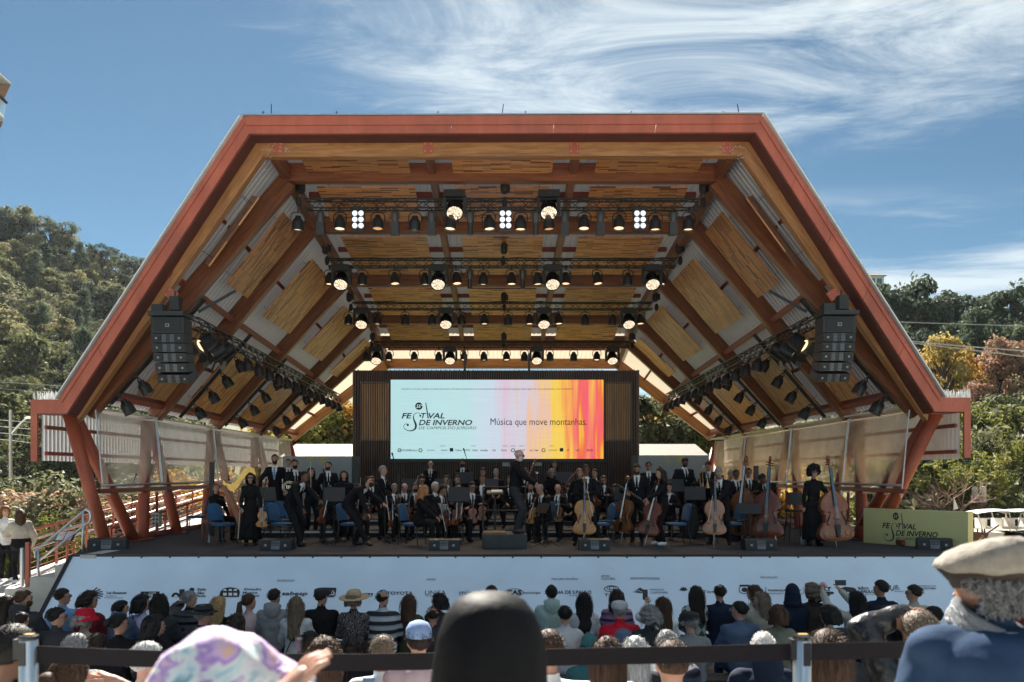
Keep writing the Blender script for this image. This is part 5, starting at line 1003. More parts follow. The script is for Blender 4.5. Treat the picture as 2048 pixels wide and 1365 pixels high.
  for sx in (-1, 1):
   for sy in (-0.55, 0.55): q = MB(); q.tube([(x + sx * 0.8, d + sy, 0.2), (x + sx * 1.05, d + sy, 1.15)], 0.028, 6); q.build('canopy_post', STEEL, b)
  for sx in (-0.4, 0.4): q = MB(); q.box((x + sx, d, 0.42), (0.35, 0.9, 0.12)); q.box((x + sx - .17, d, 0.65), (0.07, 0.9, 0.45)); q.build('seat', WHITE, b)
 d = 24.0; b = thing('wooden_boat', 'dark brown boat bow with golden anchor beside the yellow sign', 'boat', P(1955, 1115, d)); HULL = M('brown_hull', (0.07, 0.022, 0.018), 0.4, var=.2)
 q = MB(); k0 = [P(1900, 1060, d), P(1978, 1066, d), P(1969, 1098, d), P(1900, 1104, d)]; q.add([p for p in k0] + [p + Vector((-0.4, 1.1, 0)) for p in k0], [(0, 3, 2, 1), (4, 5, 6, 7), (0, 1, 5, 4), (1, 2, 6, 5), (2, 3, 7, 6), (3, 0, 4, 7)]); q.build('hull', HULL, b)
 q = MB(); q.tube([P(1972, 1068, d), P(1997, 1051, d)], 0.03, 6); q.build('bowsprit', HULL, b)
 for u in (1946, 1955, 1964, 1969): q = MB(); q.tube([P(u, 1066, d), P(u, 1058, d)], 0.02, 6); q.build('post', BLACK, b)
 pr = Print(lambda u, v: P(u, v, d) + Vector((0, -0.02, 0))); pr.stroke([(1949, 1088), (1963, 1075)], 2.2); pr.stroke([(p.x, p.y) for p in catmull([(1944, 1079, 0), (1946, 1086, 0), (1950, 1089, 0), (1956, 1088, 0), (1961, 1086, 0)], 4)], 2.2); pr.ring(1964, 1073.5, 2.6, 2.6, 1.1, 12); pr.stroke([(1957, 1076), (1962, 1081)], 1.6); pr.build('anchor_emblem', M('gold_paint', (0.5, 0.33, 0.10), 0.4, metal=.3), b)
 def wire(label, pts, r):
  q = MB(); c = catmull(pts, 8); q.tube(c, r, 5); tag(q.build('power_cable', M('pale_cable', (0.45, 0.45, 0.44), 0.6)), label, 'cable')
 wire('thin cable crossing the dark trees right of the roof', [P(1785, 644, 60), P(1900, 648, 60), P(2100, 654, 60)], 0.035)
 wire('upper of two pale cables in front of the golden tree', [P(1805, 681, 50), P(1930, 693, 48), P(2100, 706, 46)], 0.038)
 wire('lower of two pale cables in front of the golden tree', [P(1805, 684, 50), P(1930, 699, 48), P(2100, 720, 46)], 0.038)
 wire('pale cable across the left hillside above the ledge', [P(-40, 763, 60), P(60, 768, 60), P(190, 778, 60)], 0.030)
 wire('faint lower cable across the left hillside', [P(-40, 775, 62), P(60, 782, 62), P(190, 790, 62)], 0.018)
 d = 38; t = thing('street_lamp', 'grey street lamp with bent arm beside the hedge on the left', 'street lamp', P(21, 935, d)); q = MB(); q.tube([P(21, 960, d), P(21, 820, d)], 0.07, 8); q.build('pole', CONC_D, t); q = MB(); q.tube([P(22, 868, d), P(40, 848, d), P(52, 837, d)], 0.045, 6); q.build('arm', STEEL, t); q = MB(); q.ell(P(58, 836, d), (0.22, 0.1, 0.06), 10, 6); q.build('lamp_head', WHITE, t)
 for k in range(4): wire('%s of the thin utility wires by the street lamp' % ('topmost', 'upper middle', 'lower middle', 'lowest')[k], [P(-30, 838 + 13 * k, d), P(21, 842 + 13 * k, d), P(75, 846 + 14 * k, d)], 0.012)
 d = 19; t = thing('small_flag', 'small white feather flag just behind the yellow sign', 'flag', P(1907, 1030, d)); q = MB(); q.tube([P(1906, 1045, d), P(1908, 994, d)], 0.008, 6); q.build('pole', STEEL, t); q = MB(); q.add([P(1908, 995, d), P(1906, 1020, d), P(1917, 1018, d + .02), P(1912, 1005, d + .03), P(1908, 995, d + .012), P(1906, 1020, d + .012), P(1917, 1018, d + .032), P(1912, 1005, d + .042)], [(0, 1, 2, 3), (7, 6, 5, 4), (0, 3, 7, 4), (3, 2, 6, 7), (2, 1, 5, 6)]); q.build('cloth', PAPER, t)
 d = 46; t = thing('dark_stair_tower', 'dark timber stair and landing behind the right slanted columns', 'stairs', P(1850, 1010, d))
 for u in (1820, 1872): q = MB(); q.box(P(u, 955, d), (0.35, 0.35, 3.8)); q.build('post', BLACK, t)
 q = MB(); q.box(P(1846, 940, d), (1.7, 1.0, 0.25)); q.build('landing', BLACK, t)
 for i in range(5): q = MB(); q.box(P(1862 - i * 0.5, 985 + i * 5.5, d - .3 * i), (0.5, 0.3, 0.07)); q.build('tread', WHITE, t)
 for i, u in enumerate((1950, 1966)): tag(MB().lathe([(0.16, 0), (0.16, 0.75), (0.12, 0.86), (0, 0.9)], 10, Matrix.Translation(P(u, 1006, 43))).build('pale_bollard', M('pale_post', (0.42, 0.42, 0.38), 0.8)), ('left of two pale round-topped posts behind the lake', 'right of two pale round-topped posts behind the lake')[i], 'post', 'pale posts')
build_far()
# ------------------------------------------------------------------ people
SKIN = {'light': (0.50, 0.27, 0.19), 'tan': (0.36, 0.185, 0.115), 'brown': (0.15, 0.070, 0.043), 'pink': (0.56, 0.30, 0.24)}
def skin_mat(k):
 n = 'skin_' + k
 if n not in MATS:
  m = M(n, SKIN[k], 0.5, var=0.10, scale=14, bump=0.06, bscale=60, spec=0.35)
  b = m.node_tree.nodes['Principled BSDF']; b.inputs['Subsurface Weight'].default_value = 0.0
 return MATS[n]
HAIRC = {'black': (0.010, 0.009, 0.009), 'dark': (0.022, 0.014, 0.010), 'brown': (0.060, 0.030, 0.016), 'red': (0.20, 0.070, 0.028), 'ginger': (0.34, 0.13, 0.045), 'blonde': (0.34, 0.22, 0.10), 'ash': (0.14, 0.105, 0.075), 'grey': (0.20, 0.20, 0.20), 'silver': (0.45, 0.45, 0.44), 'white': (0.60, 0.58, 0.55)}
def hair_mat(c):
 n = 'hair_' + c
 if n not in MATS:
  m, N, L, b = new_mat(n); MATS[n] = m; b.inputs['Roughness'].default_value = 0.6; b.inputs['Specular IOR Level'].default_value = 0.28; tc = N.new('ShaderNodeTexCoord'); mp = N.new('ShaderNodeMapping'); mp.inputs['Scale'].default_value = (120, 120, 9); L.new(tc.outputs['Object'], mp.inputs[0])
  t = N.new('ShaderNodeTexNoise'); t.inputs['Scale'].default_value = 1; t.inputs['Detail'].default_value = 3; t.inputs['Distortion'].default_value = 0.6; L.new(mp.outputs[0], t.inputs[0]); r = N.new('ShaderNodeMapRange'); r.inputs[1].default_value = .3; r.inputs[2].default_value = .7; r.inputs[3].default_value = 0.45; r.inputs[4].default_value = 1.7; L.new(t.outputs[0], r.inputs[0])
  v = N.new('ShaderNodeVectorMath'); v.operation = 'SCALE'; v.inputs[0].default_value = HAIRC[c]; L.new(r.outputs[0], v.inputs['Scale']); L.new(v.outputs[0], b.inputs['Base Color']); bp = N.new('ShaderNodeBump'); bp.inputs['Strength'].default_value = 0.7; bp.inputs['Distance'].default_value = 0.006; L.new(t.outputs[0], bp.inputs['Height']); L.new(bp.outputs[0], b.inputs['Normal'])
 return MATS[n]
CLOTH = {'black': (0.010, 0.010, 0.012), 'suit': (0.011, 0.011, 0.014), 'white': (0.74, 0.74, 0.74), 'navy': (0.014, 0.022, 0.045), 'charcoal': (0.035, 0.037, 0.042), 'grey': (0.24, 0.25, 0.26), 'palegrey': (0.48, 0.49, 0.50), 'beige': (0.40, 0.36, 0.29), 'blue': (0.16, 0.30, 0.52), 'slate': (0.08, 0.12, 0.19), 'denim': (0.028, 0.055, 0.11), 'maroon': (0.13, 0.016, 0.022), 'red': (0.52, 0.012, 0.03), 'lilac': (0.44, 0.40, 0.58), 'pink': (0.50, 0.36, 0.38), 'mauve': (0.24, 0.13, 0.25), 'mint': (0.34, 0.46, 0.42), 'olive': (0.055, 0.062, 0.036), 'sage': (0.16, 0.17, 0.13), 'brown': (0.055, 0.042, 0.035), 'teal': (0.05, 0.16, 0.17), 'sky': (0.26, 0.36, 0.58), 'cream': (0.56, 0.52, 0.45)}
def cloth_mat(c, kind=''):
 n = 'cloth_' + c + kind
 if n in MATS: return MATS[n]
 base = CLOTH[c]
 if kind == '': return M(n, base, 0.85, var=0.22, scale=5, bump=0.55, bscale=7, spec=0.15)
 if kind == '_leather': return M(n, base, 0.35, var=0.3, scale=6, bump=0.9, bscale=16, spec=0.6)
 m, N, L, b = new_mat(n); MATS[n] = m; b.inputs['Roughness'].default_value = 0.85; tc = N.new('ShaderNodeTexCoord'); sx = N.new('ShaderNodeSeparateXYZ'); L.new(tc.outputs['Object'], sx.inputs[0]); r = N.new('ShaderNodeValToRGB')
 if kind == '_stripe':
  a = N.new('ShaderNodeMath'); a.operation = 'MULTIPLY'; a.inputs[1].default_value = 8.0; L.new(sx.outputs[2], a.inputs[0]); f = N.new('ShaderNodeMath'); f.operation = 'FRACT'; L.new(a.outputs[0], f.inputs[0]); r.color_ramp.interpolation = 'CONSTANT'
  e = r.color_ramp.elements; e[0].position = 0; e[0].color = (0.012, 0.016, 0.028, 1); e[1].position = 0.46; e[1].color = (0.40, 0.44, 0.47, 1); x = e.new(0.90); x.color = (0.02, 0.02, 0.03, 1); x = e.new(0.94); x.color = (0.40, 0.44, 0.47, 1); L.new(f.outputs[0], r.inputs[0])
 elif kind == '_print':
  v = N.new('ShaderNodeTexWave'); v.inputs['Scale'].default_value = 9; v.inputs['Distortion'].default_value = 14; v.inputs['Detail'].default_value = 3; v.inputs['Detail Scale'].default_value = 2.2; L.new(tc.outputs['Object'], v.inputs[0]); e = r.color_ramp.elements; e[0].position = 0.80; e[0].color = (0.022, 0.022, 0.030, 1); e[1].position = 0.95; e[1].color = (0.30, 0.25, 0.22, 1); L.new(v.outputs[0], r.inputs[0])
 elif kind == '_argyle':
  mp = N.new('ShaderNodeMapping'); mp.inputs['Rotation'].default_value = (0, R(45), 0); mp.inputs['Scale'].default_value = (1.2, 0.05, 0.9); L.new(tc.outputs['Object'], mp.inputs[0]); k = N.new('ShaderNodeTexChecker'); k.inputs['Scale'].default_value = 10; k.inputs[1].default_value = (0.42, 0.44, 0.42, 1); k.inputs[2].default_value = (0.04, 0.08, 0.06, 1); L.new(mp.outputs[0], k.inputs[0]); L.new(k.outputs[0], b.inputs['Base Color']); return m
 elif kind == '_knit':
  w = N.new('ShaderNodeTexWave'); w.bands_direction = 'X'; w.inputs['Scale'].default_value = 16; w.inputs['Distortion'].default_value = 1.5; L.new(tc.outputs['Object'], w.inputs[0]); e = r.color_ramp.elements; e[0].color = (*[c_ * 0.6 for c_ in base], 1); e[1].color = (*[c_ * 1.15 for c_ in base], 1); L.new(w.outputs[0], r.inputs[0]); bp = N.new('ShaderNodeBump'); bp.inputs['Strength'].default_value = 0.6; bp.inputs['Distance'].default_value = 0.01; L.new(w.outputs[0], bp.inputs['Height']); L.new(bp.outputs[0], b.inputs['Normal'])
 elif kind == '_puffer':
  w = N.new('ShaderNodeTexWave'); w.bands_direction = 'Z'; w.inputs['Scale'].default_value = 3.2; w.inputs['Distortion'].default_value = 1.0; L.new(tc.outputs['Object'], w.inputs[0]); e = r.color_ramp.elements; e[0].color = (*[c_ * 0.8 for c_ in base], 1); e[1].color = (*[c_ * 1.1 for c_ in base], 1); L.new(w.outputs[0], r.inputs[0]); bp = N.new('ShaderNodeBump'); bp.inputs['Strength'].default_value = 1.0; bp.inputs['Distance'].default_value = 0.05; L.new(w.outputs[0], bp.inputs['Height']); L.new(bp.outputs[0], b.inputs['Normal']); b.inputs['Roughness'].default_value = 0.5
 L.new(r.outputs[0], b.inputs['Base Color']); return m
def capsule(mb, p0, p1, r0, r1, n=10):
 p0 = Vector(p0); p1 = Vector(p1); d = p1 - p0
 if d.length < 1e-5: d = Vector((0, 0, 1e-3))
 u = d.normalized(); mb.tube([p0 - u * r0 * 0.96, p0 - u * r0 * 0.7, p0 - u * r0 * 0.3, p0, p1, p1 + u * r1 * 0.3, p1 + u * r1 * 0.7, p1 + u * r1 * 0.96], [r0 * 0.25, r0 * 0.7, r0 * 0.95, r0, r1, r1 * 0.95, r1 * 0.7, r1 * 0.25], n)
def ik(a, t, l1, l2, pole):
 a = Vector(a); t = Vector(t); d = t - a; L_ = d.length
 if L_ > (l1 + l2) * 0.995: t = a + d * ((l1 + l2) * 0.995 / L_); d = t - a; L_ = d.length
 if L_ < abs(l1 - l2) + 0.02: L_ = abs(l1 - l2) + 0.02; t = a + d.normalized() * L_; d = t - a
 u = d.normalized(); p = Vector(pole); p = (p - u * p.dot(u)); p = p.normalized() if p.length > 1e-4 else u.orthogonal().normalized(); x = (l1 * l1 - l2 * l2 + L_ * L_) / (2 * L_); h = math.sqrt(max(l1 * l1 - x * x, 0)); return a + u * x + p * h, t
MRING = [(-0.24, 0.075, 0.075), (-0.17, 0.135, 0.105), (-0.02, 0.168, 0.118), (0.15, 0.155, 0.112), (0.36, 0.152, 0.108), (0.58, 0.168, 0.116), (0.78, 0.178, 0.112), (0.90, 0.150, 0.092), (0.98, 0.085, 0.070)]
FRING = [(-0.24, 0.075, 0.080), (-0.17, 0.140, 0.108), (-0.02, 0.170, 0.118), (0.15, 0.140, 0.102), (0.34, 0.126, 0.094), (0.56, 0.142, 0.112), (0.72, 0.150, 0.116), (0.88, 0.128, 0.082), (0.98, 0.070, 0.060)]
PEOPLE = []
def person(**k): PEOPLE.append(k); return k
def skeleton(p):
 h = p.get('h', 1.72); k = h / 1.72; fem = p.get('sex', 'm') == 'f'; J = {'k': k}
 sit = p.get('pose') == 'sit'; seat = p.get('seat', 0.45); lean = R(p.get('lean', 0)); tw = R(p.get('twist', 0)); side = R(p.get('side', 0)); fat = p.get('fat', 1.0)
 th = R(p.get('yaw', 0) + 180); W = Matrix.Translation(p['loc']) @ Matrix.Rotation(th, 4, 'Z'); w3 = W.to_3x3()
 pel = Vector((0, -0.30 * k * math.sin(lean) if not sit else 0, (0.93 - 0.05 * abs(math.sin(lean))) * k if not sit else seat + 0.09 * k)); J['pel'] = pel
 if 'pelz' in p: pel.z = p['pelz']
 ln = 0.53 * k; pts = []; axes = []; cur = pel.copy(); n = 10
 def frame(s):
  a = lean * (0.35 + 0.65 * max(s, 0)); t = tw * max(s, 0); up = Vector((math.sin(side) * max(s, 0), math.sin(a), math.cos(a))).normalized(); rt = Vector((math.cos(t), math.sin(t), 0)); rt = (rt - up * rt.dot(up)).normalized(); return up, rt, up.cross(rt)
 for i in range(n + 1):
  s = i / n; pts.append(cur.copy()); up, rt, fw = frame(s); axes.append((up, rt, fw)); cur = cur + up * ln / n
 def sp(s):
  if s < 0: return pts[0] + axes[0][0] * s * ln
  i = min(int(s * n), n - 1); return pts[i].lerp(pts[i + 1], s * n - i)
 J['sp'] = sp; J['frame'] = frame; J['ln'] = ln
 nb = sp(1.0); up, rt, fw = frame(1.0); nd = (up * 0.7 + Vector((0, 0, 0.3))).normalized(); hp = p.get('hpitch', 0); J['nb'] = nb
 sx = (0.178 if not fem else 0.158) * k * (0.5 + 0.5 * fat); sh = sp(0.87)
 hy = tw + R(-p.get('hyaw', 0)); HM = Matrix.Rotation(hy, 3, 'Z') @ Matrix.Rotation(R(-hp) - lean * 0.35, 3, 'X') @ Matrix.Rotation(R(p.get('hroll', 0)), 3, 'Y'); hc = nb + nd * p.get('neckl', 0.09) * k + HM @ Vector((0, 0.018, 0.085)) * k
 J['hc'] = hc; J['HM'] = HM; J['neck'] = nb + nd * 0.07 * k
 for nm, s in (('R', 1), ('L', -1)):
  sp_ = sh + rt * s * sx; t = p.get(nm)
  if t is None:
   t = (sp_ + Vector((s * 0.07, 0.06 + 0.2 * math.sin(lean), -0.50)) * k) if not sit else pel + Vector((s * 0.10, 0.30, 0.10)) * k; pole = Vector((s * 0.8, -0.6, -0.2))
  else: t = Vector(t); pole = Vector((s * 0.9, -0.25, -0.75))
  if nm + 'p' in p: pole = Vector(p[nm + 'p'])
  e, t = ik(sp_, t, 0.285 * k, 0.25 * k, pole); J['s' + nm], J['e' + nm], J['w' + nm] = sp_, e, t
  hd = (t - e).normalized()
  if nm + 'd' in p: hd = (hd * 0.3 + Vector(p[nm + 'd'])).normalized()
  J['h' + nm] = t + hd * 0.085 * k; J['hd' + nm] = hd
  hip = pel + Vector((s * 0.088 * k, 0, -0.03 * k)); st = p.get('stance', (0, 0))
  if sit: kn = hip + Vector((s * (0.05 + p.get('knees', 0.03)), 0.41, -0.02)) * k; an = Vector((kn.x, kn.y + p.get('feet', -0.02) * k, 0.085 * k))
  else:
   f = st[0] if s > 0 else st[1]; an = Vector((s * (0.10 + p.get('wide', 0.0)) * k, f, 0.085 * k)); kn, an = ik(hip, an, 0.435 * k, 0.425 * k, (s * 0.15, 1, 0))
  J['hip' + nm], J['k' + nm], J['a' + nm], J['t' + nm] = hip, kn, an, Vector((an.x + s * 0.03, an.y + 0.15 * k, 0.04 * k))
 J['W'] = W; return J
def raw_body(p):
 J = p['J'] = skeleton(p); k = J['k']; fem = p.get('sex', 'm') == 'f'; fat = p.get('fat', 1.0); bulk = p.get('bulk', 0.0); mb = MB(); segs = []; rings = []
 for s, w, d in (FRING if fem else MRING):
  c = J['sp'](s); up, rt, fw = J['frame'](max(s, 0)); w2 = w * k * (1 + (fat - 1) * 1.0) + bulk * (0 if s > 0.95 else 1); d2 = d * k * (1 + (fat - 1) * 1.3) + bulk * (0 if s > 0.95 else 1); bust = 0.018 * k if fem and 0.5 < s < 0.8 else 0
  rings.append([c + rt * w2 * math.cos(a) + fw * (d2 * math.sin(a) + (bust if math.sin(a) > 0.2 else 0)) for a in [2 * PI * i / 16 for i in range(16)]])
 mb.loft(rings)
 up, rt, fw = J['frame'](0.9)
 for i in range(8): segs.append(('torso', J['sp'](i / 8 - 0.1), J['sp']((i + 1) / 8 - 0.1), 0.115 * k * fat + bulk))
 capsule(mb, J['sp'](0.93), J['hc'] - J['HM'] @ Vector((0, 0.01, 0.05)) * k, 0.060 * k if not fem else 0.050 * k, 0.052 * k if not fem else 0.044 * k); segs.append(('neck', J['nb'] - Vector((0, 0, 0.01)), J['hc'] - J['HM'] @ Vector((0, 0.03, 0.09)) * k, 0.05 * k))
 H = lambda v: J['hc'] + J['HM'] @ (Vector(v) * k)
 mb.ell(H((0, -0.010, 0.022)), (0.075 * k, 0.097 * k, 0.093 * k), 16, 10, J['HM']); mb.ell(H((0, 0.026, -0.045)), (0.056 * k, 0.064 * k, 0.066 * k), 14, 8, J['HM']); mb.ell(H((0, 0.055, 0.01)), (0.050 * k, 0.038 * k, 0.060 * k), 12, 8, J['HM'])
 mb.ell(H((0, 0.094, -0.014)), (0.015 * k, 0.024 * k, 0.022 * k), 8, 6, J['HM']); mb.ell(H((0, 0.086, 0.012)), (0.010 * k, 0.016 * k, 0.030 * k), 8, 6, J['HM']); mb.ell(H((0, 0.074, -0.092)), (0.020 * k, 0.018 * k, 0.018 * k), 8, 6, J['HM'])
 for s in (-1, 1): mb.ell(H((s * 0.077, -0.008, -0.004)), (0.013 * k, 0.022 * k, 0.033 * k), 8, 6, J['HM'])
 segs.append(('head', H((0, 0, 0.02)), H((0, 0.03, -0.06)), 0.085 * k))
 sl = 0.008 + bulk
 for nm, s in (('R', 1), ('L', -1)):
  sh, e, w, h = J['s' + nm], J['e' + nm], J['w' + nm], J['h' + nm]
  a = 0.90 if fem else 1.0
  capsule(mb, sh + Vector((-s * 0.02, 0, -0.015)), e, (0.056 * a + sl * 0.8) * k, (0.043 * a + sl) * k); capsule(mb, e, w, (0.043 * a + sl) * k, (0.030 * a + sl * 0.7) * k); capsule(mb, J['sp'](0.86), sh, 0.08 * k, (0.055 + sl * .6) * k)
  hd = J['hd' + nm]; ax = hd.cross(Vector((0, 0, 1))); ax = ax.normalized() if ax.length > .01 else Vector((1, 0, 0)); m3 = Matrix((ax, hd, ax.cross(hd))).transposed(); J['hm' + nm] = m3
  mb.ell(w + hd * 0.045 * k, (0.040 * k, 0.055 * k, 0.020 * k), 10, 6, m3); capsule(mb, w - hd * 0.02, w + hd * 0.03, 0.026 * k, 0.026 * k, 8)
  segs += [('arm', sh, e, 0.052 * k), ('fore', e, w - hd * 0.012 * k, 0.036 * k), ('hand', w + hd * 0.02 * k, w + hd * 0.10 * k, 0.030 * k)]
  hp, kn, an, to = J['hip' + nm], J['k' + nm], J['a' + nm], J['t' + nm]; lg = p.get('legr', 1.0)
  capsule(mb, hp, kn, 0.092 * k * fat ** .5, 0.064 * k * lg); capsule(mb, kn, an, 0.064 * k * lg, 0.052 * k * lg); capsule(mb, an + Vector((0, -0.045 * k, -0.035 * k)), to, 0.044 * k, 0.038 * k, 8); capsule(mb, an, an + Vector((0, 0, -0.05 * k)), 0.046 * k, 0.045 * k, 8)
  segs += [('leg', hp, kn, 0.075 * k), ('leg', kn, an + Vector((0, 0, 0.03 * k)), 0.055 * k), ('foot' + nm, an + Vector((0, -0.05 * k, -0.03 * k)), to, 0.04 * k)]
 p['segs'] = segs; p['H'] = H
 ob = bpy.data.objects.new('tmp_body', mb.mesh('tmp_body', None)); COL.objects.link(ob)
 rm = ob.modifiers.new('r', 'REMESH'); rm.mode = 'VOXEL'; rm.voxel_size = p.get('vox', 0.0245); sm = ob.modifiers.new('s', 'SMOOTH'); sm.factor = 0.5; sm.iterations = p.get('smooth', 3)
 p['raw'] = ob
HL = ([-1, -0.5, 0.0, 0.25, 0.5, 0.75, 1.0], {'short': [-0.62, -0.55, -0.30, 0.05, 0.38, 0.52, 0.60], 'crop': [-0.50, -0.42, -0.12, 0.15, 0.42, 0.55, 0.62], 'full': [-0.85, -0.80, -0.62, -0.30, 0.28, 0.46, 0.56], 'afro': [-0.75, -0.72, -0.60, -0.35, 0.22, 0.40, 0.50]})
def hair_cap(H, k, style='short', thick=1.09, bump=0.02, seed=0, top=0.0, bald=0.0):
 mb = MB(); n, m = 40, 26; R0 = (0.079, 0.101, 0.099); line = HL[1][style]; V = {}; 
 def vert(i, j):
  key = (i % n, j)
  if key in V: return V[key]
  a = PI * j / m - PI / 2; b = 2 * PI * i / n; d = Vector((math.cos(a) * math.cos(b), math.cos(a) * math.sin(b), math.sin(a))); lim = float(np.interp(d.y, HL[0], line)); ed = min(max((d.z - lim) / 0.22, 0), 1); t = 1.0 + (thick - 1.0) * (0.15 + 0.85 * ed)
  t += bump * ed * (mnoise.noise(d * 6.5 + Vector((seed, 0, 0))) + 0.6 * mnoise.noise(d * 15 + Vector((0, seed, 0)))); zt = top * max(d.z, 0)
  V[key] = len(mb.v); mb.v.append(tuple(H((d.x * R0[0] * t, d.y * R0[1] * t - 0.010, d.z * (R0[2] * t + zt) + 0.022)))); return V[key]
 for j in range(m):
  a = PI * (j + 0.5) / m - PI / 2
  for i in range(n):
   b = 2 * PI * (i + 0.5) / n; d = (math.cos(a) * math.cos(b), math.cos(a) * math.sin(b), math.sin(a)); lim = float(np.interp(d[1], HL[0], line))
   if d[2] < lim - 0.03 or (bald and d[2] > 1 - bald * 0.8 and d[1] > -0.75): continue
   mb.f.append((vert(i, j), vert(i + 1, j), vert(i + 1, j + 1), vert(i, j + 1)))
 return mb
def hair_fall(H, k, length, width=0.10, spread=118, seed=0, wave=0.0, taper=0.75, back=0.09, fwd=False, shift=0.0):
 """hair falling from the crown round the back of the head, a thick crescent in section"""
 mb = MB(); rings = []; n = 26; m = 16
 for j in range(m + 1):
  f = j / m; z = 0.085 - f * (length + 0.085); rr = width * (1 - (1 - taper) * max(0, f - 0.3) / 0.7) * (0.72 + 0.36 * min(1, f * 5)); th = R(spread) * (1 - 0.25 * max(0, f - 0.45)); out = []; inn = []
  for i in range(n + 1):
   g = i / n * 2 - 1; a = -PI / 2 + g * th; s = 1 + 0.16 * mnoise.noise(Vector((g * 7 + seed, f * 1.2, 0))) + (0.05 + .08 * f) * mnoise.noise(Vector((g * 22 + seed, f * 2, 3))); wv = wave * math.sin(f * 16 + g * 5 + seed) * f
   x = rr * s * math.cos(a) + wv * 0.02 + shift * f; y = -0.012 + rr * 1.22 * s * math.sin(a) * (1 if a < 0 and math.sin(a) < 0 else 0.85) - 0.028 * f; zz = z - (0.06 * mnoise.noise(Vector((g * 9, seed, 1))) + 0.03 * mnoise.noise(Vector((g * 30, seed, 1)))) * max(0, f - .5) * 2
   out.append(H((x, y, zz))); inn.append(H((x * 0.80, y * 0.80, zz + 0.004)))
  rings.append(out + inn[::-1])
 mb.loft(rings); return mb
def hat_mesh(H, kind):
 mb = MB(); n = 28
 def ringed(prof, sq=1.0, tilt=0.0, dy=0.0):
  rs = []
  for r, z, yo in prof: rs.append([H((r * math.cos(2 * PI * i / n), r * sq * math.sin(2 * PI * i / n) + yo + dy, z + tilt * r * math.sin(2 * PI * i / n))) for i in range(n)])
  mb.loft(rs)
 if kind == 'bucket': ringed([(0.150, 0.010, 0), (0.148, 0.018, 0), (0.108, 0.060, 0), (0.104, 0.115, 0), (0.085, 0.145, 0), (0.02, 0.152, 0)], 1.08)
 elif kind == 'straw': ringed([(0.215, 0.045, 0), (0.216, 0.053, 0), (0.17, 0.058, 0), (0.105, 0.062, 0), (0.100, 0.125, 0), (0.082, 0.150, 0), (0.02, 0.146, 0)], 1.05, 0.10)
 elif kind == 'fedora': ringed([(0.145, 0.040, 0), (0.146, 0.050, 0), (0.100, 0.056, 0), (0.096, 0.11, 0), (0.075, 0.14, 0), (0.02, 0.128, 0)], 1.2)
 elif kind == 'flat': ringed([(0.088, 0.035, 0), (0.105, 0.045, 0.015), (0.112, 0.085, 0.020), (0.095, 0.125, 0.0), (0.06, 0.140, -0.01), (0.01, 0.145, -0.01)], 1.25); mb.add([H(v) for v in ((-0.075, 0.105, 0.045), (0.075, 0.105, 0.045), (0.06, 0.165, 0.035), (-0.06, 0.165, 0.035), (-0.075, 0.105, 0.055), (0.075, 0.105, 0.055), (0.06, 0.165, 0.043), (-0.06, 0.165, 0.043))], [(0, 1, 2, 3), (7, 6, 5, 4), (3, 2, 6, 7), (0, 3, 7, 4), (1, 5, 6, 2)])
 elif kind == 'cap':
  ringed([(0.084, 0.030, -0.01), (0.090, 0.045, -0.01), (0.088, 0.090, -0.01), (0.066, 0.130, -0.01), (0.03, 0.146, -0.01), (0.006, 0.150, -0.01)], 1.25)
  pts = [(-0.075, 0.09), (-0.06, 0.15), (0, 0.178), (0.06, 0.15), (0.075, 0.09)]; mb.add([H((x, y, 0.046 - 0.02 * (1 - abs(x) / 0.08))) for x, y in pts] + [H((x, y, 0.054 - 0.02 * (1 - abs(x) / 0.08))) for x, y in pts], [(0, 1, 2, 3, 4), (9, 8, 7, 6, 5)] + [(i, i + 5, i + 6, i + 1) for i in range(4)])
 elif kind == 'beanie': ringed([(0.090, 0.000, -0.01), (0.095, 0.015, -0.01), (0.096, 0.07, -0.01), (0.080, 0.125, -0.012), (0.045, 0.155, -0.015), (0.008, 0.163, -0.015)], 1.2)
 return mb
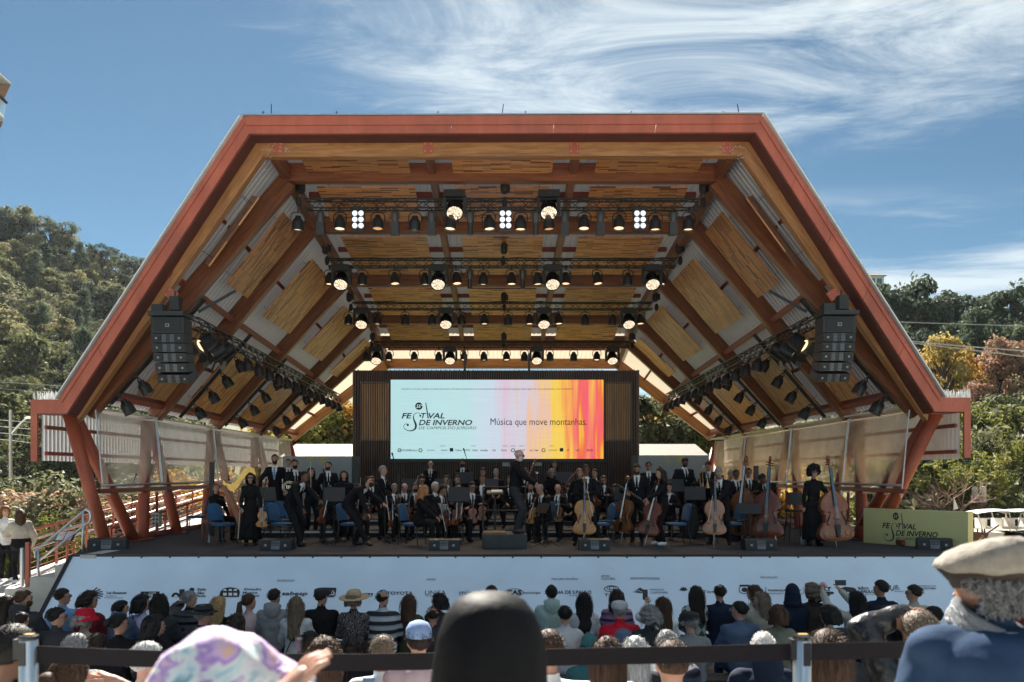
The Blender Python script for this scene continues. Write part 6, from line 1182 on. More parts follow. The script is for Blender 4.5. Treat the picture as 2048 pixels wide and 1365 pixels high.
def finish_person(p, dg):
 ev = p['raw'].evaluated_get(dg); me = ev.to_mesh(); nv = len(me.vertices); co = np.empty(nv * 3); me.vertices.foreach_get('co', co); co = co.reshape(-1, 3); nf = len(me.polygons); lt = np.empty(nf, int); me.polygons.foreach_get('loop_total', lt)
 li = np.empty(len(me.loops), int); me.loops.foreach_get('vertex_index', li); no = np.empty(nv * 3); me.vertices.foreach_get('normal', no); no = no.reshape(-1, 3)
 ev.to_mesh_clear(); F = li.reshape(-1, 4) if (lt == 4).all() else None
 if F is None: F = np.array([list(x) + [x[-1]] * (4 - len(x)) for x in np.split(li, np.cumsum(lt)[:-1])])
 J = p['J']; k = J['k']; fc = co[F].mean(1); best = np.full(nf, 9.0); lab = np.empty(nf, object); par = np.zeros(nf)
 for nm, a, b, r in p['segs']:
  a = np.array(a); b = np.array(b); ab = b - a; t = np.clip(((fc - a) @ ab) / max(ab @ ab, 1e-9), 0, 1); d = np.linalg.norm(fc - (a + t[:, None] * ab), axis=1) - r; w = d < best; best[w] = d[w]; lab[w] = nm; par[w] = t[w]
 S_ = np.linspace(-0.3, 1.15, 30); SP = np.array([J['sp'](min(s, 1.0)) + (J['frame'](1.0)[0] * (s - 1) * J['ln'] if s > 1 else Vector((0, 0, 0))) for s in S_]); ii = np.argmin(((fc[:, None, :] - SP[None]) ** 2).sum(2), axis=1); sc = S_[ii]; up, rt, fw = J['frame'](0.7); rel = fc - SP[ii]; xr = rel @ np.array(rt); xf = rel @ np.array(fw)
 c = p['wear']; root = p['root']; W = J['W']; W3 = np.array(W.to_3x3()); Wt = np.array(W.translation); loc = np.array(root['_w'])
 def out(name, mask, off, mat, wr=0.0):
  if mask.sum() < 3: return
  f = F[mask]; u, inv = np.unique(f, return_inverse=True); q = co[u] + no[u] * off
  if wr: q = q + no[u] * (wr * (np.sin(q[:, 2] * 41 + q[:, 0] * 17 + p['id']) * np.sin(q[:, 1] * 29 - q[:, 2] * 13 + q[:, 0] * 23)))[:, None]
  q = q @ W3.T + Wt - loc; mb = MB(); mb.v = [tuple(x) for x in q]; mb.f = [tuple(dict.fromkeys(x)) for x in inv.reshape(-1, 4).tolist()]; o = mb.build(name, mat, root, 'all', world=False); return o
 isT = lab == 'torso'; arm = lab == 'arm'; fore = lab == 'fore'; leg = lab == 'leg'; foot = (lab == 'footR') | (lab == 'footL'); neck = lab == 'neck'; slv = c.get('sleeve', 2.0)
 hem = c.get('hem', -0.14); topm = (isT & (sc > hem)) | (arm & (par <= slv)) | (fore & (par <= slv - 1.0)) | (neck & (par < c.get('collar', 0.12)))
 if p.get('pose') == 'sit': topm &= ~((lab == 'leg'))
 cov = topm.copy(); vmask = np.zeros(nf, bool)
 if c.get('suit'):
  wv = np.interp(sc, [0.40, 1.05], [0.006, 0.078]) * k; vmask = (xf > 0) & (np.abs(xr) < wv) & (sc > 0.42) & (isT | neck); vmask |= neck & (par < 0.45); topm &= ~vmask; cov |= vmask
  out('shirt', vmask, 0.004, cloth_mat('white'))
  if c.get('tie'):
   mb = MB(); pts = []; 
   for i in range(9):
    s = 0.985 - 0.062 * i; upx, rtx, fwx = J['frame'](max(s, 0)); d = float(np.interp(s, [r_[0] for r_ in MRING], [r_[2] for r_ in MRING])) * k * (1 + (p.get('fat', 1) - 1) * 1.3) + p.get('bulk', 0) + 0.014; wdt = (0.020, 0.013, 0.016, 0.019, 0.022, 0.024, 0.026, 0.027, 0.022)[i] * k; pc = J['sp'](s) + fwx * d; pts.append((pc - rtx * wdt, pc + rtx * wdt, pc + rtx * wdt - fwx * 0.01, pc - rtx * wdt - fwx * 0.01))
   mb.loft([list(x) for x in pts]); mb.xf(W); mb.build('tie', cloth_mat(c['tie']), root)
 if c.get('top'): out(c.get('topname', 'jacket' if c.get('suit') else 'top'), topm, 0.009, cloth_mat(c['top'], c.get('topk', '')), 0.006)
 lg = (leg | (isT & (sc <= hem))) & ~topm
 if c.get('legs'): out('trousers', lg, 0.006, cloth_mat(c['legs']), 0.004); cov |= lg
 if c.get('shoes'): [out('shoe', lab == fn_, 0.004, SHM) for fn_ in ('footR', 'footL') for SHM in (M('shoe_' + c['shoes'], CLOTH.get(c['shoes'], (0.01, 0.01, 0.01)), 0.3, var=.2),)]; cov |= foot
 if c.get('skirt'):
  mb = MB(); rs = []; z1 = c.get('skirtz', 0.10)
  for i in range(9):
   f = i / 8; z = J['pel'].z + 0.06 * k - f * (J['pel'].z - z1 + 0.02); r_ = (0.195 + 0.09 * f * c.get('flare', 0.6)) * k; rs.append([Vector((r_ * math.cos(a) * 1.05 + 0.010 * math.sin(a * 7 + 1) * f, J['pel'].y * (1 - f) + r_ * 0.82 * math.sin(a) + 0.012 * math.sin(a * 9) * f, z)) for a in [2 * PI * j / 32 for j in range(32)]])
  mb.loft(rs); mb.xf(W); mb.build('skirt', cloth_mat(c['skirt']), root, 'all')
 cv = np.ones(nv, bool); cv[F[~cov].ravel()] = False; q = (co - no * (0.006 * cv)[:, None]) @ W3.T + Wt; body = MB(); body.v = [tuple(x) for x in q]; body.f = [tuple(dict.fromkeys(x)) for x in F.tolist()]
 for nm, s in (('R', 1), ('L', -1)):
  m3 = J['hm' + nm]; w = J['w' + nm]; curl = p.get(nm + 'c', 0.5)
  for fi, (fx, fl) in enumerate(((-0.030, 0.066), (-0.010, 0.078), (0.010, 0.072), (0.029, 0.055))):
   b0 = Vector((fx, 0.070, 0)); d1 = Vector((fx * 0.6, 1, -curl * 0.5)).normalized(); d2 = Vector((0, 1 - curl, -curl * 1.6)).normalized(); ps = [b0 - Vector((0, 0.02, 0)), b0 + d1 * fl * 0.5, b0 + d1 * fl * 0.5 + d2 * fl * 0.5]; body.tube([W @ (w + m3 @ (x * k)) for x in ps], [0.0092 * k, 0.0086 * k, 0.0062 * k], 6)
  ps = [Vector((-s * 0.022, 0.028, -0.004)), Vector((-s * 0.052, 0.058, -0.012)), Vector((-s * 0.050, 0.090, -0.02 - 0.02 * curl))]; body.tube([W @ (w + m3 @ (x * k)) for x in ps], [0.0115 * k, 0.010 * k, 0.007 * k], 6)
 body.build('body', skin_mat(p.get('skin', 'light')), root, 'all')
 H0 = p['H']; H = lambda v: W @ H0(v); hr = p.get('hair'); 
 if hr:
  st, colr = hr[0], hr[1]; hm = hair_mat(colr); sd = p['id'] * 3.7; fem = p.get('sex') == 'f'
  if st == 'short': hair_cap(H, k, 'short', 1.10, 0.02, sd).build('hair', hm, root, 'all')
  elif st == 'crop': hair_cap(H, k, 'crop', 1.045, 0.008, sd).build('hair', hm, root, 'all')
  elif st == 'quiff': hair_cap(H, k, 'short', 1.12, 0.03, sd, 0.016).build('hair', hm, root, 'all')
  elif st == 'bald': hair_cap(H, k, 'crop', 1.045, 0.01, sd, 0, 0.95).build('hair', hm, root, 'all')
  elif st == 'thin': hair_cap(H, k, 'short', 1.08, 0.02, sd, 0, 0.35).build('hair', hm, root, 'all')
  elif st == 'bob': a = hair_cap(H, k, 'full', 1.16, 0.03, sd); b = hair_fall(H, k, hr[2] if len(hr) > 2 else 0.13, 0.108, 125, sd, 0, 1.02); a.add(b.v, b.f); a.build('hair', hm, root, 'all')
  elif st == 'long': a = hair_cap(H, k, 'full', 1.09, 0.03, sd); b = hair_fall(H, k, hr[2] if len(hr) > 2 else 0.36, 0.105, 112, sd, hr[3] if len(hr) > 3 else 0.3, 1.06); a.add(b.v, b.f); a.build('hair', hm, root, 'all')
  elif st == 'bun': a = hair_cap(H, k, 'short', 1.10, 0.02, sd); a.ell(H((0, -0.125, 0.03)), (0.05, 0.05, 0.05), 12, 8); a.build('hair', hm, root, 'all')
  elif st == 'pony': a = hair_cap(H, k, 'short', 1.10, 0.02, sd); a.tube([H(x) for x in ((0, -0.10, 0.03), (0, -0.15, 0.0), (0, -0.16, -0.12), (0.01, -0.15, -0.26), (0.01, -0.15, -0.36))], [0.02, 0.036, 0.045, 0.038, 0.012], 10); a.build('hair', hm, root, 'all')
  elif st == 'curly': a = hair_cap(H, k, 'full', 1.28, 0.13, sd); b = hair_fall(H, k, hr[2] if len(hr) > 2 else 0.12, 0.118, 120, sd, 1.2, 1.0); a.add(b.v, b.f); a.build('hair', hm, root, 'all')
  elif st == 'afro': 
   a = hair_cap(H, k, 'afro', 1.75, 0.16, sd); rg = random.Random(5)
   for v in list(a.v):
    if rg.random() < 0.5: vv = Vector(v); c0 = H((0, -0.02, 0.03)); dd = (vv - c0).normalized(); q2 = vv + dd * rg.uniform(0.005, 0.03); a.ell(vv, rg.uniform(0.012, 0.024), 6, 4)
   a.build('hair', hm, root, 'all')
 if p.get('beard'):
  mb = MB(); n, m = 18, 12
  for j in range(m + 1):
   a = PI * j / m - PI / 2
   for i in range(n + 1): b = PI * i / n; mb.v.append(tuple(H((0.062 * math.cos(a) * math.cos(b), 0.026 + 0.071 * math.cos(a) * math.sin(b) * (1.0 if a < -.1 else 0.98), -0.048 + 0.074 * math.sin(a)))))
  for j in range(m):
   a = (j + .5) / m
   for i in range(n):
    if a > 0.56 and 0.22 < (i + .5) / n < 0.78: continue
    if a > 0.72: continue
    mb.f.append((j * (n + 1) + i, j * (n + 1) + i + 1, (j + 1) * (n + 1) + i + 1, (j + 1) * (n + 1) + i))
  mb.build('beard', hair_mat(p['beard']), root, 'all')
 if p.get('face', True):
  for s in (-1, 1): MB().ell(H((s * 0.030, 0.0865, 0.010)), (0.0125 * k, 0.008 * k, 0.0075 * k), 8, 6, (W.to_3x3() @ J['HM'])).build('eye', M('eye_dark', (0.02, 0.014, 0.011), 0.2), root, 'all'); MB().tube([H((s * 0.014, 0.094, 0.028)), H((s * 0.032, 0.092, 0.033)), H((s * 0.048, 0.080, 0.028))], [0.0035 * k, 0.0045 * k, 0.002 * k], 5).build('eyebrow', hair_mat(hr[1] if hr else 'grey'), root)
  MB().tube([H((-0.024, 0.086, -0.052)), H((0, 0.094, -0.053)), H((0.024, 0.086, -0.052))], [0.003 * k, 0.0062 * k, 0.003 * k], 6).build('mouth', M('lips', (0.30, 0.10, 0.085), 0.45), root, 'all')
 g = p.get('glasses')
 if g:
  mb = MB(); fr = BLACK_G if g != 'thin' else STEEL
  for s in (-1, 1):
   pts = [(s * (0.032 + 0.026 * math.cos(a)), 0.103, 0.010 + 0.019 * math.sin(a)) for a in [2 * PI * i / 12 for i in range(13)]]; mb.tube([H(x) for x in pts], 0.0028 * k, 4, False); mb.tube([H((s * 0.058, 0.100, 0.014)), H((s * 0.080, 0.04, 0.014)), H((s * 0.084, -0.01, 0.010))], 0.0026 * k, 4)
  mb.tube([H((-0.007, 0.104, 0.014)), H((0.007, 0.104, 0.014))], 0.003 * k, 4); o = mb.build('glasses', fr, root)
  if g == 'sun':
   for s in (-1, 1): MB().add([H(v) for v in [(s * 0.032, 0.1045, 0.010)] + [(s * (0.032 + 0.026 * math.cos(a)), 0.102, 0.010 + 0.020 * math.sin(a)) for a in [2 * PI * i / 12 for i in range(12)]]], [(0, 1 + i, 1 + (i + 1) % 12) for i in range(12)]).build('lens', BLACK_G, o)
 if p.get('hat'):
  kind, colr = p['hat'][0], p['hat'][1]; o = hat_mesh(H, kind).build('hat', colr if not isinstance(colr, str) else cloth_mat(colr), root, True)
  if kind in ('straw', 'fedora'): rb = [H((0.1015 * math.cos(a), 0.1015 * (1.05 if kind == 'straw' else 1.2) * math.sin(a), z + 0.1 * 0.1 * math.sin(a) * (kind == 'straw'))) for z in (0.066, 0.088) for a in [2 * PI * i / 28 for i in range(28)]]; MB().add(rb, [(i, (i + 1) % 28, 28 + (i + 1) % 28, 28 + i) for i in range(28)]).build('hat_band', cloth_mat('black'), o)
 if p.get('strap'):
  mb = MB(); pts = []
  for i in range(12): s = 1.0 - 0.095 * i; upx, rtx, fwx = J['frame'](max(s, 0)); x = (-0.11 + 0.024 * i) * p['strap']; d = 0.128 * k * p.get('fat', 1) + p.get('bulk', 0); d *= math.sqrt(max(0.2, 1 - (x / 0.2) ** 2)); c0 = J['sp'](s) + rtx * x - fwx * d * (1 if s < 0.93 else 0.5); pts.append([c0 - rtx * 0.014 - upx * 0.014, c0 + rtx * 0.014 + upx * 0.014, c0 + rtx * 0.014 + upx * 0.014 + fwx * 0.01, c0 - rtx * 0.014 - upx * 0.014 + fwx * 0.01])
  mb.loft(pts); mb.xf(W); mb.build('bag_strap', M('strap', (0.02, 0.016, 0.014), .5), root)
 if p.get('hood'):
  mb = MB(); rs = []
  for j in range(7):
   f = j / 6; a0 = 2.4 * f; rs.append([W @ (J['nb'] + Vector((0.125 * k * math.cos(t) * (1 - .12 * f), -0.045 + 0.10 * k * math.sin(t) * (1 - .2 * f) - 0.05 * math.sin(a0) - 0.02, 0.045 - 0.03 * math.sin(t) * 2 * k + 0.030 * math.cos(a0) - 0.11 * f * max(0, -math.sin(t)) - 0.05 * f))) for t in [2 * PI * i / 20 for i in range(20)]])
  mb.loft(rs, True, False); mb.build('hood', cloth_mat(c['top'], c.get('topk', '')), root, 'all')
 if p.get('hoodup'):
  H2 = lambda v: H((v[0] * 1.0, v[1], v[2])); hair_cap(H2, k, 'full', 1.32, 0.03, 3.0, 0.01).build('hood', cloth_mat(c['top']), root, 'all')
  mb = MB(); mb.loft([[H((rr * math.cos(a), rr * 1.1 * math.sin(a) - 0.03, z)) for a in [2 * PI * i / 20 for i in range(20)]] for rr, z in ((0.115, 0.0), (0.12, -0.06), (0.125, -0.11), (0.14, -0.15), (0.10, -0.19))], True, False); mb.build('hood_neck', cloth_mat(c['top']), root, 'all')
 p['Hw'] = H
 for fn in p.get('extra', ()): fn(p, H, W)
def realize_people():
 for i, p in enumerate(PEOPLE): p['id'] = i + 1; raw_body(p)
 bpy.context.view_layer.update(); dg = bpy.context.evaluated_depsgraph_get()
 raws = [p['raw'] for p in PEOPLE]
 for p in PEOPLE:
  p['root'] = thing('person', p['label'], 'person', p['loc'], p.get('group')); finish_person(p, dg)
 for o in raws: me = o.data; bpy.data.objects.remove(o); bpy.data.meshes.remove(me)
SUIT = dict(suit=1, tie='black', top='suit', legs='suit', shoes='black', hem=-0.30)
BLK = dict(top='black', legs='black', shoes='black', hem=-0.2)
# ------------------------------------------------------------------ instruments and stage furniture
def varnish(n, c): return M('varnish_' + n, c, 0.25, var=0.28, scale=3.5, spec=0.6)
VAR = {'amber': varnish('amber', (0.42, 0.19, 0.055)), 'red': varnish('red', (0.16, 0.035, 0.014)), 'brown': varnish('brown', (0.20, 0.075, 0.025)), 'orange': varnish('orange', (0.30, 0.10, 0.05)), 'pinkish': varnish('pinkish', (0.36, 0.17, 0.10))}
EBONY = M('ebony', (0.010, 0.009, 0.009), 0.3, var=.2); BRASS = M('lacquered_brass', (0.72, 0.50, 0.22), 0.22, metal=1.0, var=.1); SILVER = M('silver_plate', (0.75, 0.75, 0.74), 0.2, metal=1.0, var=.08); HAIRW = M('bow_hair', (0.70, 0.66, 0.58), 0.6)
OUTL = [(0.0, 0.0), (0.16, 0.006), (0.27, 0.035), (0.335, 0.10), (0.345, 0.18), (0.31, 0.26), (0.255, 0.315), (0.268, 0.335), (0.215, 0.37), (0.192, 0.44), (0.20, 0.51), (0.235, 0.555), (0.222, 0.575), (0.268, 0.63), (0.285, 0.72), (0.270, 0.82), (0.215, 0.93), (0.13, 0.985), (0.0, 1.0)]
OUTB = [(0.0, 0.0), (0.16, 0.004), (0.27, 0.03), (0.335, 0.09), (0.348, 0.17), (0.32, 0.25), (0.262, 0.315), (0.27, 0.335), (0.215, 0.37), (0.195, 0.43), (0.20, 0.50), (0.232, 0.545), (0.222, 0.565), (0.262, 0.61), (0.275, 0.68), (0.25, 0.77), (0.185, 0.86), (0.10, 0.935), (0.05, 0.99), (0.0, 1.0)]
def string_instrument(kind, label, m, col, deco=False):
 """m: 4x4 with the bottom of the body at the origin, Z along the strings, -Y the front"""
 L_, dep, nk, nm = {'violin': (0.356, 0.032, 0.20, 'violin'), 'viola': (0.41, 0.036, 0.23, 'viola'), 'cello': (0.755, 0.115, 0.38, 'cello'), 'bass': (1.13, 0.20, 0.54, 'double_bass')}[kind]
 root = thing(nm, label, nm.replace('_', ' '), m.translation, 'string instruments'); o = OUTB if kind == 'bass' else OUTL; half = [(x * L_, z * L_) for x, z in o]; ring = half + [(-x, z) for x, z in half[-2:0:-1]]; cz = 0.45 * L_
 def plate(sgn):
  q = MB(); n = len(ring); rs = []
  for f, hh in ((1.0, 0.0), (0.93, 0.25), (0.75, 0.7), (0.45, 0.95), (0.05, 1.0)): rs.append([(x * f, sgn * (dep / 2 + hh * dep * 0.22), cz + (z - cz) * f) for x, z in ring])
  q.loft(rs, True, False); q.f.append(tuple(4 * n + i for i in range(n))); return q
 V = VAR[col]
 plate(-1).xf(m).build('top_plate', V, root, True); plate(1).xf(m).build('back_plate', V, root, True)
 q = MB(); n = len(ring); q.add([(x * 0.97, y, z * 0.985 + 0.007 * L_) for y in (-dep / 2, dep / 2) for x, z in ring], [(i, (i + 1) % n, n + (i + 1) % n, n + i) for i in range(n)]); q.xf(m).build('ribs', V, root, True)
 s = L_ / 0.356; y0 = -dep / 2 - dep * 0.22
 q = MB(); a, b = (0, y0 - 0.012 * s * .6, L_ * 0.66), (0, -dep / 2 - 0.004, L_ + nk * 0.92); q.bar(a, b, 0.030 * s * .8, 0.008 * s * .6, up=(0, -1, 0)); q.xf(m).build('fingerboard', EBONY, root)
 q = MB(); q.tube([(0, -dep * 0.2, L_ * 0.985), (0, -dep / 2 + 0.012 * s * .5, L_ + 0.03 * s), (0, -dep / 2 + 0.012 * s * .5, L_ + nk * 0.92), (0, -dep / 2 + .02 * s * .5, L_ + nk * 1.12)], [0.018 * s * .8, 0.011 * s * .8, 0.009 * s * .8, 0.012 * s * .8], 8); q.xf(m).build('neck', V, root, 'all')
 sc = []; c0 = Vector((0, -dep / 2 + 0.030 * s * .5, L_ + nk * 1.26))
 for i in range(22): a = i * 0.5; r = (0.030 - 0.0011 * i) * s * 0.75; sc.append(c0 + Vector((0, -math.cos(a) * r * -1, math.sin(a) * r)))
 q = MB(); q.tube([(0, -dep / 2 + .02 * s * .5, L_ + nk * 1.10)] + sc, 0.0095 * s * 0.8, 7); q.xf(m).build('scroll', V, root, 'all')
 for i in range(4): q = MB(); sd = -1 if i % 2 else 1; z = L_ + nk * (1.0 + 0.045 * i); q.tube([(0, -dep / 2 + .02 * s * .5, z), (sd * 0.034 * s * .8, -dep / 2 + .02 * s * .5, z)], [0.004 * s * .8, 0.005 * s * .8], 6); q.xf(m).build('tuning_peg', EBONY, root)
 q = MB(); q.box((0, y0 - 0.013 * s * .7, L_ * 0.435), (0.040 * s * .8, 0.030 * s * .7, 0.005 * s)); q.xf(m).build('bridge', M('maple', (0.5, 0.32, 0.15), .5), root)
 q = MB(); q.add([(0.012 * s * .8, y0 - 0.012 * s, L_ * 0.06), (-0.012 * s * .8, y0 - 0.012 * s, L_ * 0.06), (-0.022 * s * .8, y0 - 0.014 * s, L_ * 0.31), (0.022 * s * .8, y0 - 0.014 * s, L_ * 0.31), (0.012 * s * .8, y0 + 0.0, L_ * 0.06), (-0.012 * s * .8, y0 + 0.0, L_ * 0.06), (-0.022 * s * .8, y0 - 0.006 * s, L_ * 0.31), (0.022 * s * .8, y0 - 0.006 * s, L_ * 0.31)], [(0, 1, 2, 3), (0, 3, 7, 4), (1, 5, 6, 2), (3, 2, 6, 7), (0, 4, 5, 1)]); q.xf(m).build('tailpiece', EBONY, root)
 for i in range(4): q = MB(); x = (i - 1.5) * 0.008 * s * .7; q.tube([(x, y0 - 0.014 * s, L_ * 0.31), (x, y0 - 0.030 * s * .75, L_ * 0.435), (x * .6, -dep / 2 - 0.012 * s * .4, L_ + nk * 0.93)], 0.0007 * s + 0.0006, 4); q.xf(m).build('string', SILVER, root)
 for sd in (-1, 1):
  pts = [(sd * (0.40 - 0) * 0, 0)]; c = catmull([(sd * 0.155 * L_, 0, 0.545 * L_), (sd * 0.125 * L_, 0, 0.565 * L_), (sd * 0.118 * L_, 0, 0.52 * L_), (sd * 0.155 * L_, 0, 0.43 * L_), (sd * 0.190 * L_, 0, 0.35 * L_), (sd * 0.182 * L_, 0, 0.31 * L_), (sd * 0.150 * L_, 0, 0.325 * L_)], 4)
  q = MB(); yy = -dep / 2 - dep * 0.20 - 0.004; q.tube([(p.x, yy, p.z) for p in c], [0.004 * s * .9 if 3 < i < len(c) - 4 else 0.0028 * s for i in range(len(c))], 5); q.xf(m).build('sound_hole', EBONY, root)
 if kind in ('cello', 'bass'): q = MB(); q.tube([(0, 0, 0.02), (0, 0, -0.28 if kind == 'cello' else -0.14)], [0.010, 0.005], 6); q.xf(m).build('endpin', STEEL, root)
 if deco:
  for sd in (-1, 1):
   q = MB(); yy = -dep / 2 - dep * 0.16; c = catmull([(sd * 0.05 * L_, 0, 0.06 * L_), (sd * 0.22 * L_, 0, 0.07 * L_), (sd * 0.27 * L_, 0, 0.16 * L_), (sd * 0.18 * L_, 0, 0.20 * L_), (sd * 0.13 * L_, 0, 0.14 * L_), (sd * 0.20 * L_, 0, 0.12 * L_)], 4); q.tube([(p.x, yy - 0.004, p.z) for p in c], 0.010, 5); q.xf(m).build('painted_scroll', VAR['amber'], root)
 return root
def bow(label, a, b):
 a = Vector(a); b = Vector(b); t = thing('bow', label, 'bow', a, 'bows'); d = (b - a); up = Vector((0, -0.3, 1)); up = (up - d.normalized() * up.dot(d.normalized())).normalized()
 q = MB(); q.tube([a, a.lerp(b, .5) - up * 0.006, b], [0.006, 0.005, 0.004], 6); q.build('stick', M('bow_wood', (0.20, 0.07, 0.03), .4), t); q = MB(); q.bar(a + up * 0.022 + d * 0.06, b + up * 0.016, 0.010, 0.002, up=up); q.build('hair', HAIRW, t); q = MB(); q.box(a.lerp(b, .05) + up * 0.012, (0.014, 0.014, 0.026)); q.build('frog', EBONY, t)
def up_matrix(base, top_dir, front, roll=0):
 z = Vector(top_dir).normalized(); y = -Vector(front); y = (y - z * y.dot(z)).normalized(); x = y.cross(z); m = Matrix((x, y, z)).transposed().to_4x4(); m.translation = base; return m @ Matrix.Rotation(R(roll), 4, 'Z')
BLUE = M('blue_upholstery', (0.018, 0.095, 0.22), 0.8, var=.18, scale=9, bump=.15, bscale=90)
CHAIRF = M('chair_frame', (0.05, 0.05, 0.055), 0.35, metal=.6, var=.2)
def make_chair():
 c = thing('banquet_chair', 'p', 'chair', (0, 0, 0), 'blue stage chairs')     # faces -Y
 q = MB(); rs = []
 for z, k in ((0.43, 0.94), (0.445, 1.0), (0.475, 1.0), (0.49, 0.92)): rs.append([(0.22 * k * math.copysign(abs(math.cos(a)) ** 0.5, math.cos(a)), 0.21 * k * math.copysign(abs(math.sin(a)) ** 0.5, math.sin(a)), z) for a in [2 * PI * i / 20 for i in range(20)]])
 q.loft(rs); q.build('seat', BLUE, c, True, world=False)
 q = MB(); rs = []
 for y, k in ((-0.02, 0.95), (-0.012, 1.0), (0.02, 1.0), (0.028, 0.95)):
  pts = [(-0.20, 0.54), (0.20, 0.54), (0.205, 0.78), (0.18, 0.87), (0.10, 0.915), (0, 0.925), (-0.10, 0.915), (-0.18, 0.87), (-0.205, 0.78)]; rs.append([(x * k, 0.215 + y + (z - 0.54) * 0.20, 0.73 + (z - 0.73) * k) for x, z in pts])
 q.loft(rs); q.build('backrest', BLUE, c, True, world=False)
 for s in (-1, 1):
  q = MB(); q.tube([(s * 0.215, -0.22, 0.0), (s * 0.205, -0.18, 0.43)], 0.012, 6); q.build('leg', CHAIRF, c, world=False)
  q = MB(); q.tube([(s * 0.215, 0.28, 0.0), (s * 0.21, 0.19, 0.43), (s * 0.215, 0.24, 0.62), (s * 0.205, 0.285, 0.86)], 0.012, 6); q.build('leg', CHAIRF, c, world=False)
 q = MB(); q.tube([(-0.205, -0.19, 0.30), (0.205, -0.19, 0.30)], 0.009, 5); q.build('stretcher', CHAIRF, c, world=False)
 return c
CHAIR = make_chair()
def chair(loc, yaw, label): 
 o = place(CHAIR, loc, R(yaw), label, 'blue stage chairs')
def make_stand():
 c = thing('music_stand', 'p', 'music stand', (0, 0, 0), 'music stands')
 rot = Euler((R(-22), 0, 0)).to_matrix(); q = MB(); q.box((0, 0, 1.12), (0.50, 0.010, 0.34), rot); q.box((0, 0.02, 0.955), (0.50, 0.07, 0.012), rot); q.build('desk', BLACK, c, world=False)
 q = MB(); q.box((0, 0.012, 1.13), (0.44, 0.006, 0.31), rot); q.build('sheet_music', PAPER, c, world=False)
 q = MB(); q.tube([(0, 0, 1.1), (0, 0, 0.25)], 0.012, 6); q.build('pole', BLACK, c, world=False)
 for a in (90, 210, 330): q = MB(); q.tube([(0, 0, 0.28), (0.28 * math.cos(R(a)), 0.28 * math.sin(R(a)), 0.008)], 0.009, 5); q.build('leg', BLACK, c, world=False)
 return c
STAND = make_stand()
def stand(u, d, yaw, label, z=1.455, h=1.0): o = place(STAND, (XU(u, d), d, z), R(yaw), label, 'music stands'); o.scale = (1, 1, h)
def mic_stand(u, d, h, label, boom=None, z=1.455):
 x = XU(u, d); t = thing('microphone_stand', label, 'microphone stand', (x, d, z), 'microphone stands'); q = MB(); q.tube([(x, d, z + 0.1), (x, d, z + h)], 0.010, 6); q.build('pole', BLACK, t)
 for a in (80, 200, 320): q = MB(); q.tube([(x, d, z + 0.14), (x + 0.33 * math.cos(R(a)), d + 0.33 * math.sin(R(a)), z + 0.008)], 0.009, 5); q.build('leg', BLACK, t)
 e = Vector((x, d, z + h)); tip = e + Vector(boom or (0.04, -0.04, 0.10)); q = MB(); q.tube([e - (tip - e) * 0.15, tip], 0.008, 6); q.build('boom', BLACK, t); dd = (tip - e).normalized(); q = MB(); q.tube([tip, tip + dd * 0.12, tip + dd * 0.14, tip + dd * 0.19], [0.011, 0.012, 0.022, 0.018], 8); q.build('microphone', BLACK, t, 'all')
def wedge(u, d, label, yaw=0, w=0.72):
 t = thing('stage_monitor', label, 'speaker', (XU(u, d), d, 1.452), 'stage monitors'); t.rotation_euler = (0, 0, R(yaw)); prof = [(-0.18, 0), (0.20, 0), (0.20, 0.12), (0.10, 0.235), (-0.12, 0.215)]
 q = MB(); n = 5; q.add([(sx * w / 2, y, z) for sx in (-1, 1) for y, z in prof], [(4, 3, 2, 1, 0), (5, 6, 7, 8, 9)] + [(i, (i + 1) % 5, 5 + (i + 1) % 5, 5 + i) for i in range(5)]); q.build('cabinet', CAB, t, world=False)
 rot = Euler((R(-15), 0, 0)).to_matrix()
 for sx in (-1, 1): q = MB(); q.box((sx * w * 0.31, -0.157, 0.108), (w * 0.30, 0.012, 0.17), rot); q.build('grille', GRILLE, t, world=False); q = MB(); q.box((sx * w * 0.31, -0.166, 0.106), (0.045, 0.008, 0.045), rot); q.build('badge', M('badge_grey', (0.3, 0.3, 0.3), 0.4), t, world=False)
 q = MB(); q.box((0, -0.156, 0.108), (w * 0.26, 0.012, 0.18), rot); q.build('horn', M('horn_grey', (0.16, 0.17, 0.19), 0.4), t, world=False)
 for i in range(5): q = MB(); q.box((0, -0.164, 0.04 + 0.034 * i), (w * 0.22, 0.012, 0.010), rot); q.build('horn_fin', BLACK, t, world=False)
def bell_mesh(L_, r0, r1, n=18): return [(r0 + (r1 - r0) * (i / 12) ** 3.2, L_ * i / 12) for i in range(13)] + [(r1 * 0.97, L_ + 0.002), (r0 * 0.9, L_ * 0.6)]
def horn(label, c, yaw=0):
 c = Vector(c); t = thing('french_horn', label, 'french horn', c, 'brass instruments'); m = Matrix.Translation(c) @ Matrix.Rotation(R(yaw), 4, 'Z')
 for i, r in enumerate((0.17, 0.145, 0.12)): q = MB(); q.tube([m @ Vector((r * math.cos(a), 0.012 * i - .01, r * 0.95 * math.sin(a))) for a in [2 * PI * j / 24 * 0.94 for j in range(25)]], 0.011, 6); q.build('coil', SILVER if i % 2 == 0 else BRASS, t, 'all')
 q = MB(); q.lathe(bell_mesh(0.26, 0.016, 0.15), 18, m @ Matrix.Translation((0.02, -0.02, -0.06)) @ Matrix.Rotation(R(70), 4, 'X') @ Matrix.Rotation(R(30), 4, 'Y')); q.build('bell', BRASS, t, 'all')
 for i in range(3): q = MB(); q.tube([m @ Vector((-0.06 + 0.04 * i, -0.03, -0.03)), m @ Vector((-0.06 + 0.04 * i, -0.03, 0.06))], 0.014, 7); q.build('valve', SILVER, t)
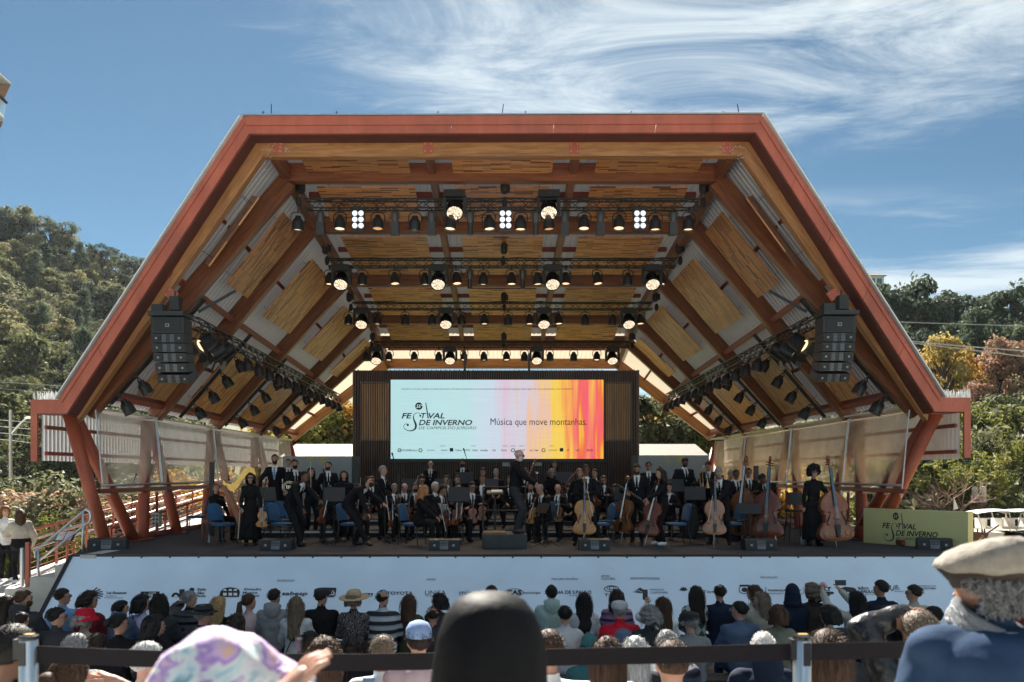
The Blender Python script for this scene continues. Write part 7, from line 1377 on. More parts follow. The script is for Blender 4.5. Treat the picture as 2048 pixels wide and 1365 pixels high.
def trumpet(label, a, b):
 a = Vector(a); b = Vector(b); t = thing('trumpet', label, 'trumpet', a, 'brass instruments'); d = (b - a).normalized(); up = (Vector((0, 0, 1)) - d * d.z).normalized(); L_ = 0.48
 q = MB(); q.tube([a, a + d * 0.40, a + d * 0.44 - up * 0.03, a + d * 0.40 - up * 0.07, a + d * 0.14 - up * 0.07, a + d * 0.10 - up * .035, a + d * 0.14], 0.008, 7); q.build('tubing', BRASS, t, 'all'); q = MB(); q.lathe(bell_mesh(0.20, 0.008, 0.06), 16, Matrix.Translation(a + d * 0.30) @ d.to_track_quat('Z', 'Y').to_matrix().to_4x4()); q.build('bell', BRASS, t, 'all')
 for i in range(3): q = MB(); p0 = a + d * (0.19 + 0.03 * i) - up * 0.09; q.tube([p0, p0 + up * 0.13], 0.011, 7); q.build('valve', SILVER, t)
def trombone(label, a, b):
 a = Vector(a); b = Vector(b); t = thing('trombone', label, 'trombone', a, 'brass instruments'); d = (b - a).normalized(); x = d.cross(Vector((0, 1, 0))).normalized(); L_ = (b - a).length
 for s in (0, 0.075): q = MB(); q.tube([a + x * s, b + x * s], 0.009, 7); q.build('slide_tube', BRASS, t, 'all')
 q = MB(); q.tube([b + x * 0.075 * (0.5 - 0.5 * math.cos(g)) + d * 0.035 * math.sin(g) for g in [PI * i / 8 for i in range(9)]], 0.009, 7); q.build('bow_tube', BRASS, t, 'all')
 q = MB(); a2 = a + x * 0.075; q.tube([a2, a2 - d * 0.16 + x * 0.02, a2 - d * .2 + x * .06, a2 - d * 0.16 + x * .10, a2 + x * 0.11 + d * 0.1], 0.010, 7); q.build('tuning_slide', BRASS, t, 'all'); q = MB(); q.lathe(bell_mesh(0.34, 0.010, 0.10), 18, Matrix.Translation(a2 + x * .11 + d * .05) @ d.to_track_quat('Z', 'Y').to_matrix().to_4x4()); q.build('bell', BRASS, t, 'all')
def pipe(name, label, pts, rs, mat, keys=6):
 pts = [Vector(p) for p in pts]; t = thing(name, label, name.replace('_', ' '), pts[0], 'woodwind instruments'); q = MB(); q.tube(pts, rs, 8); q.build('tube', mat, t, 'all')
 for i in range(keys): c = pts[0].lerp(pts[-1], 0.2 + 0.6 * i / keys); q = MB(); q.ell(c + Vector((0, -rs[0] if isinstance(rs, list) else -rs, 0)), (0.008, 0.006, 0.010), 6, 4); q.build('key', SILVER, t)
def harp(d=18.7):
 GOLD_ = M('harp_gold', (0.62, 0.38, 0.12), 0.32, metal=.75, var=.2); WD = M('harp_wood', (0.14, 0.045, 0.022), 0.3, var=.25)
 t = thing('concert_harp', 'tall concert harp with gold neck and dark column beside the left players', 'harp', P(500, 1085, d)); y = Vector((0, 0.12, 0))
 top, bot = P(516, 940, d), P(512, 1078, d); q = MB(); q.tube([bot, bot.lerp(top, .3), bot.lerp(top, .8), top], [0.05, 0.036, 0.032, 0.034], 12); q.build('column', WD, t, 'all')
 q = MB(); q.lathe([(0.045, -0.22), (0.06, -0.20), (0.05, -0.10), (0.075, 0.0), (0.085, 0.04), (0.07, 0.06)], 14, Matrix.Translation(top)); q.build('capital', M('harp_dark_gold', (0.20, 0.13, 0.05), 0.35, metal=.6), t, 'all')
 neck = catmull([P(515, 944, d), P(499, 940, d), P(487, 948, d), P(478, 962, d), P(467, 973, d), P(455, 971, d), P(447, 963, d)], 5); q = MB(); rs = []
 for i, p in enumerate(neck): f = i / (len(neck) - 1); h = 0.07 + 0.07 * math.sin(PI * min(f * 1.15, 1)); rs.append([p + Vector((0, -0.03, -h)), p + Vector((0, -0.03, h * .6)), p + Vector((0, 0.03, h * .6)), p + Vector((0, 0.03, -h))])
 q.loft(rs); q.build('neck', GOLD_, t, True); q = MB(); q.tube([p + Vector((0, 0, 0.045)) for p in neck], 0.022, 6); q.build('neck_edge', WD, t, 'all')
 q = MB(); a, b = P(450, 972, d), P(500, 1072, d); dd = (b - a); rs = []
 for f, w in ((0, 0.06), (0.5, 0.12), (1, 0.19)): p = a + dd * f; rs.append([p + Vector((-0.05 - w * .3, -w, -.01)), p + Vector((0.03, -w, 0.01)), p + Vector((0.03, w, 0.01)), p + Vector((-0.05 - w * .3, w, -.01))])
 q.loft(rs); q.build('soundbox', M('harp_box', (0.30, 0.11, 0.045), 0.3, var=.2), t)
 for i in range(26): f = (i + 1) / 27; p = neck[int((1 - f) * (len(neck) - 1))]; s = a + dd * (0.06 + 0.9 * f) + Vector((0.03, 0, 0)); q = MB(); q.tube([s, Vector((s.x + (p.x - s.x) * .6 if False else max(s.x, p.x - .02), s.y, p.z - 0.06))], 0.0016, 4); q.build('string', HAIRW, t)
 q = MB(); q.box(P(503, 1081, d), (0.34, 0.34, 0.10)); q.build('base', GOLD_, t)
# ------------------------------------------------------------------ orchestra
ZS = 1.455
def st(u, d, z=ZS): return (XU(u, d), d, z)
def local(p, v):
 """person-local point to world, before the body exists"""
 th = R(p.get('yaw', 0) + 180); return Vector(p['loc']) + Matrix.Rotation(th, 3, 'Z') @ Vector(v)
SUITB = dict(SUIT, tie='blue'); BOW = dict(SUIT, tie=None); DRESS = dict(top='black', skirt='black', legs='black', shoes='black'); TUX = dict(SUIT)
R1, R2 = ZS + 0.182, ZS + 0.362
def held_violin(p, hand, label, tilt=8, col='orange'):
 """violin held upright by the neck in one hand"""
 h = local(p, hand); fr = Matrix.Rotation(R(p.get('yaw', 0) + 180), 3, 'Z') @ Vector((0, 1, 0)); z = Vector((math.sin(R(tilt)), 0.1, 1)).normalized(); string_instrument('violin', label, up_matrix(h - z * 0.44 + fr * 0.035, z, fr), col)
def build_orchestra():
 harp()
 p = person(label='harpist in black lace with red hair seated behind the harp', loc=st(432, 19.0), yaw=60, sex='f', pose='sit', seat=0.48, wear=dict(BLK), hair=('bun', 'red'), hyaw=20, L=(-0.38, 0.02, 0.52), R=(0.2, 0.45, 0.75), h=1.66)
 b = thing('harp_bench', 'small reddish wooden bench under the harpist', 'bench', st(425, 19.05)); x, y, z = st(427, 19.05)
 MB().box((x, y, z + 0.45), (0.46, 0.36, 0.06)).build('seat', M('bench_wood', (0.16, 0.04, 0.025), .4), b)
 for sx in (-1, 1):
  for sy in (-1, 1): MB().box((x + sx * 0.2, y + sy * .15, z + 0.21), (0.045, 0.045, 0.42)).build('leg', M('bench_wood', (0.16, 0.04, 0.025), .4), b)
 p = person(label='woman violinist in sunglasses and long black dress standing in front of the harp', loc=st(501, 17.7), yaw=25, sex='f', wear=DRESS, hair=('bob', 'black', 0.14), glasses='sun', hyaw=15, R=(0.22, 0.20, 0.83), L=(-0.20, 0.24, 0.84), h=1.58); held_violin(p, (-0.22, 0.26, 0.86), 'violin held low by the woman in sunglasses before the harp', 2, 'amber'); a = local(p, (0.24, 0.26, 0.86)); bow('bow hanging from the hand of the standing woman in sunglasses', a, a + Vector((-0.05, 0, -0.68)))
 p = person(label='tall man in black suit and blue tie standing highest on the left holding a trumpet', loc=st(550, 20.8, R1), yaw=8, wear=SUITB, hair=('short', 'dark'), beard='dark', R=(0.34, 0.22, 1.05), h=1.88); a = local(p, (0.36, 0.28, 1.06)); trumpet('trumpet in the hand of the tall man with the blue tie', a, a + Vector((-0.3, -0.1, 0.3)))
 person(label='man whose head shows behind the french horn player', loc=st(577, 22.6, R2), yaw=10, wear=SUIT, hair=('crop', 'dark'), h=1.62)
 p = person(label='bearded man in black suit standing with a french horn', loc=st(590, 20.6, R1), yaw=30, wear=SUIT, hair=('quiff', 'dark'), beard='dark', R=(0.12, 0.30, 1.02), L=(-0.1, 0.34, 1.0), h=1.74, hyaw=15); horn('french horn held against the chest of the bearded man', Vector(p['loc']) + Vector((-0.07, -0.30, 1.06)), 20)
 p = person(label='long haired woman half hidden behind the bending man on the left', loc=st(622, 20.3, R1 - .18), yaw=30, sex='f', wear=BLK, hair=('long', 'black'), h=1.72, R=(0.1, 0.35, 1.15)); bow('bow pointing up beside the half hidden long haired woman', local(p, (0.1, 0.35, 1.1)), local(p, (0.1, 0.3, 1.9)))
 p = person(label='dark skinned man in black suit bending low at the front left', loc=st(600, 17.6), yaw=60, wear=SUIT, hair=('crop', 'black'), skin='brown', lean=60, hpitch=-22, R=(0.22, 0.42, 0.62), L=(-0.1, 0.60, 0.92), stance=(0.12, -0.12), h=1.82); held_violin(p, (-0.1, 0.62, 0.95), 'violin held by the dark skinned bending man', 14, 'red')
 person(label='bearded man in suit and dark tie standing before the grey flat', loc=st(657, 20.6, R1), yaw=12, wear=SUIT, hair=('thin', 'dark'), beard='dark', h=1.70, hyaw=20)
 p = person(label='seated woman violinist in sunglasses with a microphone stand before her', loc=st(659, 18.9), yaw=15, sex='f', pose='sit', wear=BLK, hair=('long', 'black', .22), glasses='sun', L=(-0.28, 0.30, 0.85), R=(0.2, 0.35, 0.7), h=1.62); held_violin(p, (-0.3, 0.34, 0.95), 'violin upright on the knee of the seated woman in sunglasses', -4, 'orange')
 p = person(label='smiling long haired woman in black standing with two raised bows at her sides', loc=st(688, 19.3), yaw=12, sex='f', wear=DRESS, hair=('long', 'black', .3), L=(-0.30, 0.22, 1.02), R=(0.26, 0.25, 1.0), h=1.64); bow('bow raised beside the smiling long haired woman', local(p, (-0.32, 0.26, 0.72)), local(p, (-0.40, 0.24, 1.5))); held_violin(p, (0.28, 0.3, 1.0), 'violin held low by the smiling long haired woman', 6, 'orange')
 p = person(label='bearded man in glasses and black suit stooping forward with a violin', loc=st(722, 17.6), yaw=75, wear=SUIT, hair=('crop', 'dark'), beard='dark', glasses='dark', lean=78, hpitch=-40, R=(0.15, 0.30, 0.60), L=(-0.05, 0.62, 0.86), stance=(0.18, -0.18), h=1.80); held_violin(p, (-0.08, 0.66, 0.86), 'reddish violin in the hand of the stooping man in glasses', 3, 'red'); bow('bow held upright by the stooping man in glasses', local(p, (0.02, 0.68, 0.55)), local(p, (0.06, 0.62, 1.12)))
 p = person(label='grey haired man in suit standing in profile near the slatted wall edge', loc=st(764, 19.3), yaw=72, wear=SUIT, hair=('short', 'grey'), L=(-0.05, 0.40, 1.1), h=1.76, lean=6); held_violin(p, (-0.08, 0.42, 1.12), 'viola held up by the grey haired man in profile', 12, 'red')
 p = person(label='white moustached man seated among the violins', loc=st(809, 20.0), yaw=10, pose='sit', wear=SUIT, hair=('bald', 'silver'), skin='pink', h=1.72, R=(0.2, 0.3, 0.75))
 p = person(label='woman with long ginger hair seated at the front in black', loc=st(838, 17.8), yaw=70, sex='f', pose='sit', wear=BLK, hair=('long', 'ginger', .40), L=(-0.12, 0.46, 0.66), R=(0.12, 0.48, 0.64), lean=16, hyaw=-15, h=1.70); held_violin(p, (-0.2, 0.56, 0.86), 'violin resting on the knee of the ginger haired woman', -4, 'red'); bow('bow held down by the ginger haired woman', local(p, (0.06, 0.52, 0.98)), local(p, (0.02, 0.66, 0.32)))
 p = person(label='dark haired man leaning over his violin beside the ginger haired woman', loc=st(872, 18.5), yaw=55, pose='sit', wear=SUIT, hair=('short', 'black'), lean=24, hpitch=18, L=(-0.1, 0.4, 0.9), R=(0.15, 0.42, 0.8), skin='tan', h=1.76); held_violin(p, (-0.12, 0.46, 0.86), 'violin of the leaning dark haired man', 5, 'orange'); held_violin(p, (-0.40, 0.40, 0.92), 'second violin upright right of the ginger haired woman', 8, 'pinkish')
 person(label='grey haired man partly hidden behind the leaning violinist', loc=st(866, 19.6), yaw=45, pose='sit', wear=SUIT, hair=('short', 'silver'), h=1.78, lean=10)
 p = person(label='curly haired man in glasses looking down in the second row', loc=st(843, 21.2, R1), yaw=15, pose='sit', wear=SUIT, hair=('quiff', 'dark'), glasses='dark', hpitch=22, h=1.76, L=(-0.15, 0.3, 0.85))
 p = person(label='bearded violinist seated behind the moustached man', loc=st(830, 20.4, R1 - .18), yaw=20, pose='sit', wear=SUIT, hair=('short', 'dark'), beard='dark', h=1.70); bow('bow sloping before the bearded violinist', local(p, (0.25, 0.4, 0.9)), local(p, (0.02, 0.5, 1.55)))
 person(label='bald bespectacled percussionist standing below the screen', loc=st(861, 24.4, R2 - .1), yaw=0, wear=dict(SUIT), hair=('bald', 'grey'), glasses='dark', skin='pink', h=1.70, R=(0.12, 0.3, 0.95), L=(-0.12, 0.3, 0.95))
 person(label='dark bearded man in suit standing below the screen centre', loc=st(925, 24.4, R2 - .1), yaw=0, wear=SUIT, hair=('quiff', 'black'), beard='black', skin='tan', h=1.74)
 person(label='person whose forehead shows above a music stand near the conductor', loc=st(966, 24.2, R2), yaw=0, pose='sit', wear=SUIT, hair=('quiff', 'dark'), h=1.78)
 person(label='woman with round glasses seated behind the music desks', loc=st(914, 21.6, R1), yaw=0, sex='f', pose='sit', wear=BLK, hair=('short', 'dark'), glasses='thin', h=1.72)
 p = person(label='man in dark sunglasses seated at a black music desk', loc=st(916, 18.9), yaw=18, pose='sit', wear=SUIT, hair=('quiff', 'dark'), glasses='sun', beard=None, h=1.75, L=(-0.15, 0.35, 0.8)); held_violin(p, (-0.26, 0.35, 0.88), 'violin behind the black desk of the man in sunglasses', 3, 'orange')
 p = person(label='clarinettist in bow tie seated left of the conductor', loc=st(965, 20.6, R1), yaw=-10, pose='sit', wear=BOW, hair=('crop', 'dark'), skin='tan', h=1.76, R=(0.22, 0.34, 0.72)); a = local(p, (0.26, 0.36, 1.02)); pipe('clarinet', 'clarinet held upright by the clarinettist left of the conductor', [a + Vector((0, 0, 0.05)), a + Vector((-0.04, 0, -0.58))], [0.012, 0.022], EBONY)
 person(label='grey haired man in bow tie and glasses in the wind row', loc=st(992, 22.0, R2), yaw=0, pose='sit', wear=BOW, hair=('short', 'grey'), glasses='thin', h=1.72); a = Vector(st(1010, 21.8, ZS + .9)); pipe('flute', 'silver flute raised beside the grey haired wind player', [a, a + Vector((0.16, -.05, 0.62))], [0.010, 0.010], SILVER)
 PZ = ZS + 0.30
 pod = thing('conductor_podium', 'dark carpeted conductor podium with a metal guard rail', 'podium', st(1008, 17.3)); x0, x1 = XU(964, 17.0), XU(1054, 17.0)
 MB().box(((x0 + x1) / 2, 17.45, ZS + 0.145), (x1 - x0, 0.90, 0.29)).build('platform', M('podium_carpet', (0.055, 0.06, 0.065), .9, var=.15), pod); MB().box(((x0 + x1) / 2 - .22, 17.3, ZS + 0.315), (x1 - x0 - 0.48, 0.55, 0.05)).build('raised_board', M('board_wood', (0.16, 0.11, 0.06), .7), pod)
 rail = [(966, 980), (1050, 980)]
 for u in (966, 1051): MB().tube([(XU(u, 17.6), 17.7, ZS + 0.02), (XU(u, 17.6), 17.7, ZS + 1.30)], 0.018, 8).build('rail_post', BLACK, pod)
 for z in (0.78, 1.30): MB().tube([(XU(966, 17.6), 17.7, ZS + z), (XU(1051, 17.6), 17.7, ZS + z)], 0.018, 8).build('guard_rail', BLACK, pod)
 dk = thing('score_desk', 'small wooden score desk with white pages beside the conductor', 'desk', st(992, 17.9, PZ)); rot = Euler((R(12), 0, 0)).to_matrix(); c = P(990, 985, 17.9); MB().box(c, (0.36, 0.28, 0.03), rot).build('top', M('desk_wood', (0.12, 0.08, 0.045), .5), dk); MB().box(c + Vector((0.04, -.02, 0.028)), (0.24, 0.18, 0.02), rot).build('score', PAPER, dk); MB().tube([c, c - Vector((0, 0, 0.85))], 0.022, 8).build('pole', BLACK, dk)
 p = person(label='white bearded conductor in black standing on the podium with a microphone', loc=(XU(1034, 17.3), 17.35, PZ), yaw=78, wear=dict(BLK, legs='charcoal', hem=-.34), hair=('bald', 'silver'), beard='white', glasses='dark', skin='pink', h=1.80, lean=7, hpitch=12, R=(0.12, 0.42, 1.10), L=(-0.06, 0.44, 1.02), bulk=0.012, vox=0.016)
 a = local(p, (0.09, 0.47, 1.12)); t = thing('handheld_microphone', 'black microphone in the hands of the conductor', 'microphone', a); MB().tube([a, a + Vector((-0.01, 0, 0.16))], [0.013, 0.017], 8).build('handle', BLACK, t); MB().ell(a + Vector((-0.012, 0, 0.185)), 0.027, 10, 6).build('head', SILVER, t, 'all')
 person(label='woman with dark hair standing far back under the bright end of the screen', loc=st(1109, 24.4, R2 - .1), yaw=0, sex='f', wear=BLK, hair=('long', 'dark', .25), h=1.68)
 p = person(label='older woman in glasses with a bassoon in the wind row', loc=st(1104, 22.2, R2), yaw=-5, sex='f', pose='sit', wear=BLK, hair=('bob', 'grey', .08), glasses='dark', h=1.74, L=(-0.2, 0.3, 0.9)); a = local(p, (-0.15, 0.35, 0.6)); pipe('bassoon', 'bassoon slanting before the older woman', [a, a + Vector((0.30, 0, 0.42)), a + Vector((0.62, 0.05, 0.80))], [0.028, 0.026, 0.020], VAR['red'])
 p = person(label='bassoonist mostly hidden behind the conductor', loc=st(1052, 22.3, R2), yaw=-5, pose='sit', wear=SUIT, hair=('short', 'dark'), h=1.76); a = local(p, (0.05, 0.3, 0.85)); pipe('bassoon', 'bassoon rising beside the conductor', [a, a + Vector((0.14, 0, 0.30)), a + Vector((0.34, 0, 0.80))], [0.026, 0.026, 0.030], VAR['red'])
 p = person(label='grey haired man bowing his head over a viola right of the conductor', loc=st(1092, 18.9), yaw=-50, pose='sit', wear=SUIT, hair=('thin', 'grey'), lean=20, hpitch=25, L=(-0.1, 0.4, 0.78), h=1.76); held_violin(p, (-0.1, 0.45, 0.86), 'viola held upright by the bowing grey haired man', 14, 'amber'); bow('bow on the lap of the bowing grey haired man', local(p, (0.2, 0.4, 0.62)), local(p, (-0.1, 0.8, 1.0)))
 p = person(label='dark haired man with head bowed seated behind a desk', loc=st(1138, 20.0), yaw=-10, pose='sit', wear=SUIT, hair=('short', 'black'), hpitch=32, h=1.74)
 p = person(label='shaven headed cellist standing behind a honey coloured cello at the front', loc=st(1172, 17.75), yaw=-4, wear=SUIT, hair=('crop', 'dark'), skin='brown', h=1.76, R=(0.06, 0.26, 1.12), L=(-0.06, 0.28, 1.18), wide=.14); string_instrument('cello', 'honey coloured cello standing upright at the front centre right', up_matrix(Vector(st(1168, 17.35, ZS + 0.27)), (0.02, 0.16, 1), (0.02, -1, 0)), 'amber'); a = Vector(st(1172, 17.15, ZS + 1.30)); bow('bow lying across the honey coloured cello', a, a + Vector((0.14, -.02, -0.62)))
 person(label='man behind the left shoulder of the honey cello player', loc=st(1160, 19.8), yaw=-10, wear=SUIT, hair=('short', 'ash'), h=1.68)
 p = person(label='man holding a red violin scroll behind the honey cello player', loc=st(1190, 19.6), yaw=-35, wear=SUIT, hair=('crop', 'black'), skin='tan', h=1.68, L=(-0.1, 0.4, 1.2)); held_violin(p, (-0.1, 0.42, 1.22), 'violin raised behind the honey cello player', -30, 'red')
 person(label='seated woman with eyes lowered beside the reddish cello', loc=st(1231, 20.0), yaw=-25, sex='f', pose='sit', wear=BLK, hair=('short', 'dark'), hpitch=18, h=1.68)
 p = person(label='bald man in suit and tie standing with a reddish cello', loc=st(1274, 18.6), yaw=-12, wear=SUIT, hair=('crop', 'dark'), beard='dark', skin='tan', h=1.80, hpitch=22, R=(0.22, 0.28, 1.15), bulk=.01); string_instrument('cello', 'reddish cello tilted in the hand of the bald standing man', up_matrix(Vector(st(1245, 18.2, ZS + 0.26)), (0.13, 0.06, 1), (-0.75, -0.66, 0)), 'brown'); bow('bow pointing down from the bald standing man', local(p, (-0.05, 0.3, 0.75)), local(p, (-0.40, 0.25, 0.45)))
 p = person(label='man in glasses with a trumpet standing behind the bald cellist', loc=st(1297, 21.2, R1), yaw=-5, wear=SUIT, hair=('short', 'black'), skin='tan', glasses='dark', h=1.70, L=(-0.22, 0.3, 1.2)); a = local(p, (-0.24, 0.34, 1.12)); trumpet('trumpet held upright behind the bald cellist', a, a + Vector((0.02, 0, 0.4)))
 p = person(label='woman cellist in black standing in profile with a dark red cello', loc=st(1322, 17.75), yaw=-68, sex='f', wear=dict(BLK, shoes='white'), hair=('long', 'dark', .26), h=1.70, lean=8, R=(0.0, 0.36, 0.98), L=(-0.05, 0.38, 1.05)); string_instrument('cello', 'dark red cello leaning against the woman in profile', up_matrix(Vector(st(1294, 17.6, ZS + 0.24)), (0.24, 0.05, 1), (-0.55, -0.83, 0)), 'red'); bow('bow slanting from the woman with the dark red cello', local(p, (0.05, 0.45, 1.0)), local(p, (0.1, 1.05, 1.35)))
 p = person(label='heavy bald man in suit standing with a trombone before the grey flat', loc=st(1368, 20.7, R1), yaw=12, wear=SUIT, hair=('crop', 'black'), beard='black', skin='brown', fat=1.18, hpitch=30, h=1.82, L=(-0.18, 0.3, 1.0)); a = local(p, (-0.26, 0.36, 1.42)); trombone('trombone upright beside the heavy bald man', a, a + Vector((0.06, -.02, -0.75)))
 p = person(label='seated man in a dark beret and glasses near the stage flat', loc=st(1392, 20.0), yaw=-40, pose='sit', wear=SUIT, hair=('short', 'dark'), hat=('flat', 'black'), glasses='dark', beard='dark', h=1.74)
 person(label='man in suit leaning down beside the trombone player', loc=st(1418, 20.6, R1), yaw=-30, wear=SUIT, hair=('crop', 'black'), skin='tan', lean=22, hpitch=20, h=1.76)
 p = person(label='grey bearded cellist in glasses bending over a pale brown cello', loc=st(1440, 17.95), yaw=-28, wear=SUIT, hair=('quiff', 'grey'), beard='grey', glasses='thin', lean=34, hpitch=22, h=1.80, R=(0.0, 0.38, 0.98), L=(-0.05, 0.38, 1.0), wide=.1); string_instrument('cello', 'pale brown cello held by the grey bearded bending man', up_matrix(Vector(st(1428, 17.4, ZS + 0.26)), (0.05, 0.14, 1), (-0.05, -1, 0)), 'pinkish'); a = Vector(st(1426, 17.2, ZS + 1.15)); bow('bow crossing the pale brown cello', a, a + Vector((-0.10, -.02, -0.60)))
 coat = thing('hanging_jacket', 'dark jacket hanging over a chair back near the pale brown cello', 'jacket', st(1380, 18.4)); q = MB(); x, y, z = st(1380, 18.4); q.loft([[(x + rr * math.cos(a) + 0.02 * math.sin(a * 5 + z_ * 9), y + 0.10 * math.sin(a) * (1 + .2 * math.sin(a * 4)), z + z_) for a in [2 * PI * i / 20 for i in range(20)]] for rr, z_ in ((0.05, 0.10), (0.14, 0.16), (0.19, 0.35), (0.20, 0.6), (0.16, 0.82), (0.06, 0.90))]); q.build('cloth', cloth_mat('charcoal'), coat, 'all')
 person(label='grey haired man behind the bearded cellist', loc=st(1458, 19.8), yaw=20, wear=SUIT, hair=('short', 'grey'), lean=24, hpitch=15, h=1.72)
 p = person(label='young man in white shirt and jacket handling a double bass', loc=st(1472, 19.2), yaw=8, wear=SUIT, hair=('crop', 'black'), skin='brown', h=1.66, R=(0.1, 0.3, 1.0), L=(-0.2, 0.3, 1.0)); string_instrument('bass', 'dark double bass with brown body second from the curly haired woman leftwards', up_matrix(Vector(st(1484, 18.7, ZS + 0.14)), (0.10, 0.10, 1), (-0.72, -0.7, 0)), 'brown')
 person(label='man in glasses between the two darker double basses', loc=st(1497, 19.9), yaw=0, wear=SUIT, hair=('short', 'dark'), glasses='dark', skin='tan', h=1.70)
 p = person(label='shaven headed bassist bowing his head behind a red double bass', loc=st(1533, 18.8), yaw=-50, wear=SUIT, hair=('crop', 'dark'), skin='brown', lean=50, hpitch=34, h=1.76, L=(-0.05, 0.42, 1.18), R=(0.15, 0.42, 1.02)); string_instrument('bass', 'glossy red double bass with the tallest scroll', up_matrix(Vector(st(1532, 18.2, ZS + 0.12)), (0.09, 0.10, 1.0), (-0.45, -0.9, 0)), 'red')
 p = person(label='woman with large black afro and sunglasses standing beside the carved double bass', loc=st(1627, 17.75), yaw=4, sex='f', wear=DRESS, hair=('afro', 'black'), glasses='sun', h=1.70, L=(-0.26, 0.22, 0.98), R=(0.22, 0.02, 0.85), vox=.016); string_instrument('bass', 'carved reddish double bass at the right end of the orchestra', up_matrix(Vector(st(1672, 17.45, ZS + 0.12)), (-0.055, 0.13, 1), (0.05, -1, 0)), 'orange', True)
 t = thing('bass_stool', 'tall black stool behind the glossy red double bass', 'stool', st(1590, 18.9)); x, y, z = st(1590, 18.9); MB().box((x, y, z + 0.72), (0.38, 0.34, 0.06)).build('seat', BLACK, t); MB().box((x + .05, y + .16, z + 1.0), (0.34, 0.04, 0.3)).build('backrest', BLACK, t)
 for sx in (-1, 1):
  for sy in (-1, 1): MB().tube([(x + sx * .2, y + sy * .18, z), (x + sx * .14, y + sy * .13, z + .7)], .014, 6).build('leg', BLACK, t)
 for i, (u, d, yw, hr_, lb) in enumerate(((742, 20.6, 20, ('short', 'brown'), 'brown haired violinist seated behind the stooping man'), (788, 19.3, 30, ('crop', 'grey'), 'grey cropped violinist seated left of the ginger haired woman'), (893, 20.3, 10, ('short', 'black'), 'black haired player seated behind the man in sunglasses'), (944, 19.7, 12, ('quiff', 'dark'), 'player seated just left of the podium rail'), (1062, 19.9, -15, ('short', 'dark'), 'player seated behind the conductor on the right'), (1116, 19.3, -25, ('bald', 'grey'), 'balding viola player seated right of the podium'), (1207, 20.9, -15, ('short', 'brown'), 'player seated behind the honey coloured cello'), (1256, 21.6, -10, ('thin', 'dark'), 'player seated before the slatted wall right end'), (1338, 19.5, -30, ('short', 'dark'), 'player seated behind the woman cellist'), (1442, 20.9, -10, ('crop', 'black'), 'brass player seated behind the bearded cellist'), (712, 19.6, 25, ('short', 'black'), 'violinist seated behind the smiling long haired woman'), (1020, 21.0, 0, ('short', 'brown'), 'wind player seated behind the score desk'))):
  p = person(label=lb, loc=st(u, d, ZS if d < 20.1 else R1 if d < 21.9 else R2), yaw=yw, pose='sit', wear=SUIT, hair=hr_, h=1.70 + .02 * (i % 5), skin=('light', 'tan', 'light')[i % 3], glasses=('dark' if i % 3 == 0 else None), hpitch=8, hyaw=(i * 17) % 40 - 20, L=(-.18, .36, .86))
  if i in (0, 1, 3, 5, 10): held_violin(p, (-.2, .4, .9), 'violin of the ' + ' '.join(lb.split()[:9]), 6, ('orange', 'red', 'brown')[i % 3])
 for i, (u, d, yw, lb) in enumerate(((393, 21.0, -75, 'empty blue chair farthest left by the plastic curtain'), (446, 17.9, 62, 'empty blue chair in front of the harp'), (527, 19.9, 10, 'blue chair behind the violinist in sunglasses'), (560, 19.4, 20, 'blue chair turned to the audience behind the horn player'), (566, 18.0, 70, 'empty blue chair left of the bending dark skinned man'), (703, 18.0, 72, 'empty blue chair behind the stooping man in glasses'), (826, 17.95, 70, 'blue chair under the ginger haired woman'), (905, 19.0, 15, 'blue chair of the man in sunglasses at the desk'), (1200, 18.0, -80, 'empty blue chair right of the honey coloured cello'), (1222, 19.0, -40, 'blue chair behind the reddish cello'), (1352, 18.0, -80, 'empty blue chair right of the woman cellist'), (1462, 18.2, -70, 'blue chair right of the grey bearded cellist'), (1086, 18.95, -45, 'blue chair of the bowing viola player'), (1138, 20.1, -5, 'blue chair of the man with bowed head'), (809, 20.1, 10, 'blue chair of the moustached man'), (1231, 20.1, -20, 'blue chair of the woman with lowered eyes'), (659, 19.0, 15, 'blue chair of the seated violinist in sunglasses'))):
  chair(st(u, d), yw, lb)
 for u, d, yw, lb, z in ((820, 21.9, 0, 'black music stand with white edge leftmost in the rear row', R1), (887, 21.9, 0, 'black music stand with white edge second in the rear row', R1), (928, 22.6, 0, 'black music stand third in the rear row', R2), (978, 21.2, 0, 'black music stand left of the conductor', R1), (1128, 22.4, 0, 'black music stand with white edge right of the conductor', R2), (918, 18.35, 0, 'large black desk hiding the man in sunglasses', ZS), (1350, 20.2, 10, 'black music stand before the trombone player', R1), (1390, 19.4, -10, 'black music stand near the man in the beret', ZS), (530, 18.6, 30, 'black music stand right of the violinist in sunglasses', ZS), (890, 17.9, 120, 'folding music stand beside the ginger haired woman', ZS), (1085, 18.3, -60, 'music stand right of the conductor podium', ZS), (1500, 18.0, -15, 'low black stand in front of the double basses', ZS), (668, 18.3, 10, 'black stand in front of the seated woman in sunglasses', ZS), (1250, 18.9, -10, 'black stand behind the reddish cello', ZS)):
  stand(u, d, yw, lb, z, 0.72 if u in (1500, 890, 1085) else 1.0)
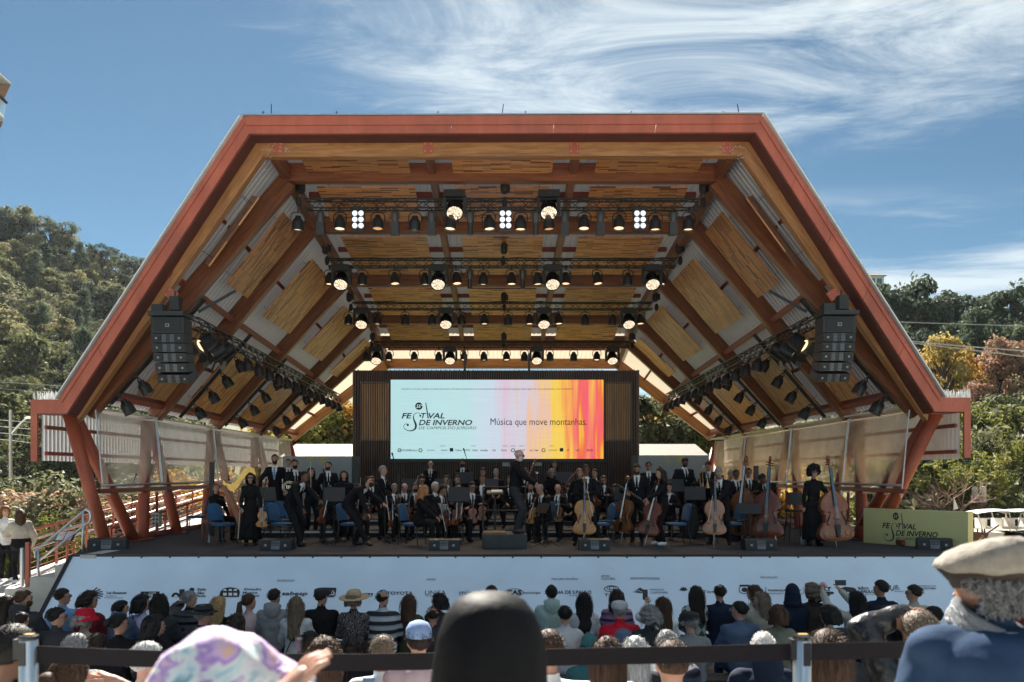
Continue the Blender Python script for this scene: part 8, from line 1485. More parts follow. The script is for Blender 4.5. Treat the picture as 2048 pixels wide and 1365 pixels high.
 mic_stand(264, 19.6, 1.28, 'microphone on a tall stand alone at the left edge of the stage', (0.05, 0, 0.14)); mic_stand(770, 17.9, 1.05, 'microphone stand right of the stooping man', (-0.1, -.1, 0.2)); mic_stand(797, 18.4, 1.55, 'tallest microphone stand with boom reaching before the screen', (-0.10, 0, 0.35)); mic_stand(939, 20.5, 1.75, 'microphone boom silhouetted against the screen bottom', (-0.10, 0, 0.32)); mic_stand(648, 17.8, 1.45, 'microphone stand in front of the seated violinist', (0.02, -.1, 0.12)); mic_stand(1068, 17.5, 1.0, 'microphone stand right beside the podium', (-0.03, -.05, 0.1)); mic_stand(1094, 17.6, 0.50, 'short microphone stand with slanting boom right of the podium', (0.30, 0, 0.12)); mic_stand(1213, 18.2, 1.35, 'microphone stand beside the honey coloured cello', (-0.3, 0.05, 0.10)); mic_stand(1512, 17.7, 0.62, 'short microphone stand before the red double bass', (-0.25, 0, -0.05)); mic_stand(893, 17.7, 1.30, 'microphone stand right of the ginger haired woman', (0.02, 0, 0.1)); mic_stand(528, 17.9, 1.2, 'microphone stand right of the harp', (0.02, 0, 0.1)); mic_stand(1120, 20.9, 1.30, 'microphone boom pointing right in the wind row', (-0.5, 0, 0.12), R1)
 wedge(216, 16.9, 'black stage monitor at the far left corner of the stage', 14, 0.74); wedge(555, 16.75, 'black stage monitor before the bending dark skinned man', 0, 0.66); wedge(889, 16.75, 'black stage monitor left of the podium', 0, 0.64); wedge(1188, 16.8, 'black stage monitor below the honey coloured cello', 0, 0.64); wedge(1518, 16.8, 'black stage monitor before the double basses', 0, 0.66); wedge(1868, 16.9, 'black stage monitor in front of the yellow sign', -20, 0.66)
 for u, d, h, r, mt, lb in ((417, 18.4, 0.23, 0.034, None, 'clear water bottle on the stage floor by the harp bench'), (1551, 17.9, 0.20, 0.03, STEEL, 'steel flask on the floor below the red double bass'), (1605, 17.9, 0.24, 0.045, M('pale_flask', (0.45, 0.50, 0.48), .4), 'pale flask on the floor left of the curly haired woman')):
  if mt is None: mt, N, L, b = new_mat('bottle_plastic'); b.inputs['Base Color'].default_value = (0.75, 0.85, 0.9, 1); b.inputs['Alpha'].default_value = 0.5; b.inputs['Roughness'].default_value = 0.1
  t = thing('water_bottle', lb, 'bottle', st(u, d)); MB().lathe([(r, 0), (r, h * .62), (r * .9, h * .70), (r * .4, h * .85), (r * .4, h * .92)], 12, Matrix.Translation(st(u, d))).build('body', mt, t, 'all'); MB().lathe([(r * .45, h * .92), (r * .45, h), (0, h)], 10, Matrix.Translation(st(u, d))).build('lid', WHITE, t)
 t = thing('electrical_box', 'pale grey electrical socket box on a post by the left curtain', 'electrical box', st(313, 20.5)); c = P(313, 1040, 20.5); MB().box(c, (0.20, 0.14, 0.36)).build('housing', M('pale_box', (0.34, 0.36, 0.35), .6), t); MB().tube([c, (c.x, c.y, ZS)], 0.03, 8).build('post', BLACK, t)
 for i in range(6): MB().lathe([(0.028, 0), (0.028, .02), (0, .022)], 8, Matrix.Translation(c + Vector((-0.045 + .09 * (i % 2), -0.07, 0.11 - .1 * (i // 2)))) @ Matrix.Rotation(R(90), 4, 'X')).build('socket', BLACK, t)
 t = thing('black_pillar_speaker', 'slim black column speaker left of the harp', 'speaker', st(424, 20.6)); MB().box((XU(424, 20.6), 20.6, ZS + 0.95), (0.09, 0.12, 1.9)).build('column', BLACK, t); t = thing('black_pillar_speaker', 'slim black column speaker between the double basses', 'speaker', st(1512, 20.6)); MB().box((XU(1512, 20.6), 20.6, ZS + 0.9), (0.10, 0.12, 1.8)).build('column', BLACK, t)
build_orchestra()
# ------------------------------------------------------------------ audience
def aud(u, v, d, hair, top, label, hy=0, **k):
 h = k.pop('h', 1.70); hz = {'straw': .02, 'bucket': .02, 'flat': .015, 'cap': .02, 'beanie': .02, 'fedora': .01}.get((k.get('hat') or ' ')[0], 0.012)
 z = ZV(v, d) - hz - (0.44 + 0.905 * h / 1.72); tk = ''
 if ':' in top: top, tk = top.split(':'); tk = '_' + tk
 w = dict(top=top, topk=tk, legs=k.pop('legs', 'denim'), shoes='black', hem=-0.12, collar=k.pop('collar', 0.2), sleeve=k.pop('sleeve', 2.0))
 return person(label=label, loc=(XU(u, d), d, z), yaw=180 + k.pop('turn', 0), pose='sit', seat=0.44, wear=w, hair=hair, hyaw=hy, h=h, face=k.pop('face', abs(hy) > 55), vox=k.pop('vox', 0.029), bulk=k.pop('bulk', 0.010), sex=k.pop('sex', 'f' if hair and hair[0] in ('long', 'bob', 'bun', 'pony', 'curly') else 'm'), group='seated audience', **k)
def phone(label, c, w=0.075, h=0.15, yaw=0, lit=False):
 t = thing('mobile_phone', label, 'phone', c); rot = Euler((R(-8), 0, R(yaw))).to_matrix(); MB().box(c, (w, 0.009, h), rot).build('case', BLACK, t); MB().box(Vector(c) + rot @ Vector((0, -0.006, 0)), (w * .9, 0.003, h * .92), rot).build('screen', BLACK_G, t)
def build_audience():
 SH = ('short', 'dark')
 def A(*a, **k): p = aud(*a, **k); p['extra'] = tuple(x for x in p.get('extra', ()) if x is not strands) + ((strands,) if p.get('hair') else ()); return p
 A(12, 1192, 10.6, ('long', 'dark', .3), 'black', 'woman with long dark hair cut off by the left edge of the picture', 40)
 A(46, 1181, 10.6, ('short', 'brown'), 'charcoal', 'brown haired bearded man in black hooded jacket at the far left', 60, beard='brown', hood=1, bulk=.03)
 A(124, 1178, 11.5, SH, 'blue', 'man in light blue shirt and glasses before the slanted banner edge', 70, glasses='dark')
 A(178, 1185, 11.2, ('curly', 'dark', .08), 'maroon', 'woman with curly dark bob in a maroon sweater', 70)
 A(167, 1221, 9.8, ('bob', 'grey', .05), 'beige', 'person in a bright red bucket hat and beige coat', 45, hat=('bucket', 'red'), bulk=.03)
 A(112, 1216, 9.6, ('short', 'black'), 'charcoal', 'man in sunglasses and dark grey jacket below the blue shirt man', 65, glasses='sun', bulk=.03, fat=1.1)
 A(42, 1225, 9.4, ('crop', 'dark'), 'black', 'boy with cropped dark hair in black at the lower left', 15, h=1.5)
 A(243, 1202, 11.2, ('bob', 'black', .03), 'slate', 'boy with bowl cut hair in a dark blue hooded jacket', 75, h=1.45, hood=1, sex='m')
 A(284, 1190, 11.4, ('bob', 'black', .12), 'lilac', 'woman with black bob and lilac top with a shoulder strap', 65, strap=1)
 A(320, 1189, 10.8, ('long', 'black', .36), 'charcoal', 'woman with long black hair in a dark jacket beside the phone filming man', 10, bulk=.02)
 A(236, 1229, 9.3, ('bun', 'black'), 'black', 'woman with black hair pinned up in black below the bowl cut boy', 60)
 A(310, 1231, 9.2, ('bob', 'black', .12), 'black', 'dark haired woman in black looking right in the second row', 70)
 p = A(378, 1183, 11.5, ('short', 'grey'), 'charcoal:puffer', 'grey haired man in black puffer jacket filming with a phone', 60, bulk=.04, L=(-0.26, 0.36, 1.12), Ld=(0, .2, 1)); phone('phone held up by the man in the black puffer jacket', local(p, (-0.27, 0.42, 1.24)), yaw=20)
 A(437, 1194, 11.6, ('long', 'blonde', .26), 'black', 'blonde woman in black with clapping hands', 40, L=(-0.03, .40, .95), R=(0.20, 0.34, 1.0), Rd=(0.1, .3, 1), strap=-1)
 A(404, 1213, 10.0, ('short', 'grey'), 'charcoal', 'man in a grey fedora and sunglasses', 60, hat=('fedora', 'charcoal'), glasses='sun', bulk=.03)
 A(497, 1189, 11.6, ('pony', 'brown'), 'pink', 'woman with brown ponytail in a pale pink jacket', 50, bulk=.02)
 A(473, 1228, 9.4, ('bob', 'dark', .12), 'charcoal', 'dark haired child just behind the colourful headscarf', 0, h=1.5)
 A(548, 1179, 11.4, ('crop', 'dark'), 'grey', 'man with faded haircut in a grey hoodie', 25, hood=1, bulk=.02, vox=.016)
 A(592, 1194, 11.0, ('long', 'ash', .44, .1), 'palegrey', 'woman with very long straight light hair in a white sweater', 0, strap=-1, bulk=.012)
 A(642, 1179, 11.4, ('crop', 'dark'), 'black', 'man in a grey flat cap and black jacket', 35, hat=('flat', 'charcoal'), bulk=.025, fat=1.1)
 A(707, 1184, 11.3, ('bob', 'ash', .05), 'black:print', 'woman in a wide straw hat and dark patterned blouse', 10, hat=('straw', M('straw_weave', (0.42, 0.30, 0.17), .8, var=.25, scale=40)), bulk=.02)
 A(765, 1182, 11.4, ('bald', 'dark'), 'navy:stripe', 'heavy balding man in a navy and white striped jersey', 35, fat=1.22, skin='pink', bulk=.015)
 A(818, 1190, 11.6, ('long', 'brown', .26), 'olive', 'woman with brown hair in an olive green top', 20, strap=1)
 A(878, 1188, 11.8, ('bob', 'black', .10), 'charcoal', 'woman with black hair turned to the left beside the black hood', -75)
 A(866, 1214, 10.5, ('bald', 'dark'), 'charcoal', 'balding man in dark clothes next to the black hood', 0)
 A(983, 1172, 11.8, ('short', 'black'), 'black', 'person whose dark hair shows just above the black hood', 0)
 A(1103, 1173, 12.0, ('quiff', 'black'), 'mint', 'dark haired man in a mint green hooded jacket', 0, hood=1, bulk=.03)
 A(1130, 1213, 10.4, ('short', 'black'), 'palegrey', 'man with black hair in a pale grey shirt', 0, collar=.4)
 A(1168, 1186, 11.5, ('long', 'black', .42, 1.0), 'palegrey', 'woman with very long wavy black hair in a pale top', 0)
 A(1234, 1180, 11.9, ('long', 'dark', .2), 'mauve:puffer', 'woman with dark hair in a mauve puffer jacket', 15, bulk=.04)
 A(1240, 1205, 10.2, ('short', 'grey'), 'red', 'person in a grey tweed cap and red jacket', 0, hat=('flat', 'palegrey'), bulk=.035, fat=1.12)
 A(1300, 1214, 10.0, ('curly', 'grey', .06), 'charcoal', 'grey haired person in a black quilted vest', -25, bulk=.03, sex='m')
 p = A(1326, 1195, 11.4, ('long', 'brown', .34), 'white', 'woman with brown hair in white raising a phone', -10, L=(-0.17, .36, 1.18), Ld=(0, .1, 1)); phone('phone raised by the brown haired woman in white', local(p, (-0.18, .42, 1.32)))
 A(1392, 1173, 12.0, ('long', 'dark', .40), 'sage:argyle', 'woman with long dark hair in a green and white diamond sweater', -20, strap=-1)
 A(1382, 1227, 9.8, ('short', 'grey'), 'grey:knit', 'man in a dark flat cap and grey ribbed cardigan', -25, hat=('flat', 'charcoal'), bulk=.025)
 A(1440, 1171, 12.0, ('thin', 'dark'), 'navy', 'man in a dark navy T-shirt seen from behind', -10, sleeve=.8)
 A(1480, 1204, 10.3, ('short', 'black'), 'slate', 'man in glasses and blue grey jacket looking left', -60, glasses='thin', bulk=.03)
 A(1508, 1171, 12.4, ('long', 'brown', .2), 'cream', 'brown haired woman half hidden behind the beige knit sweater', -70)
 A(1522, 1184, 11.5, ('long', 'ash', .28), 'beige:knit', 'woman with long brown hair in a beige knitted sweater looking left', -80, bulk=.02)
 A(1556, 1211, 10.0, ('bob', 'brown', .12), 'sage', 'person with thinning brown bob in a grey green top', 0, bulk=.015)
 A(1585, 1172, 12.0, None, 'navy', 'person in a navy hooded coat with the hood up', 0, hoodup=1, bulk=.03)
 A(1624, 1169, 12.1, ('curly', 'ash', .10), 'brown', 'woman with curly light hair in a dark brown jacket', -50, bulk=.02)
 p = A(1712, 1183, 11.4, ('long', 'black', .46), 'cream:knit', 'woman in a cream knit sweater filming with both arms raised', -35, L=(-0.36, .30, 1.32), R=(-0.12, .42, 1.36), Ld=(0.2, .1, 1), Rd=(-.3, .1, .8), Lp=(-1, 0, -.6)); phone('phone held sideways by the woman with both arms raised', P(1681, 1166, 11.0), 0.15, 0.075)
 A(1658, 1212, 10.0, ('bob', 'black', .10), 'beige', 'woman with black bob and glasses in a grey beige top', -45, glasses='dark')
 A(1763, 1163, 11.8, ('quiff', 'black'), 'navy', 'dark haired man in navy suit looking up to the left', -60, bulk=.015, skin='tan')
 A(1829, 1171, 11.5, ('short', 'dark'), 'beige', 'man with glasses in a beige jacket looking left', -65, glasses='dark', bulk=.02, collar=.4)
 A(1770, 1213, 10.0, ('bob', 'dark', .06), 'black', 'woman with sunglasses behind the raised leather arm', -60, glasses='sun')
 A(1868, 1214, 9.6, ('short', 'black'), 'black', 'dark haired person with raised clapping hands next to the capped man', -20, L=(-0.12, .32, 1.14), R=(-0.02, .34, 1.15), Ld=(-.1, .1, 1), Rd=(.2, .1, 1), skin='brown')
 A(2034, 1172, 11.0, ('short', 'dark'), 'maroon', 'person in a dark cap and maroon top at the right edge', -50, hat=('cap', 'black'), skin='pink')
 A(2012, 1206, 9.6, ('short', 'black'), 'black', 'person in black partly hidden by the right shoulder of the capped man', 0)
 A(150, 1269, 6.6, ('short', 'grey'), 'grey', 'grey haired man behind the left barrier post', 10)
 A(194, 1268, 7.6, SH, 'black', 'dark haired person right of the grey haired man', 0)
 A(620, 1265, 7.6, ('bob', 'black', .1), 'black', 'dark haired person before the long haired woman in white', -10)
 A(703, 1278, 7.8, SH, 'black', 'dark head below the straw hat woman', 0); A(741, 1281, 8.0, SH, 'black', 'dark head below the striped jersey', 0)
 A(765, 1272, 5.6, ('crop', 'ash'), 'white', 'man with cropped fair hair in a white shirt with pale blue straps', 0, vox=.018, extra=(pack,))
 A(646, 1281, 5.1, ('curly', 'brown', .26), 'charcoal', 'woman with abundant curly brown hair behind the barrier belt', 0, vox=.018, extra=(strands,))
 A(838, 1247, 5.4, ('short', 'dark'), 'pink', 'person in a blue baseball cap worn beside the black hood', -15, hat=('cap', 'sky'), vox=.018)
 A(1215, 1275, 5.2, ('long', 'brown', .40), 'white', 'woman with glossy brown hair in white behind the belt', 0, vox=.018, extra=(strands,))
 A(1247, 1264, 7.9, ('short', 'grey'), 'grey', 'person in a grey blue knitted hat', 0, hat=('beanie', 'slate'))
 A(1271, 1274, 6.5, ('long', 'silver', .40), 'charcoal', 'woman with long silver hair', 0, vox=.015)
 A(1334, 1262, 6.6, ('short', 'grey'), 'navy:puffer', 'man with thick grey hair in a navy puffer jacket', 5, bulk=.05, fat=1.15)
 A(1180, 1274, 8.2, ('short', 'black'), 'teal', 'person in teal between the pale shirts', 0, hat=('beanie', 'teal'))
 A(1345, 1283, 4.0, ('crop', 'brown'), 'charcoal', 'man with cropped hair and prominent ears just behind the belt', 0, vox=.015, h=1.74, extra=(strands,))
 A(1527, 1266, 6.2, ('crop', 'white'), 'navy', 'white haired man in a navy hoodie with a green collar line', 0, hood=1, skin='pink', bulk=.03, fat=1.15, vox=.016)
 A(1655, 1262, 4.2, ('long', 'brown', .40), 'black', 'woman with chestnut hair and sunglasses on her head by the right post', 10, vox=.013, extra=(strands,))
 A(1690, 1262, 7.2, SH, 'charcoal', 'person in a dark cap behind the leather sleeve', 0, hat=('flat', 'charcoal'))
 A(1098, 1262, 4.6, ('short', 'brown'), 'white', 'person in a white shirt squeezed beside the black hood', 0, vox=.018)
 A(1840, 1224, 4.3, ('short', 'ash'), 'black:leather', 'man in a black leather jacket with one hand on his head', -10, vox=.018, L=(-0.02, 0.13, 1.335), Lp=(-1, -0.1, -0.30), Ld=(.8, .1, .15), Lc=.25, bulk=.025, h=1.74, skin='tan')
 A(20, 1252, 3.5, ('short', 'black'), 'black', 'dark haired man left of the near barrier post', 20, vox=.015, skin='brown', extra=(strands,))
 A(290, 1286, 5.0, ('short', 'silver'), 'white', 'man with silver hair and sunglasses beside the bare raised arm', 30, glasses='sun', vox=.013, skin='pink')
 A(135, 1316, 3.65, ('bun', 'brown'), 'denim', 'woman with a messy brown hair bun and bare raised arm', 20, vox=.018, sleeve=.15, R=(0.13, 0.16, 1.20), Rp=(1, 0.1, -0.8), Rd=(-.8, .2, .3), sex='f', extra=(strands,), bulk=0)
 person(label='woman with short reddish curls in a white vest on the landing', loc=(XU(10, 18.2), 18.2, 0.585), yaw=55, sex='f', wear=dict(top='white', legs='black', shoes='white'), hair=('curly', 'red', .04), h=1.68, R=(.1, .35, 1.1), bulk=.02)
 person(label='woman with long brown hair and beige shawl on the landing', loc=(XU(41, 17.9), 17.9, 0.585), yaw=215, sex='f', wear=dict(top='beige', legs='black', shoes='white', hem=.25), hair=('long', 'brown', .30), h=1.64, L=(-.15, .35, 1.1), bulk=.045, lean=6)
def strands(p, H, W):
 """loose fine hairs catching the light"""
 rg = random.Random(p['id']); mb = MB(); w_ = .0016 if p['loc'][1] < 6 else .0028; ln = {'long': .34, 'curly': .26, 'bob': .16, 'crop': .012}.get(p['hair'][0], .03)
 for _ in range(260 if p['loc'][1] < 6 else 170):
  a = rg.uniform(0, 6.28); e = rg.uniform(-0.1, 1.0); d = Vector((math.cos(a) * math.sqrt(max(0, 1 - e * e)), math.sin(a) * math.sqrt(max(0, 1 - e * e)), e))
  if d.y > 0.45 and d.z < 0.5: continue
  s = 1.09 if p['hair'][0] != 'curly' else 1.3; p0 = Vector((d.x * .079 * s, d.y * .101 * s - .01, d.z * .099 * s + .022)); f = Vector((d.x * .02 + rg.uniform(-.03, .03), d.y * .02 - .02, -.01 + rg.uniform(-.02, .03))) * min(1, ln * 8); l = ln * rg.uniform(.3, 1); pts = [p0, p0 + f * .6 + d * .008, p0 + f + d * .006 + Vector((0, -.01, -l * .35)), p0 + f * 1.1 + Vector((rg.uniform(-.03, .03), -.01, -l * .8))]; mb.tube([H(x) for x in pts], [w_, w_, w_ * .8, w_ * .4], 3, False)
 o = mb.build('loose_hair', hair_mat(p['hair'][1]), p['root']); o['kind'] = 'stuff'
def pack(p, H, W):
 J = p['J']
 for s in (-1, 1): MB().loft([[W @ (J['sp'](t) + Vector((s * .085 + x, -(.135 if t < .95 else .07), .0 if t < .95 else .015))) for x in (-.04, .04)] + [W @ (J['sp'](t) + Vector((s * .085 + x, -(.11 if t < .95 else .04), 0))) for x in (.04, -.04)] for t in (1.0, .9, .7, .4, .1)]).build('backpack_strap', cloth_mat('sky'), p['root'])
# ---- the three nearest people
def capped(p, H, W):
 root = p['root']; n = 40; CR = M('cap_cord', (0.25, 0.22, 0.185), .9, var=.2, scale=30, bump=.5, bscale=22); BD = M('cap_underside', (0.04, 0.028, 0.022), .9, var=.2, scale=20, bump=.4, bscale=40)
 def ring(rx, ry, z, dy, tilt): return [H((rx * math.cos(a), ry * math.sin(a) + dy, z - tilt * math.sin(a) + .004 * math.sin(a * 7 + z * 60))) for a in [2 * PI * i / n for i in range(n)]]
 MB().loft([ring(.112, .140, .052, .012, .02), ring(.121, .150, .066, .014, .03), ring(.119, .146, .092, .010, .04), ring(.102, .124, .122, .004, .04), ring(.070, .085, .142, .0, .03), ring(.02, .025, .150, -.0, .01)]).build('flat_cap', CR, root, 'all')
 MB().loft([ring(.086, .104, .006, -.006, .03), ring(.094, .114, .028, -.004, .03), ring(.1115, .139, .0515, .012, .02), ring(.09, .11, .06, .01, .02)]).build('cap_band', BD, root, 'all')
 rg = random.Random(3); mb = MB()
 for _ in range(1600):      # wavy grey hair below the cap
  a = rg.uniform(-PI * 1.06, PI * .06); z = rg.uniform(-.045, .050); l = rg.uniform(.018, .045); ph = rg.uniform(0, 6.28); am = rg.uniform(.003, .007); da = rg.uniform(-.15, .15); lift = rg.random() ** 2 * .022
  if math.sin(a) > -.28 and (z < .012 or math.sin(a) > .05): continue
  pts = []
  for i in range(7):
   t = i / 6; aa = a + da * t + am / .09 * math.sin(ph + t * 7); zz = z - l * t + am * .5 * math.cos(ph + t * 7); fl = 1.03 + lift * (1 + t) / .09 + .03 * t + am * 2 * math.cos(ph + t * 7) - max(0, -.06 - zz) * 2; pts.append(H((.079 * fl * math.cos(aa), .102 * fl * math.sin(aa) - .008, zz)))
  mb.tube(pts, [.0013] * 6 + [.0006], 3, False)
 o = mb.build('curly_hair', hair_mat('grey'), root); o['kind'] = 'stuff'
 SC, N, L, b = new_mat('grey_knit_scarf'); w = N.new('ShaderNodeTexWave'); w.inputs['Scale'].default_value = 75; w.inputs['Distortion'].default_value = 6; tc = N.new('ShaderNodeTexCoord'); L.new(tc.outputs['Object'], w.inputs[0]); r_ = N.new('ShaderNodeValToRGB'); r_.color_ramp.elements[0].color = (.20, .21, .23, 1); r_.color_ramp.elements[1].color = (.62, .63, .66, 1); L.new(w.outputs[0], r_.inputs[0]); L.new(r_.outputs[0], b.inputs['Base Color']); b.inputs['Roughness'].default_value = .95; bp = N.new('ShaderNodeBump'); bp.inputs['Strength'].default_value = .9; bp.inputs['Distance'].default_value = .012; L.new(w.outputs[0], bp.inputs['Height']); L.new(bp.outputs[0], b.inputs['Normal'])
 J = p['J']; c = J['nb'] + Vector((0, .005, .045))
 for dz, rr, th in ((-.050, .088, .026), (-.018, .080, .020)):
  q = MB(); m = 12; rs = []
  for i in range(37):
   a = 2 * PI * i / 36; k = Vector((math.cos(a) * rr * 1.08, math.sin(a) * rr, dz - .03 * math.sin(a) * (-1) - .035 * math.cos(a))); o_ = Vector((math.cos(a), math.sin(a), 0)); rs.append([W @ (c + k + o_ * th * math.cos(t) * (1 + .12 * math.sin(a * 9)) + Vector((0, 0, 1)) * th * 1.15 * math.sin(t)) for t in [2 * PI * j / m for j in range(m)]])
  q.loft(rs, True, False); q.build('knitted_scarf', SC, root, 'all')
 MB().loft([[W @ (J['nb'] + Vector((rr * math.cos(a), rr * .95 * math.sin(a) - .012, z))) for a in [2 * PI * i / 24 for i in range(24)]] for rr, z in ((.118, -.035), (.100, .0), (.088, .015))], True, False).build('shirt_collar', cloth_mat('white'), root, 'all')
def hooded(p, H, W):
 n = 36; J = p['J']; CL = M('black_hood_cloth', (.008, .008, .009), .6, var=.3, scale=8, bump=.12, bscale=40, spec=.10); rs = []
 for rx, ry, z, dy in ((.02, .02, .170, -.01), (.055, .060, .165, -.012), (.090, .098, .147, -.013), (.117, .126, .112, -.014), (.137, .146, .055, -.016), (.146, .153, -.01, -.018), (.149, .153, -.08, -.022), (.149, .150, -.15, -.03), (.160, .152, -.20, -.035), (.20, .17, -.245, -.04), (.235, .175, -.30, -.03)):
  w_ = min(1, max(0, .16 - z) * 4); rs.append([H((rx * math.cos(a) * (1 + w_ * (.03 * math.sin(a * 3 + z * 9) + .02 * math.sin(a * 8 - z * 16) + .012 * math.sin(a * 15 + z * 7))), ry * math.sin(a) * (1 + w_ * .03 * math.sin(a * 9 + z * 22)) + dy, z)) for a in [2 * PI * i / n for i in range(n)]])
 MB().loft(rs).build('hood', CL, p['root'], 'all')
def scarfed(p, H, W):
 m, N, L, b = new_mat('pastel_headscarf'); b.inputs['Roughness'].default_value = .55; b.inputs['Sheen Weight'].default_value = .3; tc = N.new('ShaderNodeTexCoord'); n = N.new('ShaderNodeTexNoise'); n.inputs['Scale'].default_value = 8; n.inputs['Detail'].default_value = 3; n.inputs['Distortion'].default_value = 2.0; L.new(tc.outputs['Object'], n.inputs[0]); r = N.new('ShaderNodeValToRGB'); e = r.color_ramp.elements
 cs = [(.28, (.16, .30, .42)), (.38, (.55, .68, .70)), (.46, (.74, .72, .72)), (.53, (.36, .20, .52)), (.60, (.62, .42, .66)), (.68, (.70, .42, .28)), (.78, (.72, .68, .60))]; e[0].position, e[0].color = cs[0][0], (*cs[0][1], 1); e[1].position, e[1].color = cs[-1][0], (*cs[-1][1], 1)
 for q_, c_ in cs[1:-1]: x = e.new(q_); x.color = (*c_, 1)
 L.new(n.outputs[0], r.inputs[0]); L.new(r.outputs[0], b.inputs['Base Color']); mb = MB(); rs = []; K = 26
 for i in range(23):       # arches from the nape to the tip of the visor
  t = -.155 + .365 * i / 22; hgt = float(np.interp(t, [-.155, -.12, -.06, 0.0, .06, .12, .17, .21], [.01, .095, .150, .162, .150, .112, .080, .062])); wd_ = float(np.interp(t, [-.155, -.12, -.06, .02, .09, .15, .21], [.055, .105, .132, .136, .126, .105, .075])); hem = float(np.interp(t, [-.155, -.05, .06, .10, .14, .21], [-.34, -.36, -.33, -.26, -.02, .045])); out = []
  for j in range(K + 1):
   a = PI * j / K; y = math.cos(a) * wd_; s = math.sin(a); z = hem + (hgt - hem) * min(1, s ** .55 if s > 0 else 0); fold = (.011 * math.sin(j * 1.5 + t * 26) + .006 * math.sin(j * 3.1 - t * 40)) * (1.15 - s) + .005 * math.sin(t * 60 + j * .7); out.append(H((y * (1 + .10 * (1 - s)) + fold, t - .02 * (1 - s), z + fold)))
  rs.append(out)
 q = MB(); q.loft(rs, False, False); o = q.build('headscarf', m, p['root'], 'all'); sd = o.modifiers.new('thickness', 'SOLIDIFY'); sd.thickness = .004
def near_people():
 d = 2.5; k = 1.60; person(label='old man in a beige cap and grey scarf seen from behind nearest the right', loc=(XU(1925, d), d - .16, ZV(1092, d) - .03 - .962 * k), lean=20, hpitch=-14, yaw=176, wear=dict(top='denim', legs='charcoal', shoes='black', hem=-.2), hair=None, hyaw=-34, hroll=-4, neckl=.06, h=k, skin='tan', vox=.013, smooth=5, face=True, fat=1.12, bulk=.03, extra=(capped,))
 d = 1.78; k = 1.50; person(label='person in a smooth black hood seen from behind in the middle foreground', loc=(XU(980, d), d, ZV(1184, d) - .045 - 1.02 * k), yaw=180, wear=dict(top='black', legs='black', shoes='black'), hair=None, h=k, vox=.018, face=False, bulk=.03, extra=(hooded,))
 d = 1.55; k = 1.50; z = ZV(1245, d) - .05 - 1.02 * k; person(label='person draped in a pastel coloured headscarf with hand raised in the left foreground', loc=(XU(402, d), d, z), yaw=112, sex='f', wear=dict(top='palegrey', legs='denim', shoes='black'), hair=('short', 'dark'), h=k, hpitch=8, vox=.013, face=True, bulk=.01, R=(0.16, .13, 1.455), Rd=(0, .8, .6), Rc=.25, Rp=(1, .2, -1), extra=(scarfed,))
 phone('phone tip above the clapping hand of the headscarf wearer', P(598, 1291, 1.75), 0.012, 0.03)
build_audience(); near_people()
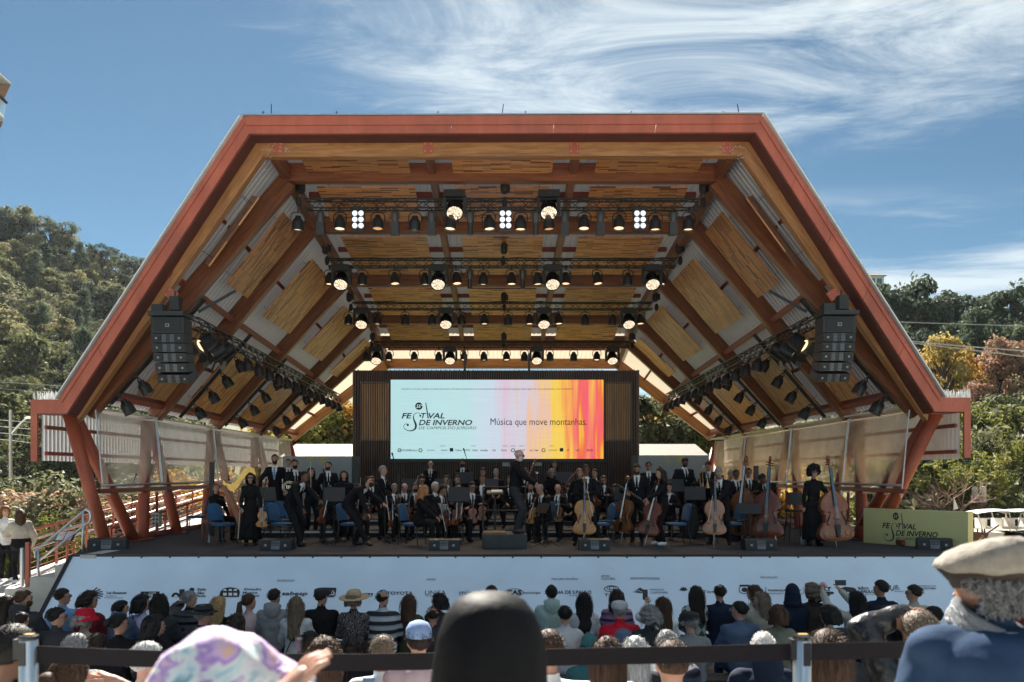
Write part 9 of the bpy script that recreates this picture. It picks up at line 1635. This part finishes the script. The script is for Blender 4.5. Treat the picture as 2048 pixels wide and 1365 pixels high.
# ---- barriers and benches
def barrier():
 d = 3.0; ANO = M('brushed_aluminium', (.72, .73, .74), .28, metal=.9, var=.08, scale=3, stretch=(1, 1, .05)); BELT = M('belt_webbing', (.016, .013, .016), .8, spec=.15, var=.12, scale=20, bump=.2, bscale=300)
 for i, u in enumerate((57, 1604)):
  x = XU(u, d); zt = ZV(1279, d); t = thing('barrier_post', ('silver belt barrier post at the lower left', 'silver belt barrier post at the lower right')[i], 'barrier post', (x, d, 1.27), 'near barrier posts'); MB().lathe([(.033, 1.30), (.033, zt - .004), (.030, zt)], 28, Matrix.Translation((x, d, 0))).build('tube', ANO, t, True); MB().lathe([(.034, zt), (.036, zt + .006), (.034, zt + .014), (.014, zt + .018), (0, zt + .018)], 28, Matrix.Translation((x, d, 0))).build('cap', BLACK_G, t, True); MB().box((x + .004, d, zt + .0185), (.034, .022, .004)).build('label_plate', M('gold_label', (.55, .38, .10), .4), t); MB().lathe([(.17, 1.271), (.17, 1.285), (.05, 1.30)], 28, Matrix.Translation((x, d, 0))).build('base', BLACK, t, True)
  MB().box((x + (-.004 if i == 0 else .006), d - .032, zt - .05), (.026, .012, .085)).build('slot', BLACK, t); MB().box((x - .036, d + .0, zt - .035), (.022, .04, .075)).build('cassette', BLACK, t)
 def belt(label, pts):
  t = thing('barrier_belt', label, 'barrier belt', P(*pts[0]), 'barrier belts'); c = catmull([P(*p) for p in pts], 8); h = .064; q = MB(); q.loft([[p + Vector((0, -.0015, 0)), p + Vector((0, .0015, 0)), p + Vector((0, .0015, -h)), p + Vector((0, -.0015, -h))] for p in c]); q.build('webbing', BELT, t)
 belt('dark webbing belt stretched between the two near barrier posts', [(74, 1292, d), (330, 1302, d), (640, 1308, d), (860, 1306, d), (1110, 1298, d), (1360, 1293, d), (1586, 1287, d)]); belt('dark webbing belt running right from the right barrier post', [(1622, 1287, d), (1780, 1284, d + .1), (2100, 1280, d + .3)])
 x = XU(44, 15.9); t = thing('barrier_post', 'small silver barrier post by the red post on the landing', 'barrier post', (x, 15.9, .58)); MB().lathe([(.035, .60), (.035, 1.55), (.03, 1.57), (0, 1.57)], 16, Matrix.Translation((x, 15.9, 0))).build('tube', ANO, t, True); MB().lathe([(.16, .585), (.16, .60), (.04, .61)], 20, Matrix.Translation((x, 15.9, 0))).build('base', BLACK, t, True); t = thing('barrier_belt', 'dark belt leading off the left edge from the small silver post', 'barrier belt', (x, 15.9, 1.5)); MB().box((x - 1.0, 15.9, 1.49), (1.9, .004, .06)).build('webbing', BELT, t)
 WD = M('bench_board', (.06, .05, .045), .8, var=.2)
 for i, (y, z, lb) in enumerate(((11.62, .45, 'dark slatted bench of the front audience row'), (10.15, .47, 'dark bench of the second audience row'), (9.5, .50, 'dark bench of the third audience row'), (7.7, .66, 'dark bench of the fourth audience row'), (6.4, .90, 'dark bench of the fifth audience row'), (5.25, 1.10, 'dark bench behind the belt barrier'))):
  t = thing('audience_bench', lb, 'bench', (0, y, z - .45), 'audience benches')
  for j in range(3): MB().box((0, y - .13 + .13 * j, z - .025), (17 if y > 9 else 9, .115, .04)).build('board', WD, t)
  for x in (-8, -4, 0, 4, 8):
   if abs(x) < (9 if y > 9 else 4.5): MB().box((x, y, z - .25), (.08, .36, .40)).build('support', CONC_D, t)
 x, y, z = P(1352, 1268, 11.6); z = .46; t = thing('water_bottle', 'blue tinted water bottle on the front bench', 'bottle', (x, y, z)); MB().lathe([(.036, 0), (.036, .15), (.03, .17), (.014, .21), (.014, .225)], 12, Matrix.Translation((x, y, z))).build('body', M('blue_bottle', (.10, .22, .34), .15), t, 'all'); MB().lathe([(.016, .225), (.016, .245), (0, .245)], 10, Matrix.Translation((x, y, z))).build('lid', WHITE, t)
barrier()
def build_haze():
 m = bpy.data.materials.new('thin_haze'); m.use_nodes = True; N = m.node_tree.nodes; N.remove(N['Principled BSDF']); v = N.new('ShaderNodeVolumePrincipled'); v.inputs['Color'].default_value = (0.80, 0.88, 0.96, 1); v.inputs['Density'].default_value = 0.00009; v.inputs['Anisotropy'].default_value = 0.3; m.node_tree.links.new(v.outputs[0], N['Material Output'].inputs['Volume'])
 tag(MB().box((0, 120, 40), (700, 500, 86)).build('haze', m), 'thin pale haze over the valley', 'haze', kind='stuff')
build_haze()
realize_people()
for o in S.objects:
 if '_w' in o: del o['_w']
